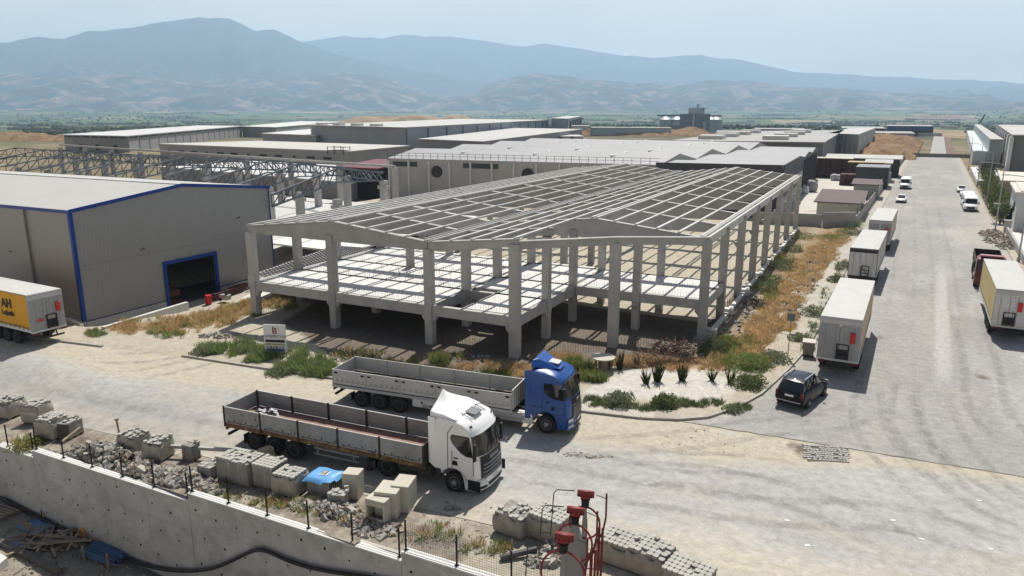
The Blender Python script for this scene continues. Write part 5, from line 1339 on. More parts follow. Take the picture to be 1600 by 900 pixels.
# silos
st = thing('grain_silo_complex', 'grain silo plant with conical white tops around a blue-grey lift tower', 'silo'); c0 = bp(1060, 205, 0)
SM_ = mat('silo_steel', (.36, .38, .4), .5, .1, 8, metal=.3, wave=(2, 1.2, .4, .1))
for px in (1032, 1050, 1066, 1103, 1112):
    q = bp(px, 203, 0); g = MB(); g.lathe([(6.2, -3), (6.2, 10), (.8, 13.5)], 20, Matrix.Translation((q.x, q.y+15, 0))); g.build('silo', SM_, st, smooth=False)
q = bp(1085, 205, 0); g = MB(); g.box((q.x, q.y, 7), (24, 14, 17)); g.box((q.x-15, q.y-2, 1.5), (9, 12, 8)); g.build('lift_tower', mat('tower_blue_grey', (.12, .16, .21), .7, .1, 8), st)
g = MB(); g.box((q.x+1, q.y, 17.5), (12, 10, 5)); g.box((q.x+2, q.y, 20.4), (14, 8, .8)); g.lathe([(1.2, 20), (1.2, 24), (.2, 25)], 10, Matrix.Translation((q.x+2, q.y, 0))); g.build('tower_head', mat('tower_pale', (.34, .37, .4), .7), st)
g = MB(); g.box((q.x-19, q.y+4, 13.8), (36, 1.5, 1.6)); g.box((q.x+12, q.y+4, 13.6), (22, 1.5, 1.4)); g.build('conveyor', mat('tower_blue_grey', (.12, .16, .21)), st)
g = MB(); g.box((q.x+1, q.y-8, 6), (1.6, 1.6, 19)); g.box((q.x+11, q.y-8, 3), (1.6, 1.6, 11)); g.build('elevator_leg', mat('tower_pale', (.34, .37, .4)), st)
BLU = mat('blue_hall_cladding', (.03, .06, .17), .6, .1, 6)
def farb(name, label, px0, px1, pyb, dist_, h, wall, roof, depth=40, cat='building'):
    a = atdist(px0, 175, dist_); b = atdist(px1, 175, dist_); d_ = Vector((a.x, a.y, 0)).normalized()*depth; base = terr(a.x, a.y)
    t, P, uv = quadb(name, label, a, b, a+d_, b+d_, h, wall, roof, cat, z0=base-2); return t, P
t, P = farb('blue_hall', 'large navy blue hall with a white roof edge at the far end of the road', 1389, 1462, 0, 640, 6.5, BLU, SHW, 60)
for k in range(5):
    p = P[0].lerp(P[1], .55+k*.1)+Vector((0, -.3, 0)); g = MB(); g.box((p.x, p.y, 1.2), (3.4, .3, 4.4)); g.build('opening', BLACK, t)
farb('red_sided_hall', 'long low hall with a dark red wall left of the navy blue hall', 1318, 1388, 0, 660, 4.2, mat('dark_red_wall', (.2, .02, .03), .7), SHW, 80)
t, P = farb('grey_workshop', 'grey workshop with dark openings in front of the navy blue hall', 1358, 1434, 0, 520, 4.0, LGW, mat('grey_membrane_roof', (.34, .33, .31)), 50)
for k in range(6):
    p = P[0].lerp(P[1], .3+k*.11)+Vector((0, -.3, 0)); g = MB(); g.box((p.x, p.y, .2), (3.2, .3, 3.0)); g.build('opening', BLACK, t)
farb('white_shed', 'small white shed with blank walls far left of the silo plant', 884, 922, 0, 660, 5.0, mat('white_wall', (.6, .6, .6), .8), PALE, 30)
farb('low_office_block', 'low black and white block between the far warehouse and the green roofs', 812, 912, 0, 430, 3.2, mat('offwhite_wall', (.45, .45, .43), .8, .1, 4, brick=dict(w=9, h=9, m=.1, g=.9, v=.9, o=0)), PALE, 30)
farb('pale_shed', 'pale grey low shed roof between the silo plant and the workshop', 1122, 1180, 0, 560, 3.0, LGW, PALE, 30)
farb('pale_shed', 'wide pale pitched shed right of the silo plant', 1182, 1262, 0, 600, 4.2, LGW, mat('grey_membrane_roof', (.34, .33, .31)), 40)
farb('pale_shed', 'long low grey shed at the foot of the silo plant', 925, 1050, 0, 640, 4.0, mat('tower_pale', (.34, .37, .4)), PALE, 20)
farb('distant_roof', 'thin white roof line on the plain beyond the left hill', 700, 800, 0, 900, -1, LGW, PALE, 60)
# right side buildings
t, P, uv = quadb('tall_panel_warehouse', 'tall warehouse with white pilasters on a dark grey wall at the right edge', (20, 258), (60, 262), (28, 450), (80, 450), 10.3, mat('mid_grey_wall', (.2, .2, .2)), PALE)
for k in range(9):
    p = P[0].lerp(P[3], k/8); g = MB(); g.box((p.x-.4, p.y, 5.0), (.9, 3.4, 10.0)); g.build('white_pilaster', mat('offwhite_paint', (.62, .62, .6), .7), t)
t, P, uv = quadb('glazed_warehouse', 'long pale green glass-walled warehouse running away on the right', (16, 285), (19.5, 285), (24, 620), (27.5, 620), 8.2, mat('pale_green_glazing', (.3, .36, .37), .35, .06, 8, coord='World'), PALE)
g = MB(); g.bar(Vector((14, 290, 2.2)), Vector((22, 615, 2.2)), 4, 4.4); g.build('canopy', mat('pale_canopy', (.5, .52, .52), .6), t)
t = thing('crane', 'thin dark crane jib sticking up beyond the glass-walled warehouse', 'crane'); a = atdist(1523, 204, 700); b = atdist(1530, 179, 700)
g = MB(); g.bar(a, b+Vector((4, 0, 0)), .9, .9); g.build('jib', BLACK, t); g = MB(); g.box((a.x, a.y, a.z-4), (4, 4, 6)); g.build('cab', BLACK, t)
a = bp(1566, 347); 
t = thing('white_office', 'small white office block with a dark ribbon window behind the conifer', 'office', (11.6, 128, 0), radians(-2))
g = MB(); g.box((9, 9, 2.7), (18, 18, 5.4)); g.build('wall', mat('white_office_wall', (.55, .56, .57), .7, .05), t)
g = MB(); g.box((9, 9, 5.55), (18.8, 18.8, .3)); g.box((9, 9, 5.75), (17.4, 17.4, .15)); g.build('roof', mat('beige_roof', (.55, .51, .45), .85, .1, 4), t)
g = MB(); g.box((9, -.03, 3.1), (13, .1, 1.7)); g.build('window', GLASS, t)
g = MB(); g.box((-.03, 5, 3.1), (.1, 3, 1.2)); g.build('window', GLASS, t)
g = MB(); g.box((2.0, 1.0, 6.1), (.5, .5, .5)); g.build('roof_vent', DIRTYBLK, t)
quadb('low_store', 'low beige roofed store behind the hedge on the right', (13, 178), (32, 178), (14, 205), (36, 205), 3.2, mat('beige_wall', (.4, .36, .3), .9), mat('beige_roof', (.55, .51, .45)))
g = MB(); g.prism([(10.4, 210), (17, 210), (17.5, 262), (10.8, 262)], -.2, .9); prop(g, 'loading_ramp', mat('ramp_white_concrete', (.62, .61, .59), .8, .06), 'pale concrete loading platform below the tall right warehouse', 'platform')
g = MB(); g.box((14.0, 108, .1), (6.4, 34, .3)); prop(g, 'forecourt', mat('forecourt_white', (.62, .6, .56), .85, .07, 3), 'white concrete forecourt slab behind the low wall at the right edge', 'forecourt')
g = MB(); g.bar((10.7, 91, .4), (10.7, 125.5, .4), .3, 1.0); prop(g, 'boundary_wall', CON, 'low rough concrete wall along the white forecourt on the right', 'wall')
g = MB()
for y in (127, 139, 150): g.box((10.8, y, .75), (.8, .8, 1.7)); g.box((10.8, y, 1.65), (1.0, 1.0, .12))
prop(g, 'gate_piers', CON, 'row of squat concrete gate piers in front of the white office', 'gate piers')
# left yard: huts, fence, boundary walls, stacks
g = MB(); g.prism([(-20.5, 121.5), (-7.6, 124.5), (-8.3, 215), (-26, 215)], -.05, .1); struct(g.build('yard', mat('yard_concrete', (.5, .47, .42), .9, .08, 6, coord='World', col2=(.42, .4, .36), thr=(.5, .65))))
bwall = mat('boundary_wall_concrete', (.36, .345, .33), .9, .14, 2)
t = thing('boundary_wall', 'grey concrete boundary wall closing the yard behind the dry grass', 'wall')
g = MB(); g.bar((-23, 117.0, .7), (-13.2, 119, .7), .22, 2.4); g.bar((-13.1, 119.0, 1.0), (-8.9, 121, 1.0), .22, 2.4); g.build('wall', bwall, t)
g = MB(); g.bar((-12, 124, 1.4), (-8.7, 124.4, 1.4), .2, 1.0); g.bar((-8.75, 121, .9), (-8.5, 322, .9), .22, 1.6); g.build('wall', bwall, t)
t = thing('wire_fence', 'dark wire fence with posts on top of the yard boundary wall', 'fence')
for k in range(34):
    y = 122+k*6; g = MB(); g.bar((-8.7, y, 1.7), (-8.7, y, 3.0), .09, .09); g.build('post', BLACK, t)
g = MB()
for z in (1.9, 2.3, 2.7, 3.0): g.bar((-8.7, 122, z), (-8.5, 320, z), .03, .05)
g.build('wires', BLACK, t)
MAR = mat('brown_tile_roof', (.115, .085, .08), .8, .1, 1.5, wave=(0, .4, .4, .02))
def hut(name, label, x, y, wx, wy, h, roofm, wallm, slope=.9, rz=.03):
    t = thing(name, label, 'hut', (x, y, .1), rz)
    g = MB(); g.prism([(-wy/2, 0), (wy/2, 0), (wy/2, h), (-wy/2, h-.0)], -wx/2, wx/2, 'x'); g.build('wall', wallm, t)
    g = MB(); o_ = .5
    g.add([(-wx/2-o_, -wy/2-o_, h+.05), (wx/2+o_, -wy/2-o_, h+.05), (wx/2+o_, wy/2+o_, h+slope), (-wx/2-o_, wy/2+o_, h+slope), (-wx/2-o_, -wy/2-o_, h-.12), (wx/2+o_, -wy/2-o_, h-.12), (wx/2+o_, wy/2+o_, h+slope-.17), (-wx/2-o_, wy/2+o_, h+slope-.17)],
          [(0, 1, 2, 3), (7, 6, 5, 4), (0, 4, 5, 1), (1, 5, 6, 2), (2, 6, 7, 3), (3, 7, 4, 0)]); g.build('roof', roofm, t)
    g = MB(); g.box((-wx/2-.04, 0, 1.0), (.08, 1.0, 2.0)); g.build('door', DIRTYBLK, t)
    return t
hut('gate_hut', 'cream-walled hut with a big brown sloping roof nearest the boundary wall', -12.2, 134.2, 6.4, 12, 2.7, MAR, mat('cream_wall', (.5, .47, .4), .85, .06))
hut('gate_hut', 'small grey hut with a brown roof behind the larger brown-roofed hut', -10.6, 165, 4.4, 7, 2.9, MAR, mat('grey_green_wall', (.3, .32, .28), .85), .5)
t = thing('site_container', 'dark grey container cabin beside the timber stacks', 'container', (-11.2, 190, .1), .02)
g = MB(); g.box((0, 0, 2.3), (6.6, 10, 4.6)); g.build('wall', mat('charcoal_cabin', (.06, .065, .07), .6, .1, 2, wave=(0, .4, .4, .03)), t)
g = MB(); g.box((0, 0, 4.7), (6.8, 10.2, .16)); g.build('roof', mat('cabin_roof', (.2, .21, .22), .6), t)
g = MB(); g.box((1, -5.03, 2.4), (1.0, .08, 1.2)); g.build('window', GLASS, t)
def stackthing(name, label, cat, x, y, z, wx, wy, h, rows_, m, top=None, seed=1, group=None):
    r_ = random.Random(seed); g = MB(); nx_ = max(1, int(wx/1.25)); nz_ = rows_
    for i in range(nx_):
        for k in range(nz_):
            g.box((x-wx/2+(i+.5)*wx/nx_+r_.uniform(-.06, .06), y+r_.uniform(-.1, .1), z+(k+.5)*h/nz_), (wx/nx_-.1, wy, h/nz_-.06))
    if top: g.box((x, y, z+h+.08), (wx+.3, wy+.3, .12), 1)
    return prop(g, name, [m, top or m], label, cat, group)
TIM = mat('reddish_timber', (.12, .06, .045), .9, .25, 1.2)
stackthing('pallet_stack', 'wide stack of reddish timber pallets against the back of the yard', 'pallets', -22.5, 212, .1, 10, 5, 5.0, 14, TIM, mat('pale_sheet', (.5, .45, .36), .8), 2)
stackthing('pallet_stack', 'second stack of reddish timber pallets with bags in front', 'pallets', -13.8, 205, .1, 8, 5, 4.6, 13, TIM, mat('tan_sheet', (.42, .33, .2), .8), 3)
stackthing('pallet_stack', 'low stack of brown timber beside the charcoal cabin', 'pallets', -16.0, 192, .1, 4.4, 4, 2.6, 6, TIM, None, 4)
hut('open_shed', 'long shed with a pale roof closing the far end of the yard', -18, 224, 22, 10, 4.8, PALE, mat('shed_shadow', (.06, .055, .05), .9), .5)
hut('open_shed', 'small shed with a grey pale roof behind the charcoal cabin', -11.2, 208, 5.4, 9, 4.6, PALE, mat('grey_green_wall', (.3, .32, .28)), .4)
r_ = random.Random(11)
def bag(x, y, s, label, m, grp):
    g = MB(); g.lathe([(.55*s, 0), (.72*s, .15*s), (.78*s, .6*s), (.7*s, 1.05*s), (.35*s, 1.25*s), (.1, 1.28*s)], 10, Matrix.Translation((x, y, .1))); prop(g, 'bulk_bag', m, label, 'bag', grp, smooth=True)
BAGM = mat('woven_bag', (.5, .52, .55), .8, .15, .6)
for k in range(9):
    bag(-24.6+.9*(k % 2)+.3*r_.random()+(1.0 if k > 5 else 0), 148+k*2.6, 1.3, 'bulk bag in the row along the dark loading front', BAGM, 'bulk bags along the dark loading front')
for k in range(6): bag(-20.6+k*1.5, 202.2+.6*r_.random(), 1.3, 'pale bulk bag in front of the timber pallet stacks', BAGM, 'bulk bags by the pallet stacks')
bag(-22.0, 171, 2.0, 'big grey bulk bag standing apart at the corner of the loading row', mat('grey_bag', (.3, .31, .3), .8), None)
t = small_car((-25.2, 133, 0.1), radians(80), 'dark-windowed car parked between the concrete frame and the loading doors')
# end of road: cross wall, second paved road, brown verge
g = MB(); g.bar((-30, 327, .6), (14, 331, .6), .5, 1.6); prop(g, 'cross_wall', mat('dark_cross_wall', (.22, .2, .18), .9), 'long low wall crossing the end of the road', 'wall')
g = MB(); g.prism([(-.5, 334), (5.4, 334), (6.5, 620), (.2, 620)], -.1, .03); struct(g.build('far_road', mat('far_road_concrete', (.31, .3, .285), .9, .08, 10, coord='World')))
g = MB(); g.prism([(5.6, 338), (9.2, 338), (9.8, 600), (6.8, 600)], -.1, .06); struct(g.build('planting_strip', mat('brown_strip_soil', (.15, .1, .075), .95)))
stackthing('machinery_heap', 'heap of pale site machinery and material at the far end of the road', 'machinery', -2.5, 640, -1, 16, 8, 3, 3, mat('pale_heap', (.35, .34, .33), .8), None, 5)
# street lamps on the right kerb
def lamp(x, y, h, label):
    t = thing('street_lamp', label, 'street lamp', (x, y, 0), 0, 'street lamps along the right kerb')
    g = MB(); g.tube([(0, 0, 0), (0, 0, h)], [.11, .06], 8); g.lathe([(.18, 0), (.18, .5)], 8); g.build('pole', GALV, t)
    g = MB(); g.tube([(0, 0, h-.1), (-.6, 0, h+.25), (-2.2, 0, h+.4)], .045, 6); g.build('arm', GALV, t)
    g = MB(); g.box((-2.5, 0, h+.38), (.8, .28, .1)); g.build('lamp_head', mat('lamp_head_grey', (.3, .3, .31), .4), t, bevel=.02)
lamp(10.2, 101.5, 9.5, 'nearest lamp post on the right, behind the cream box trailer')
lamp(9.3, 126, 9.5, 'second lamp post, beside the rubble in front of the white office')
lamp(10.0, 163, 9.5, 'third lamp post, beside the white vans')
lamp(10.1, 202, 9.5, 'fourth lamp post, at the start of the hedge')
lamp(10.3, 262, 9.5, 'farthest lamp post, just before the end of the road')
# ================================================================ retaining wall with fence
WX = [-62.5, -51.0, -39.35, -27.75, -16.05, -4.4, 7.3, 19]; WZ = [-1.2, -.8, -.4, 0, .4, .8, 1.2]
rw = thing('retaining_wall', 'long grey formed-concrete retaining wall stepping up to the right with tie holes and a bright top', 'wall')
rnd = random.Random(21)
HOLE = mat('tie_hole_black', (.01, .01, .01), .9)
for i in range(7):
    x0, x1, zt = WX[i], WX[i+1], WZ[i]; a = Vector((x0, wall_y(x0)-.15, 0)); b = Vector((x1, wall_y(x1)-.15, 0)); d = (b-a).normalized()*.012
    g = MB(); g.bar(a+d+Vector((0, 0, (zt-.04-5.6)/2)), b-d+Vector((0, 0, (zt-.04-5.6)/2)), .34, zt-.04+5.6)
    fz = -.175; n_ = Vector((d.y, -d.x, 0)).normalized()
    # formwork joint lines as thin raised fins
    for z in (zt-1.55, zt-3.05): g.bar(a+d+n_*.172+Vector((0, 0, z)), b-d+n_*.172+Vector((0, 0, z)), .012, .03)
    for u in (.25, .5, .75):
        q = a.lerp(b, u)+n_*.172; g.bar(q+Vector((0, 0, zt-.1)), q+Vector((0, 0, -5.4)), .01, .02)
    g.build('wall_panel', WALLC, rw)
    g = MB()
    for k in range(9):
        for j, dz in enumerate((.75, 2.1, 3.5)):
            q = a.lerp(b, (k+.35+.3*(j % 2))/9.4)+n_*.176; z = zt-dz-.25*sin(k*.9)
            T = Matrix.Translation((q.x, q.y, z)) @ Matrix.Rotation(pi/2, 4, 'X'); r = .055*rnd.uniform(.7, 1.2); g.lathe([(r, -.01), (r, .004)], 8, T)
    for k in range(26):
        q = a.lerp(b, rnd.random())+n_*.175; T = Matrix.Translation((q.x, q.y, zt-.2-rnd.random()*4.4)) @ Matrix.Rotation(pi/2, 4, 'X'); g.lathe([(.018, -.01), (.018, .003)], 6, T)
    tag(g.build('tie_holes', HOLE, rw))
    g = MB(); g.bar(a+d+Vector((0, 0, zt-.02)), b-d+Vector((0, 0, zt-.02)), .36, .05); 
    for o_ in (-.07, .07): g.bar(a+d+n_*o_+Vector((0, 0, zt+.01)), b-d+n_*o_+Vector((0, 0, zt+.01)), .05, .02)
    g.build('wall_top', COPE, rw)
fe = thing('mesh_fence', 'black posts and thin wire mesh standing on the retaining wall top', 'fence')
for i in range(1, 7):
    x0, x1, zt = WX[i], WX[i+1], WZ[i]
    for k in range(6):
        x = lerp(x0+.12, x1-.2, k/5); y = wall_y(x)-.15; g = MB(); g.box((x, y, zt+.65), (.055, .055, 1.3)); g.box((x, y, zt+.03), (.16, .14, .02)); g.build('post', BLACK, fe)
WIRE = mat('fence_wire', (.05, .05, .05), .6)
for i in (4, 5):
    x0, x1, zt = WX[i]+.15, WX[i+1]-.2, WZ[i]; g = MB(); 
    for z in frange(.08, 1.2, .1): g.bar((x0, wall_y(x0)-.15, zt+z), (x1, wall_y(x1)-.15, zt+z), .006, .006)
    for x in frange(x0, x1, .1): g.bar((x, wall_y(x)-.15, zt+.05), (x, wall_y(x)-.15, zt+1.22), .006, .006)
    g.build('wire_mesh', WIRE, fe)
# ================================================================ verge: pallets of pavers, blocks, rubble
def gz(x, y): return gheight(x, y)
def paver_pallet(px, py, rz, w_, d_, h_, label, wrapped=True, mess=0.3, seed=1, top='i', tilt=0):
    r_ = random.Random(seed); p = bp(px, py, .0); z = gz(p.x, p.y); p = bp(px, py, z)
    t = thing('paver_stack', label, 'paving blocks', (p.x, p.y, z-.02), rz, 'wrapped stacks of paving blocks along the wall')
    if tilt: t.rotation_euler = (tilt, 0, rz)
    g = MB()
    for y in (-d_*.4, 0, d_*.4): g.box((0, y, .05), (w_, .1, .1))
    g.box((0, 0, .12), (w_, d_, .03)); g.build('pallet', WOOD, t)
    g = MB(); g.box((0, 0, .13+h_/2), (w_*.95, d_*.95, h_)); g.build('block_load', [PAVER], t)
    g = MB(); nx, ny = max(3, int(w_/.2)), max(3, int(d_/.2)); sx, sy = w_/nx, d_/ny
    for i in range(nx):
        for j in range(ny):
            if r_.random() < mess*.35: continue
            hh = .1 if r_.random() > mess*.4 else .04; x = -w_/2+(i+.5)*sx; y = -d_/2+(j+.5)*sy
            g.box((x, y, .13+h_+hh/2-.01), (sx*.80, sy*.9, hh)); g.box((x+sx*.0, y, .13+h_+hh/2-.01), (sx*.98, sy*.45, hh*.98))
            if r_.random() < mess*.15: g.box((x+r_.uniform(-.1, .1), y, .13+h_+hh+.05), (sx*.9, sy*.6, .08), rz=r_.uniform(0, 3), rx=r_.uniform(-.4, .4))
    g.build('top_course', PAVT, t)
    if wrapped:
        rows = []; n = 28
        for k, (z_, o_) in enumerate(((.1, .03), (.13+h_*.4, .04), (.13+h_*.85, .035), (.13+h_*1.0, .0))):
            row = []
            for i in range(n+1):
                a = i/n*4; s_ = int(a) % 4; f = a-int(a); hx, hy = w_/2+o_, d_/2+o_
                x, y = ((lerp(-hx, hx, f), -hy), (hx, lerp(-hy, hy, f)), (lerp(hx, -hx, f), hy), (-hx, lerp(hy, -hy, f)))[s_]
                row.append((x+r_.uniform(-.02, .02), y+r_.uniform(-.02, .02), z_+(r_.uniform(-.16, .05) if k == 3 else 0)))
            row[-1] = row[0]; rows.append(row)
        g = MB(); g.grid(rows); g.build('plastic_wrap', WRAP, t, smooth=True)
    return t
W5 = radians(3)
for a_ in ((16, 648, .25, 1.2, 1.2, .9, 'torn bundle of pavers with a drape of sheet, farthest left by the wall', True, 1.3, 1),
           (60, 656, .35, 1.1, 1.1, .95, 'wrapped cube of pavers, second from the left by the wall', True, .9, 2),
           (84, 680, .2, 1.2, 1.1, .95, 'leaning stack of pavers half buried at the left end of the rubble', True, .8, 3),
           (112, 680, .3, .8, 1.0, .75, 'low uneven stack of pavers just left of the long rubble pile', False, 1.2, 4),
           (212, 704, .1, 1.2, 1.0, .85, 'stack of pavers sunk behind the middle of the rubble pile', True, .8, 5),
           (250, 714, .25, 1.0, 1.0, .85, 'torn wrapped stack of pavers at the right end of the rubble', True, 1.1, 6),
           (300, 716, .1, .7, .6, .7, 'small stub of stacked pavers standing alone beside the pipe', False, 1.2, 7),
           (330, 742, .1, .9, .9, .5, 'low broken paver stack left of the tall grey stack', False, 1.2, 8),
           (378, 748, .1, 2.0, 1.2, 1.05, 'tall grey strapped stack of pavers right of the low broken one', False, .25, 9),
           (424, 755, .1, 1.25, 1.1, .95, 'neat open stack of pavers in the middle of the group beside the blue cover', False, .1, 10),
           (455, 768, .12, 1.2, 1.0, .85, 'brownish neat stack of pavers left of the blue covered one', True, .1, 11),
           (530, 790, .4, .8, .7, .55, 'collapsed small stack of blocks left of the concrete boxes', False, 1.0, 12),
           (806, 828, -.1, 1.35, 1.2, .8, 'wrapped pallet with loose round-stacked pavers left of the red masts', True, 1.3, 13),
           (862, 838, -.12, 1.5, 1.2, .9, 'wrapped pallet of neat pavers touching the leftmost red mast', True, .1, 14),
           (966, 872, -.08, 1.25, 1.2, .75, 'wrapped pallet of pavers right of the red masts', True, .1, 15),
           (1018, 890, -.12, 1.4, 1.2, .8, 'rightmost wrapped pallet of pavers with torn sheet', True, .15, 16)):
    paver_pallet(*a_[:6], a_[6], *a_[7:9], seed=a_[9])
t = paver_pallet(1075, 925, -.12, 1.6, 1.2, .8, 'pallet of pavers cut by the bottom edge of the picture', False, .1, 17)
# blue covered stack
p = bp(508, 762, .1); t = thing('covered_stack', 'paver stack under a bright blue sheet with a white printed patch', 'covered stack', (p.x, p.y, gz(p.x, p.y)), .15)
g = MB(); g.box((0, 0, .42), (1.2, 1.0, .84)); g.build('block_load', PAVER, t)
rows = []
for i in range(13):
    row = []
    for j in range(13):
        x = -.78+1.56*i/12; y = -.66+1.32*j/12; q = max(abs(x)/.62, abs(y)/.52)
        row.append((x, y, .88+.03*sin(x*6)*cos(y*5)-(.4*max(0, q-1)*1.6 if not (i > 8 and j < 4) else .1*max(0, q-1))))
    rows.append(row)
g = MB(); g.grid(rows); o = g.build('blue_sheet', mat('blue_plastic_sheet', (.12, .33, .62), .4, .12, .6, bump=.5, bscale=5), t, smooth=True)
g = MB(); rows = [[(lerp(-.2, .25, i/4), lerp(-.18, .2, j/4), .898+.03*sin(lerp(-.2, .25, i/4)*6)*cos(lerp(-.18, .2, j/4)*5)) for j in range(5)] for i in range(5)]; g.grid(rows); g.build('printed_patch', WHITEP, o)
g = MB()
for k in range(4): g.box((.02, -.12+.09*k, .935), (.34, .03, .008))
g.build('print_lines', BLKT, o)
# hollow precast concrete boxes
def cbox(px, py, rz, w_, d_, h_, label, open_=True, tilt=0):
    p = bp(px, py, .15); z = gz(p.x, p.y); t = thing('concrete_box', label, 'concrete box', (p.x, p.y, z), rz); t.rotation_euler = (tilt, 0, rz)
    g = MB(); k = .1
    if open_:
        g.box((0, 0, h_-k/2), (w_, d_, k)); g.box((-w_/2+k/2, 0, (h_-k)/2), (k, d_-.002, h_-k)); g.box((w_/2-k/2, 0, (h_-k)/2), (k, d_-.002, h_-k)); g.box((0, d_/2-k/2, (h_-k)/2), (w_-2*k, k, h_-k))
        g.box((0, -d_/2+k/2, .1), (w_-2*k, k, .2)); g.box((0, -d_/2+k/2, h_-k-.1), (w_-2*k, k, .2))
    else: g.box((0, 0, h_/2), (w_, d_, h_))
    g.build('shell', mat('precast_beige_concrete', (.47, .435, .365), .9, .12, .7, bump=.3), t, bevel=.03)
cbox(552, 770, .35, .75, .8, 1.2, 'tall single beige concrete box standing right of the blue covered stack', False, -.08)
cbox(596, 806, .1, .95, .95, 1.05, 'nearest beige concrete box with an opening in its side')
cbox(610, 797, .3, 1.0, 1.1, 1.2, 'left one of the touching pair of beige concrete boxes by the white truck', False)
cbox(632, 789, .3, .8, 1.1, 1.25, 'right one of the touching pair of beige concrete boxes by the white truck', False)
# boulder, pipe, poles
rnd = random.Random(31)
def stone(name, label, px, py, s, m, cat='boulder', seed=3):
    p = bp(px, py, .1); z = gz(p.x, p.y); me_ = MB(); n, k_ = 14, 9
    rows = []
    for i in range(k_+1):
        ph = pi*i/k_; row = []
        for j in range(n+1):
            th = 2*pi*(j % n)/n; v = Vector((sin(ph)*cos(th), sin(ph)*sin(th)*.8, cos(ph)*.8)); f = 1+.45*noise.noise(v*1.7+Vector((seed, 0, 0)))+.12*noise.noise(v*5)
            row.append(Vector((p.x, p.y, z+s*.5))+v*f*s)
        rows.append(row)
    me_.grid(rows); return prop(me_, name, m, label, cat)
stone('boulder', 'rough tan lump of broken stone behind the tall grey paver stack', 414, 716, .68, mat('tan_stone', (.38, .3, .21), .95, .3, .4, bump=.8, bscale=6))
a = bp(262, 697, .15); b = bp(402, 706, .3); g = MB(); g.bar(a, b, .16, .16); prop(g, 'steel_section', mat('pale_steel_section', (.42, .4, .37), .6, .15), 'long pale steel section lying across from the paver stub to the boulder', 'steel section')
a = bp(186, 676, .0); g = MB(); g.tube([a, a+Vector((-.08, 0, .72))], .05, 8); g.box((a.x-.08, a.y, .75), (.16, .16, .1)); prop(g, 'marker_post', WOOD, 'short brown stake with a knob at the road edge behind the rubble', 'post')
a = bp(782, 872, .4); b = bp(838, 858, .55); g = MB(); g.tube([a, b], .12, 12); prop(g, 'pipe', mat('dark_pipe_plastic', (.05, .055, .055), .5), 'short dark pipe lying in the shade left of the red masts', 'pipe')
g = MB(); a = bp(98, 690, .0); b = bp(126, 668, .3); g.bar(a, b, .16, .1); prop(g, 'timber_beam', WOOD, 'grey timber leaning over the left paver stacks', 'beam')
# rubble
RUBM = [mat('grey_rubble', (.24, .225, .2), .95, .25, .5, bump=.3), mat('brown_rubble', (.27, .22, .17), .95, .25, .5), mat('pale_rubble', (.38, .36, .32), .95, .15, .5)]
def rubble(label, spots, n, smin, smax, seed, name='rubble', mats=RUBM, hk=1.0):
    r_ = random.Random(seed); g = MB()
    for k in range(n):
        px, py, rx, ry, hh = r_.choice(spots); a = r_.uniform(0, 6.28); q = sqrt(r_.random()); p = bp(px+cos(a)*q*rx, py+sin(a)*q*ry, .1)
        if p.y < wall_y(p.x)+.12 and p.x < 0 and p.y < 30: p.y = wall_y(p.x)+.15+.3*r_.random()
        z = gz(p.x, p.y)+hh*(1-q*q)*r_.uniform(.3, 1.0); s = r_.uniform(smin, smax)*(1 if r_.random() < .85 else 1.5); g.rock((p.x, p.y, z), s, r_, r_.choice((0, 0, 1, 2)))
    return tag(g.build(name, mats), label, 'rubble', kind='stuff')
rubble('long pile of broken pavers and debris behind the left part of the wall', [(150, 695, 42, 18, .7), (185, 700, 40, 20, .65), (215, 722, 30, 14, .4), (255, 732, 26, 12, .35), (125, 690, 20, 10, .3)], 1900, .05, .14, 1)
rubble('heap of blocks and debris between the low stacks', [(285, 735, 24, 14, .5), (300, 742, 20, 10, .5), (325, 755, 30, 10, .3), (265, 742, 26, 10, .2)], 700, .05, .14, 2)
rubble('loose broken blocks left of the concrete boxes', [(520, 795, 24, 16, .45), (540, 800, 24, 14, .35), (560, 812, 30, 10, .15), (480, 785, 30, 10, .1), (590, 828, 40, 12, .05)], 620, .05, .13, 3)
rubble('broken pavers below the left red mast', [(870, 872, 30, 22, .35), (850, 885, 30, 12, .2)], 420, .05, .12, 4)
rubble('small scatter of stones in the shade in front of the white truck', [(706, 797, 13, 4, .1)], 34, .05, .12, 5)
rubble('scatter of stones and bits along the road edges', [(60, 700, 80, 10, .02), (420, 780, 60, 14, .02), (700, 845, 90, 16, .02), (770, 865, 60, 10, .03), (900, 708, 20, 4, .03), (930, 712, 30, 3, .03), (990, 860, 40, 20, .03), (720, 800, 60, 30, .0), (1090, 690, 60, 20, .0)], 900, .018, .05, 6)
rubble('pale stones and rubble strewn beside the dry grass strip', [(1240, 470, 14, 40, .12), (1265, 430, 16, 30, .1), (1200, 560, 22, 14, .1), (1150, 520, 40, 30, .05), (1285, 400, 16, 20, .1), (1170, 470, 12, 30, .1)], 900, .06, .17, 7)
rubble('broken slabs and debris at the right kerb before the dark red truck', [(1560, 372, 26, 10, .3), (1575, 382, 20, 8, .3), (1548, 364, 20, 6, .2)], 700, .06, .17, 8, mats=[RUBM[1], WOOD, RUBM[2]])
rubble('stones along the foot of the earth bank under the concrete frame', [(540, 555, 60, 10, .1), (620, 585, 60, 8, .1), (1080, 545, 40, 12, .15), (345, 525, 40, 5, .1), (720, 560, 60, 8, .02), (880, 590, 50, 6, .1)], 700, .04, .12, 9)
g = MB(); r_ = random.Random(77)
for k in range(130):
    p = bp(r_.gauss(1040, 26), r_.gauss(554, 9), .1); a = r_.uniform(0, 3.1); g.bar((p.x, p.y, .1), (p.x+cos(a)*1.1, p.y+sin(a)*1.1, .1+r_.uniform(.1, .7)), .03, .03)
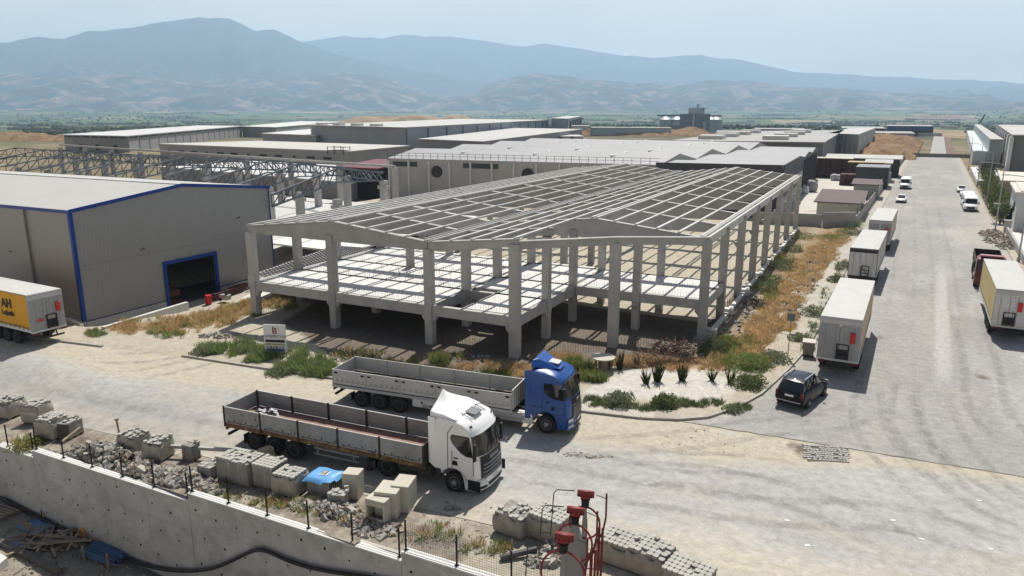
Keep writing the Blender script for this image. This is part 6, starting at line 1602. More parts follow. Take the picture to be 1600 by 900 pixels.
tag(g.build('brushwood', mat('brush_brown', (.14, .08, .055), .95, .3)), 'pile of dry brown brushwood at the corner under the frame', 'brushwood', kind='stuff')
# paver patch with open joints
g = MB(); r_ = random.Random(8)
for i in range(15):
    for j in range(8):
        p = bp(1258+i*4.6, 696+j*3.0+i*.3, .03)
        if r_.random() < .82: g.box((p.x+.04*(j % 2), p.y, .045), (.17, .15, .05), rz=r_.uniform(-.35, .35)+.2)
struct(g.build('loose_pavers_road', mat('road_paver_blocks', (.37, .355, .33), .92, .2, .4)))
g = MB()
q_ = [bp(*v, .03) for v in ((1253, 694), (1326, 702), (1324, 720), (1262, 721))]; g.prism([(v.x, v.y) for v in q_], .022, .03); struct(g.build('road_patch', mat('patch_soil', (.12, .1, .08), .95)))
# ================================================================ red funnel masts
def mast(px, py, zt, rz, label, ring_r, seed):
    p = bp(px, py, zt); z0 = -.4
    t = thing('funnel_mast', label, 'mast', (p.x, p.y, z0), rz, 'red funnel masts by the bottom edge'); h = zt-z0
    g = MB(); pw = (.1, .27, .1)[seed-1]; g.prism([(-pw, 0), (pw, 0), (pw*.95, h-1.25), (pw*.5, h-.75), (.08, h-.55), (-.08, h-.55), (-pw*.5, h-.75), (-pw*.95, h-1.25)], -pw*.5, pw*.5, 'y'); g.build('post', mat('grey_mast_metal', (.24, .24, .235), .6, .15), t, bevel=.02)
    g = MB(); g.lathe([(.13, h-.6), (.14, h-.36), (.17, h-.3)], 16); g.build('collar', BLACK, t)
    TF = Matrix.Translation((0, 0, h-.3)) @ Matrix.Rotation(radians(-24), 4, 'X') @ Matrix.Diagonal((.78, .78, .9, 1)) @ Matrix.Translation((0, 0, -(h-.3)))
    g = MB(TF); g.lathe([(.1, h-.36), (.2, h-.3), (.26, h-.2), (.36, h-.14), (.38, h-.02), (.4, h), (.36, h), (.2, h-.1)], 18)
    for k in range(12):
        a = 2*pi*k/12; g.box((cos(a)*.33, sin(a)*.33, h-.17), (.09, .07, .13), rz=a)
    g.build('funnel', ORED, t)
    cz = h-.62-ring_r; pts = [(sin(a)*ring_r*.95, -.05, cz+cos(a)*ring_r*1.1) for a in [2*pi*k/30 for k in range(31)]]
    g = MB(); g.tube(pts, .035, 8); g.build('ring', ORED, t)
    g = MB(); g.tube([(-.38, 0, h-.04), (-1.0, 0, h-.1), (-1.1, 0, h-.25), (-1.2, 0, h-1.9)], .02, 6); g.tube([(.38, 0, h-.1), (.72, 0, h-.2)], .015, 6); g.build('wire', DIRTYBLK, t)
    g = MB(); g.tube([(.72, 0, h+.0), (.72, 0, h-.9), (.62, 0, h-1.5), (.35, -.05, h-2.0)], .035, 6, caps=True); g.build('side_arm', mat('dark_red_arm', (.12, .03, .03), .6), t)
    g = MB(); g.tube([(ring_r*.9, .1, cz-.2), (ring_r*.85, .1, 0)], .045, 8); g.tube([(ring_r*.9+.12, .1, cz-.2), (ring_r*.85+.1, .1, 0)], .045, 8); g.tube([(-.1, .2, 0), (-.1, .2, h-2.2), (.2, .2, h-2.6), (.2, .2, 0)], .03, 6); g.build('riser_pipe', ORED, t)
    g = MB()
    for k in range(3): g.bar((-.5, .12, .6+.5*k), (.7, .12, .7+.5*k), .03, .03)
    g.build('cross_bar', DIRTYBLK, t)
mast(915, 767, 4.3, .25, 'tallest red funnel on a grey post, at the back of the three', .55, 1)
mast(899, 793, 4.5, .2, 'middle red funnel mast with a broad pale grey head', .62, 2)
mast(881, 834, 4.6, .2, 'lowest red funnel mast with a wide red ring, in front of the other two', .72, 3)
p = bp(806, 893, 1.6); g = MB(); g.lathe([(.01, 0), (.1, .03), (.13, .2), (.1, .4), (.01, .45)], 12, Matrix.Translation((p.x, p.y-.3, 1.1))); prop(g, 'vent_dome', ORED, 'small rounded red dome poking up at the wall left of the masts' , 'vent', smooth=True)
# ================================================================ pit junk
def pitpt(px, py): 
    p = bp(px, py, -4.6)
    for _ in range(3): p = bp(px, py, pith(p.x, p.y))
    return p
r_ = random.Random(41)
t = thing('plank_pile', 'tangled pile of old formwork planks at the foot of the retaining wall', 'planks')
for k in range(46):
    p = pitpt(r_.uniform(35, 120), r_.uniform(822, 862)); a = r_.choice((0.2, 1.2, -.5, 2.3))+r_.uniform(-.4, .4); ln = r_.uniform(.7, 2.4); z = p.z+.08+.5*r_.random()*exp(-((p.x+35.2)/2)**2)
    g = MB(); g.box((p.x, p.y, z), (ln, .13, .05), rz=a, ry=r_.uniform(-.2, .2)); g.build('plank', WOOD, t)
p = pitpt(62, 812); g = MB()
g.bar(p, p+Vector((.05, .3, 1.1)), .12, .05); g.bar(p+Vector((.3, 0, 0)), p+Vector((.2, .35, 1.0)), .12, .05); prop(g, 'leaning_boards', WOOD, 'two boards leaning on the wall at the left end of the plank pile', 'boards')
for (x, y, s, l) in ((55, 826, 1, 'crumpled blue sheet under the planks'), (24, 857, .55, 'scrap of blue sheet on the pit floor left of the planks')):
    p = pitpt(x, y); rows = [[(p.x+(i-4)*.22*s, p.y+(j-3)*.17*s, p.z+.12+.1*noise.noise(Vector((i*.7, j*.8, s*3)))) for j in range(7)] for i in range(9)]; g = MB(); g.grid(rows); prop(g, 'blue_sheet', mat('dull_blue_sheet', (.12, .2, .34), .5), l, 'sheet', smooth=True)
p = pitpt(130, 843); g = MB(); g.lathe([(.28, -.1), (.34, -.06), (.34, .06), (.28, .1)], 16, Matrix.Translation((p.x, p.y, p.z+.34)) @ Matrix.Rotation(1.3, 4, 'X')); prop(g, 'cable_coil', mat('ochre_coil', (.42, .2, .06), .7, .2), 'small orange coil at the right end of the plank pile', 'coil')
t = thing('prop_stack', 'rack of blue steel scaffold props bound between wooden stakes', 'scaffold props'); p0 = pitpt(128, 872); d = (pitpt(196, 895)-p0).normalized(); nn = Vector((-d.y, d.x, 0))
for k in range(26):
    o_ = nn*((k % 9)*.13+r_.uniform(-.02, .02))+Vector((0, 0, .15+.12*(k//9))); g = MB(); a = p0+o_+d*r_.uniform(-.2, .2); g.tube([a, a+d*2.1], .045, 6); g.build('prop', mat('blue_steel_props', (.07, .13, .24), .5, .25), t)
for u in (.3, 1.9):
    for v in (-.1, 1.25): g = MB(); a = p0+d*u+nn*v; g.bar(a, a+Vector((0, 0, .85)), .09, .09); g.build('stake', WOOD, t)
p = pitpt(8, 808); g = MB()
for k in range(5): g.box((p.x-.6, p.y-.4+.2*k, p.z+.25), (2.0, .15, .05), rz=.1)
for k in range(3): g.box((p.x-1.3+.7*k, p.y, p.z+.12), (.1, 1.0, .18), rz=.1)
prop(g, 'wooden_pallet', WOOD, 'grey wooden pallet at the left edge of the pit', 'pallet')
p = pitpt(0, 849); q = pitpt(95, 898); g = MB(); g.bar(p+Vector((0, 0, .12)), q+Vector((0, 0, .12)), .28, .24); prop(g, 'timber_kerb', mat('dark_form_timber', (.13, .11, .09), .9, .25, .5), 'long dark formwork timber running diagonally over the pit floor', 'timber')
p = pitpt(0, 905); g = MB(); g.prism([(p.x-6, p.y-4), (p.x+.2, p.y-1.0), (p.x-.7, p.y+.75), (p.x-6, p.y+1.0)], p.z-.3, p.z+.5); prop(g, 'concrete_footing', CON2, 'pale concrete footing in the bottom left corner of the pit', 'footing')
rubble2 = MB()
for k in range(260):
    p = pitpt(r_.uniform(-5, 240), r_.uniform(825, 905))
    if p.y < wall_y(p.x)-.5: rubble2.rock((p.x, p.y, p.z+.02), r_.uniform(.03, .1), r_, r_.choice((0, 1)))
tag(rubble2.build('pit_debris', [WOOD, RUBM[1]]), 'scattered wood scraps and clods on the pit floor', 'debris', kind='stuff')
# black hose draped along the wall
A_, B_ = (-42.8, wall_y(-42.8)-.5), (-12.5, wall_y(-12.5)-.5); pts = []
HP = [(0, 777), (60, 808), (110, 832), (150, 852), (190, 869), (230, 885), (262, 891), (300, 893), (335, 888), (362, 876), (390, 862), (405, 858), (420, 862), (445, 874), (480, 886), (520, 894), (570, 900), (640, 915)]
for i in range(len(HP)-1):
    for k in range(4):
        u = k/4; x = lerp(HP[i][0], HP[i+1][0], u); y = lerp(HP[i][1], HP[i+1][1], u); q = onwall(x, y, A_, B_); pts.append(q)
for _ in range(3): pts = [pts[0]]+[(pts[i-1]+pts[i]*2+pts[i+1])/4 for i in range(1, len(pts)-1)]+[pts[-1]]
g = MB(); g.tube(pts, .085, 10); prop(g, 'hose', mat('black_hose', (.014, .014, .015), .45, .2), 'thick black hose sagging along the face of the retaining wall', 'hose', smooth=True)
# ================================================================ items on the island
p = bp(432, 556, .1); q = bp(432, 556, .1)
t = thing('sign_board', 'white construction sign with a black and red logo standing in green weeds', 'sign', (p.x, p.y, .05), radians(22))
bw, bh = 1.62, 2.0
g = MB(); g.box((0, 0, .35+bh/2), (bw, .06, bh)); g.build('panel', mat('sign_white', (.72, .72, .73), .5, .03), t)
for x in (-.74, .74): g = MB(); g.box((x, .06, 1.1), (.06, .06, 2.3)); g.build('leg', GALV, t)
zt = .35+bh
def sg_(x, z, w_, h_, m_, nm='printed_band'): g = MB(); g.box((x, -.036, z), (w_, .012, h_)); g.build(nm, m_, t)
RD = mat('logo_red', (.4, .05, .04), .5); DG = mat('logo_black', (.03, .02, .02), .5)
sg_(-.1, zt-.42, .09, .5, DG, 'logo_bar'); sg_(.06, zt-.3, .16, .15, RD, 'logo_block'); sg_(.08, zt-.48, .18, .13, RD, 'logo_block'); sg_(.08, zt-.62, .16, .1, RD, 'logo_block'); sg_(.28, zt-.4, .07, .4, mat('logo_pale', (.62, .62, .6), .5), 'logo_bar')
text('LOGO', .27, Tm((-.38, -.04, zt-.86), (1, 0, 0), (0, 0, 1)), DG, t, bold=.004)
text('BETON', .27, Tm((.38, -.04, zt-.86), (1, 0, 0), (0, 0, 1)), mat('logo_grey', (.25, .2, .2), .5), t, bold=.002)
sg_(0, zt-1.2, 1.42, .2, DG); sg_(0, zt-1.44, 1.4, .13, mat('band_olive', (.36, .38, .14), .5))
for k in range(6): sg_(-.58+.23*k, zt-1.64, .15, .14, mat('icon_blue' if k % 2 else 'icon_tan', (.08, .16, .38) if k % 2 else (.4, .3, .2), .5), 'icon')
sg_(0, zt-1.85, 1.36, .2, mat('band_blue', (.07, .15, .35), .5))
p = bp(942, 578, .1); t = thing('cable_spool', 'wooden cable spool with a pale round top standing at the edge of the white ground', 'spool', (p.x, p.y, .1))
g = MB(); g.lathe([(.78, .86), (.8, .88), (.8, .93), (.01, .94)], 28); g.build('top', mat('pale_spool_top', (.46, .43, .37), .8, .12, .6), t)
g = MB(); g.lathe([(.3, .05), (.3, .86)], 18); g.build('drum', WOOD, t); g = MB(); g.lathe([(.6, 0), (.62, .03), (.62, .08)], 24); g.build('foot', WOOD, t)
g = MB(); g.box((-.42, -.2, .44), (.06, .06, .86)); g.box((.4, .1, .44), (.06, .06, .86)); g.build('stay', BLACK, t)
p = bp(1268, 557, .05); t = thing('waste_bin', 'rusty grey wheeled container at the kerb behind the nearest box trailer', 'bin', (p.x-.25, p.y+.1, .05), .1); t.scale = (.8, .8, .9)
g = MB(); g.prism([(-.42, .12), (.42, .12), (.5, 1.15), (-.5, 1.15)], -.45, .45, 'y'); g.build('body', mat('rusty_bin', (.26, .22, .19), .7, .3, .4), t, bevel=.04)
g = MB(); g.box((0, 0, 1.2), (1.1, 1.0, .08), rx=.08); g.build('lid', mat('pale_lid', (.5, .47, .43), .7, .1), t, bevel=.03)
for x in (-.35, .35):
    for y in (-.35, .35): g = MB(); g.lathe([(.08, -.03), (.08, .03)], 10, Matrix.Translation((x, y, .08)) @ Matrix.Rotation(pi/2, 4, 'X')); g.build('castor', RUB, t)
p = bp(1231, 556, .1); t = thing('road_sign', 'small grey-backed road sign with a yellow tag on a thin post in the weeds', 'road sign', (p.x, p.y, 0), .1)
g = MB(); g.tube([(0, 0, 0), (0, 0, 3.1)], .035, 8); g.build('pole', GALV, t); g = MB(); g.box((0, -.04, 2.95), (.5, .03, .55)); g.build('plate', mat('sign_back_grey', (.16, .18, .2), .5), t, bevel=.01); g = MB(); g.box((-.02, -.05, 2.0), (.24, .03, .24)); g.build('tag', mat('yellow_tag', (.6, .45, .03), .5), t)
p = bp(1035, 655, .1); g = MB(); g.box((p.x, p.y+.7, .12), (1.3, 1.2, .08), rz=.3); prop(g, 'manhole_slab', mat('brownish_slab', (.33, .29, .25), .9), 'brownish square slab set in the kerb edge of the island', 'slab')
for i, (x, y) in enumerate(((962, 868), (545, 790))):
    pass
g = MB(); r_ = random.Random(12)
for k in range(26): g.rock((-28.9+r_.gauss(0, .45), 25.1+r_.gauss(0, .28), 1.36+r_.random()*.16), r_.uniform(.12, .26), r_, k % 2, .35)
prop(g, 'tarpaulin_heap', [mat('white_sheet_heap', (.6, .6, .6), .6), mat('black_sheet_heap', (.03, .03, .03), .5)], 'crumpled white and black sheeting in the rear of the rusty open trailer', 'sheeting')
# ================================================================ vegetation
def leafmat(name, a, b, s=.6):
    if name in MATS: return MATS[name]
    m = mat(name, a, .75, .35, s, spec=.15, col2=b, thr=(.42, .62), coord='World'); N = m.node_tree.nodes; K = m.node_tree.links.new
    b_ = N['Principled BSDF']; tr = N.new('ShaderNodeBsdfTranslucent'); K(b_.inputs['Base Color'].links[0].from_socket, tr.inputs['Color'])
    mxs = N.new('ShaderNodeMixShader'); mxs.inputs[0].default_value = .4; K(b_.outputs[0], mxs.inputs[1]); K(tr.outputs[0], mxs.inputs[2]); K(mxs.outputs[0], N['Material Output'].inputs['Surface'])
    return m
GRN = leafmat('weed_green', (.17, .25, .065), (.26, .32, .12)); GRN2 = leafmat('shrub_dark_green', (.1, .135, .05), (.16, .19, .09)); SAGE = leafmat('sage_green', (.16, .19, .11), (.26, .28, .18))
DRY = leafmat('dry_grass_straw', (.62, .46, .24), (.5, .33, .16), 1.4); DRY2 = leafmat('dry_grass_rust', (.48, .31, .17), (.64, .5, .3), 1.4); OLV = leafmat('olive_yellow', (.28, .27, .07), (.18, .19, .06))
def blades(g, x, y, z, r_, n, hh, rad, lean=.5, m=0, wd_=.03):
    for _ in range(n):
        a = r_.uniform(0, 6.283); q = rad*sqrt(r_.random()); bx, by = x+cos(a)*q, y+sin(a)*q; l_ = hh*r_.uniform(.5, 1.1); la = r_.uniform(0, 6.283) if r_.random() < .4 else a; ln = lean*l_*r_.random()
        t_ = (-sin(la)*wd_, cos(la)*wd_)
        g.add([(bx-t_[0], by-t_[1], z), (bx+t_[0], by+t_[1], z), (bx+cos(la)*ln*.5+t_[0]*.6, by+sin(la)*ln*.5+t_[1]*.6, z+l_*.6), (bx+cos(la)*ln, by+sin(la)*ln, z+l_)], [(0, 1, 2), (0, 2, 3)], m)
def leaves(g, x, y, z, r_, n, rx, rz_, s, m=0):
    for _ in range(n):
        while True:
            v = Vector((r_.uniform(-1, 1), r_.uniform(-1, 1), r_.uniform(-.15, 1)))
            if v.length < 1 and v.length > .25*r_.random(): break
        k = 1+.35*noise.noise(Vector((v.x*2+x, v.y*2+y, v.z*2))); c = Vector((x+v.x*rx*k, y+v.y*rx*k, z+max(0.02, v.z*rz_*k)))
        d = Vector((r_.uniform(-1, 1), r_.uniform(-1, 1), r_.uniform(-.3, 1))).normalized(); e = d.orthogonal().normalized()*s*r_.uniform(.4, .7); d = d*s*r_.uniform(.7, 1.4)
        g.add([c-e*.5, c+d*.5, c+e*.5, c-d*.5], [(0, 1, 2, 3)], m)
def veg_area(name, label, spots, n, hh, mats, seed, bl=9, wd_=.028, rad=.16, lean=.6, cat='weeds'):
    r_ = random.Random(seed); g = MB()
    for _ in range(n):
        px, py, rx, ry = r_.choice(spots); a = r_.uniform(0, 6.28); q = sqrt(r_.random()); p = bp(px+cos(a)*q*rx, py+sin(a)*q*ry, .1)
        if fbm(p.x*2, p.y*2, 2.2) < -.12+.2*r_.random()-.15: continue
        blades(g, p.x, p.y, gz(p.x, p.y)-.02, r_, int(bl*1.7), hh*r_.uniform(.5, 1.2), rad*r_.uniform(.6, 1.6), lean, r_.randrange(len(mats)), wd_*.6)
    o = g.build(name, mats); return tag(o, label, cat, kind='stuff')
veg_area('green_weeds', 'band of bright green weeds around the white construction sign', [(330, 548, 22, 7), (372, 548, 34, 12), (405, 555, 26, 12), (455, 562, 34, 14), (490, 572, 34, 14), (450, 575, 20, 10), (505, 580, 18, 9)], 1500, .62, [GRN, GRN, SAGE], 1)
veg_area('low_weeds', 'dusty grey-green weeds at the kerb edge left of the blue truck trailer', [(438, 580, 22, 7), (480, 583, 16, 6), (505, 585, 20, 5), (390, 563, 26, 4)], 420, .3, [SAGE, GRN], 2)
veg_area('dry_grass', 'strip of rusty golden dry grass between the frame and the left kerb', [(1165, 545, 24, 18), (1190, 515, 26, 24), (1215, 480, 28, 28), (1240, 450, 28, 28), (1262, 420, 28, 24), (1285, 395, 26, 16), (1305, 375, 24, 10), (1225, 500, 20, 22), (1175, 565, 26, 10), (1275, 405, 20, 20)], 4200, .5, [DRY, DRY2, DRY], 3, 8, .035, .22, .9, 'dry grass')
veg_area('dry_grass', 'rusty dry grass band along the edge of the white ground island', [(820, 582, 50, 9), (990, 566, 60, 9), (1060, 570, 50, 10), (1120, 568, 34, 10), (760, 575, 60, 8), (690, 585, 50, 6), (870, 560, 40, 5)], 1700, .42, [DRY2, DRY, DRY2], 4, 8, .03, .2, .8, 'dry grass')
veg_area('dry_grass', 'golden dry grass bank between the low wall and the concrete driveway', [(225, 512, 50, 12), (280, 508, 50, 14), (330, 500, 40, 12), (365, 488, 30, 12), (390, 478, 18, 10), (425, 470, 30, 12), (450, 463, 24, 8)], 2400, .5, [DRY, DRY2, OLV, DRY], 5, 8, .032, .22, .8, 'dry grass')
veg_area('green_weeds', 'green weeds mixed into the foot of the dry grass bank by the hall', [(150, 522, 16, 5), (260, 524, 30, 6), (240, 515, 20, 8), (300, 512, 20, 6), (440, 478, 24, 8), (400, 488, 14, 7)], 460, .4, [GRN, OLV, SAGE], 6)
veg_area('shaded_weeds', 'dark weeds and scrub in the shade along the foot of the frame front', [(560, 555, 40, 9), (620, 572, 50, 12), (680, 585, 40, 8), (600, 590, 60, 8), (1120, 560, 24, 14), (1110, 545, 16, 10), (700, 560, 30, 6)], 900, .5, [GRN2, OLV, DRY2], 7)
veg_area('green_weeds', 'greener weeds behind the blue truck cab and spool', [(915, 585, 22, 12), (900, 572, 18, 8), (935, 592, 14, 6), (760, 590, 40, 5), (690, 565, 16, 8)], 520, .7, [GRN, GRN2, OLV], 8)
veg_area('low_weeds', 'low grey-green weeds along the kerb edge of the white ground island', [(925, 628, 14, 8), (960, 630, 26, 8), (1010, 636, 26, 8), (1060, 628, 30, 8), (1100, 630, 30, 6), (1030, 632, 40, 6), (1160, 635, 12, 5)], 900, .3, [SAGE, GRN2, GRN2], 9)
veg_area('green_weeds', 'yellow-green weeds between the frame edge and the dry grass', [(1170, 540, 12, 12), (1150, 550, 14, 12), (1205, 460, 10, 14), (1140, 570, 14, 8)], 300, .6, [OLV, GRN], 10)
veg_area('verge_weeds', 'thin weeds and straw among the rubble behind the retaining wall', [(30, 668, 18, 14), (45, 672, 16, 12), (350, 760, 40, 12), (490, 790, 30, 12), (660, 835, 60, 14), (760, 862, 40, 10), (430, 780, 40, 8), (560, 815, 30, 8)], 420, .35, [OLV, GRN, DRY2], 11)
veg_area('weeds', 'weeds beside the nearest trailer on the pavement edge', [(1262, 545, 8, 8), (1270, 520, 10, 18), (1290, 470, 10, 20), (1310, 420, 8, 16)], 260, .4, [SAGE, GRN2], 12)
def shrub(label, px, py, rx, rz_, m, n=520, s=.13, seed=1, grp='rounded shrubs on the verges', z=None):
    n = int(n*1.7); s = s*1.1; r_ = random.Random(seed+int(px)); p = bp(px, py, .1); z0 = gz(p.x, p.y) if z is None else z
    t = thing('shrub', label, 'shrub', (p.x, p.y, z0), 0, grp); g = MB(); leaves(g, 0, 0, 0, r_, n, rx, rz_, s); g.build('foliage', m, t)
    g = MB()
    for _ in range(9): a = r_.uniform(0, 6.28); g.tube([(0, 0, 0), (cos(a)*rx*.5, sin(a)*rx*.5, rz_*.6)], .015, 4)
    g.build('stems', WOOD, t)
for a_ in (('low brown-green scrub at the foot of the fourth right column', 1204, 440, 1.5, .9, GRN2, 700), ('scrub patch by the fifth right column', 1224, 408, 1.6, .9, OLV, 700), ('scrub patch by the sixth right column', 1240, 392, 1.5, .9, GRN2, 600), ('scrub at the farthest right columns', 1256, 372, 2.0, .9, OLV, 600), ('olive weed bush right of the brushwood', 1138, 538, 1.0, .9, OLV, 600), ('large soft green shrub at the right end of the white ground', 1172, 572, 1.5, 1.0, GRN, 1500), ('dark shrub just below the large soft green one', 1170, 602, 1.2, .7, GRN2, 900), ('sage shrub on the pavement side of the large green one', 1210, 562, 1.1, .7, SAGE, 700),
           ('bushy dark plant at the kerb between the white ground and the manhole slab', 1038, 636, .75, .95, GRN2, 700), ('sprawling grey-green plant nearest the blue cab', 968, 632, 1.0, .9, SAGE, 800), ('low grey shrub left of the kerb bend', 1145, 640, .7, .4, SAGE, 350),
           ('dark green shrub beside the second box trailer', 1322, 418, 1.2, 1.0, GRN2, 700), ('dark green shrub beside the front of the nearest box trailer', 1308, 440, 1.0, .8, GRN2, 600), ('grey-green shrub left of the nearest box trailer', 1272, 492, 1.2, .9, SAGE, 700), ('small shrub by the road sign', 1248, 530, .8, .6, SAGE, 420),
           ('wide green bush below the yard boundary wall', 1325, 352, 2.6, 1.2, GRN, 1400), ('dark bush at the left rear of the third box trailer', 1330, 366, 2.2, 1.3, GRN2, 1200), ('green bush halfway along the boundary wall', 1300, 372, 2.2, .8, GRN, 900),
           ('dark scrub at the middle columns of the frame edge', 1222, 420, 1.6, 1.1, GRN2, 800), ('dark scrub at the nearer columns of the frame edge', 1196, 455, 1.5, 1.1, GRN2, 800), ('dark scrub bush at the front right corner of the frame', 1120, 548, 1.2, 1.2, GRN2, 900), ('scrub bush under the third right column', 1180, 478, 1.0, .9, mat('purple_brown_scrub', (.07, .055, .05), .9, .3), 500),
           ('light green sprawling weed below the wall post at far left', 40, 676, .9, .5, OLV, 420), ('grey-green tuft at the left end of the weed band', 318, 552, .9, .6, SAGE, 500), ('round grey weed over the kerb behind the rusty trailer', 440, 582, 1.0, .5, SAGE, 600)):
    shrub(a_[0], a_[1], a_[2], a_[3], a_[4], a_[5], a_[6])
def spiky(label, px, py, n, hh, rad, seed):
    r_ = random.Random(seed); p = bp(px, py, .1); t = thing('spiky_plant', label, 'plant', (p.x, p.y, gz(p.x, p.y)), 0, 'upright spiky plants on the white ground'); g = MB()
    for _ in range(n):
        a = r_.uniform(0, 6.28); q = rad*r_.random(); le = r_.uniform(.05, .45); b_ = Vector((cos(a)*q*.4, sin(a)*q*.4, 0)); e_ = b_+Vector((cos(a)*le, sin(a)*le, hh*r_.uniform(.5, 1.1))); g.tube([b_, b_.lerp(e_, .6), e_], [.03, .025, .006], 4)
        for k in range(3): c_ = b_.lerp(e_, .3+.2*k); g.add([c_, c_+Vector((.1*cos(a+k), .1*sin(a+k), .12)), c_+Vector((0, 0, .05))], [(0, 1, 2)])
    g.build('stalks', leafmat('stalk_green', (.06, .075, .03), (.1, .11, .05)), t)
for a_ in (('tallest spiky plant in the middle of the white ground', 1027, 596, 46, 1.5, .5, 1), ('shorter spiky plant touching the left side of the tallest one', 1010, 600, 22, 1.0, .4, 2), ('spiky plant right of the tallest one', 1066, 594, 40, 1.2, .5, 3), ('brownish stubby plant at the right side of the white ground', 1112, 596, 26, .9, .35, 4), ('upright reed tuft right of the cable spool', 968, 577, 30, 1.3, .4, 5), ('thin stalks beside the dark shrub at the island end', 1140, 598, 18, 1.1, .4, 6), ('single dark plant at the far edge of the white ground', 995, 572, 12, .9, .2, 7)):
    spiky(*a_)
# trees and hedge on the right
def tree(name, label, px, py, h, r, m, trunk_h, n, shape='round', grp=None, s=.3, z=0):
    r_ = random.Random(int(px*7)); p = bp(px, py, z); t = thing(name, label, 'tree', (p.x, p.y, z), 0, grp)
    g = MB(); g.tube([(0, 0, -.2), (0, 0, trunk_h), (.1, 0, h*.6)], [.16, .12, .05], 8)
    for k in range(5): a = k*1.3; g.tube([(0, 0, trunk_h), (cos(a)*r*.5, sin(a)*r*.5, trunk_h+(h-trunk_h)*.4)], [.08, .03], 6)
    g.build('trunk', WOOD, t); g = MB()
    if shape == 'cone':
        for _ in range(n):
            u = r_.random()**1.5; zz = trunk_h*.3+(h-trunk_h*.3)*u; rr = r*(1-u)*r_.uniform(.6, 1.05); a = r_.uniform(0, 6.28); c = Vector((cos(a)*rr, sin(a)*rr, zz)); d = Vector((cos(a), sin(a), r_.uniform(-.4, .6))).normalized()*s; e = d.orthogonal().normalized()*s*.5
            g.add([c-e, c+d, c+e, c-d*.4], [(0, 1, 2, 3)])
    else:
        for k in range(9): leaves(g, r_.uniform(-r, r)*.55, r_.uniform(-r, r)*.55, trunk_h+(h-trunk_h)*r_.uniform(0, .55), r_, n//9, r*.55, (h-trunk_h)*.42, s)
    g.build('crown', m, t)
tree('conifer', 'dense dark conifer in front of the white office window', 1587, 352, 4.6, 1.5, leafmat('conifer_green', (.025, .05, .02), (.04, .07, .03)), .6, 1700, 'cone', s=.28)
t = thing('hedge', 'long yellow-green hedge running from the white office towards the tall warehouse', 'hedge'); g = MB(); r_ = random.Random(55)
for k in range(60):
    u = k/59; x = lerp(11.6, 13.0, u)+r_.uniform(-.5, .5); y = lerp(150, 236, u); leaves(g, x, y, 0, r_, 150, 1.7, 3.4+r_.uniform(-.5, .8), .38, 0 if r_.random() < .6 else 1)
g.build('foliage', [leafmat('hedge_green', (.07, .1, .025), (.04, .065, .02), 2), leafmat('hedge_yellow', (.16, .15, .03), (.1, .11, .03), 2)], t)
g = MB()
for k in range(20): g.tube([(12.2, 151+k*4.4, 0), (12.2, 151+k*4.4, 2.0)], .08, 5)
g.build('stems', WOOD, t)
tree('garden_tree', 'dark rounded tree at the near end of the hedge', 1562, 350, 3.6, 1.6, GRN2, .8, 1200, grp=None)
tree('garden_tree', 'reddish-flecked small tree beyond the far end of the hedge', 1545, 280, 5, 3, leafmat('dark_tree', (.03, .045, .02), (.05, .06, .03)), 1, 900, s=.5)
tree('yard_tree', 'small green tree against the second brown-roofed hut', 1352, 300, 2.6, 1.3, GRN, .6, 600, s=.3)
# far vegetation: countless trees and hedgerows over the plain
g = MB(); r_ = random.Random(99)
def clump(g, x, y, s, m):
    z = terr(x, y); n = 6
    for q in range(2):
        ox, oy = r_.uniform(-.5, .5)*s, r_.uniform(-.5, .5)*s; hh = s*r_.uniform(.6, 1.0); v = []
        for k, (rr, zz) in enumerate(((.35, 0), (.6, .3), (.45, .75), (.08, 1.0))): v += [(x+ox+cos(a_*1.047+k)*rr*s*r_.uniform(.8, 1.2), y+oy+sin(a_*1.047+k)*rr*s*r_.uniform(.8, 1.2), z+zz*hh-.2) for a_ in range(n)]
        f = [(k*n+i, k*n+(i+1) % n, (k+1)*n+(i+1) % n, (k+1)*n+i) for k in range(3) for i in range(n)]; g.add(v, f, m)
for k in range(2600):
    px = r_.uniform(-40, 1640); d_ = 700*(9.5**r_.random()); a = atdist(px, 175, d_)
    if fbm(a.x, a.y, d_*.12) < -.02: continue
    clump(g, a.x, a.y, r_.uniform(3, 5.5)*(1+d_/7000), r_.randrange(2))
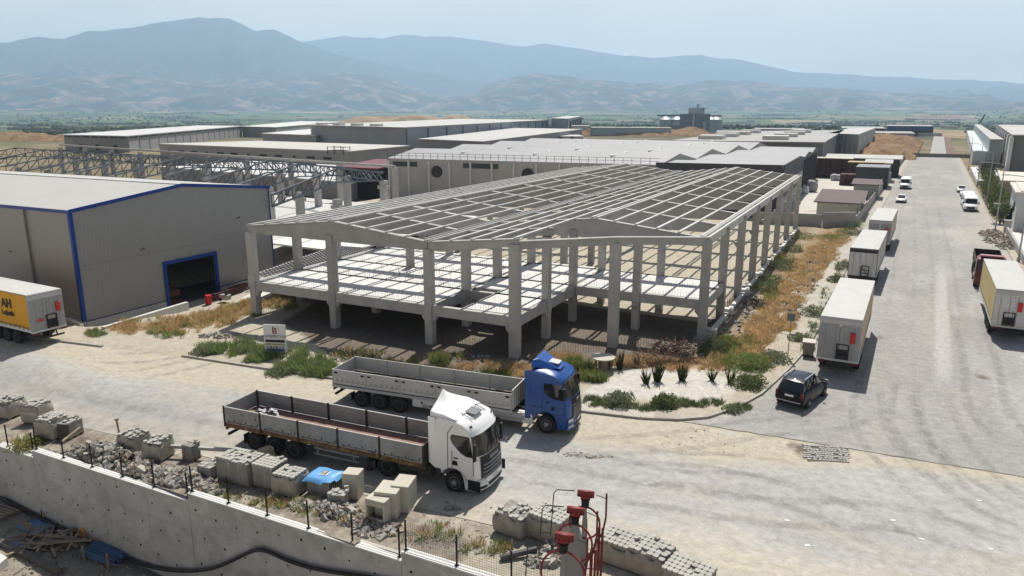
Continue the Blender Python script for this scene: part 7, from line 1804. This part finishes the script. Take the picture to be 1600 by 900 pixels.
for k in range(70):
    px = r_.uniform(0, 1600); d_ = 900*(6**r_.random()); a = atdist(px, 175, d_); th = r_.uniform(-.5, .4)
    for i in range(26): clump(g, a.x+cos(th)*i*9, a.y+sin(th)*i*9, r_.uniform(3, 5.5)*(1+d_/8000), 0)
tag(g.build('distant_trees', [mat('distant_green', (.03, .045, .02), .9, .3, 60, coord='World'), mat('distant_olive', (.055, .065, .03), .9, .3, 60, coord='World')]), 'scattered trees and hedgerows over the far plain', 'trees', kind='stuff')
g = MB()
for k in range(240):
    px = r_.uniform(0, 1640); d_ = 1500*(4.4**r_.random()); a = atdist(px, 175, d_); g.box((a.x, a.y, terr(a.x, a.y)+2), (r_.uniform(8, 30)*(1+d_/5000), r_.uniform(8, 20), 6), r_.randrange(2), rz=r_.uniform(-.3, .3))
tag(g.build('distant_houses', [mat('distant_white', (.5, .5, .48), .8), mat('distant_tan', (.34, .26, .2), .8)]), 'specks of farm buildings scattered over the far plain', 'houses', kind='stuff')
# ================================================================ haze
HZ = bpy.data.materials.new('haze_air'); HZ.use_nodes = True; N = HZ.node_tree.nodes
for n in list(N):
    if n.type == 'BSDF_PRINCIPLED': N.remove(n)
pv = N.new('ShaderNodeVolumePrincipled'); pv.inputs['Color'].default_value = (.54, .76, 1.0, 1); pv.inputs['Density'].default_value = 1.22e-4; pv.inputs['Anisotropy'].default_value = .2
HZ.node_tree.links.new(pv.outputs[0], N['Material Output'].inputs['Volume'])
allv = [o for o in bpy.data.objects if o.type == 'MESH' and o.get('kind') == 'structure' and o.parent is None]
mn = Vector((1e9,)*3); mxv = Vector((-1e9,)*3)
for o in allv:
    for v in o.bound_box:
        for i in range(3): mn[i] = min(mn[i], v[i]); mxv[i] = max(mxv[i], v[i])
mn -= Vector((50, 50, 1.0)); mxv += Vector((50, 50, 15.0))
g = MB(); g.box(((mn.x+mxv.x)/2, (mn.y+mxv.y)/2, (mn.z+mxv.z)/2), (mxv.x-mn.x, mxv.y-mn.y, mxv.z-mn.z)); tag(g.build('haze', HZ), kind='stuff')
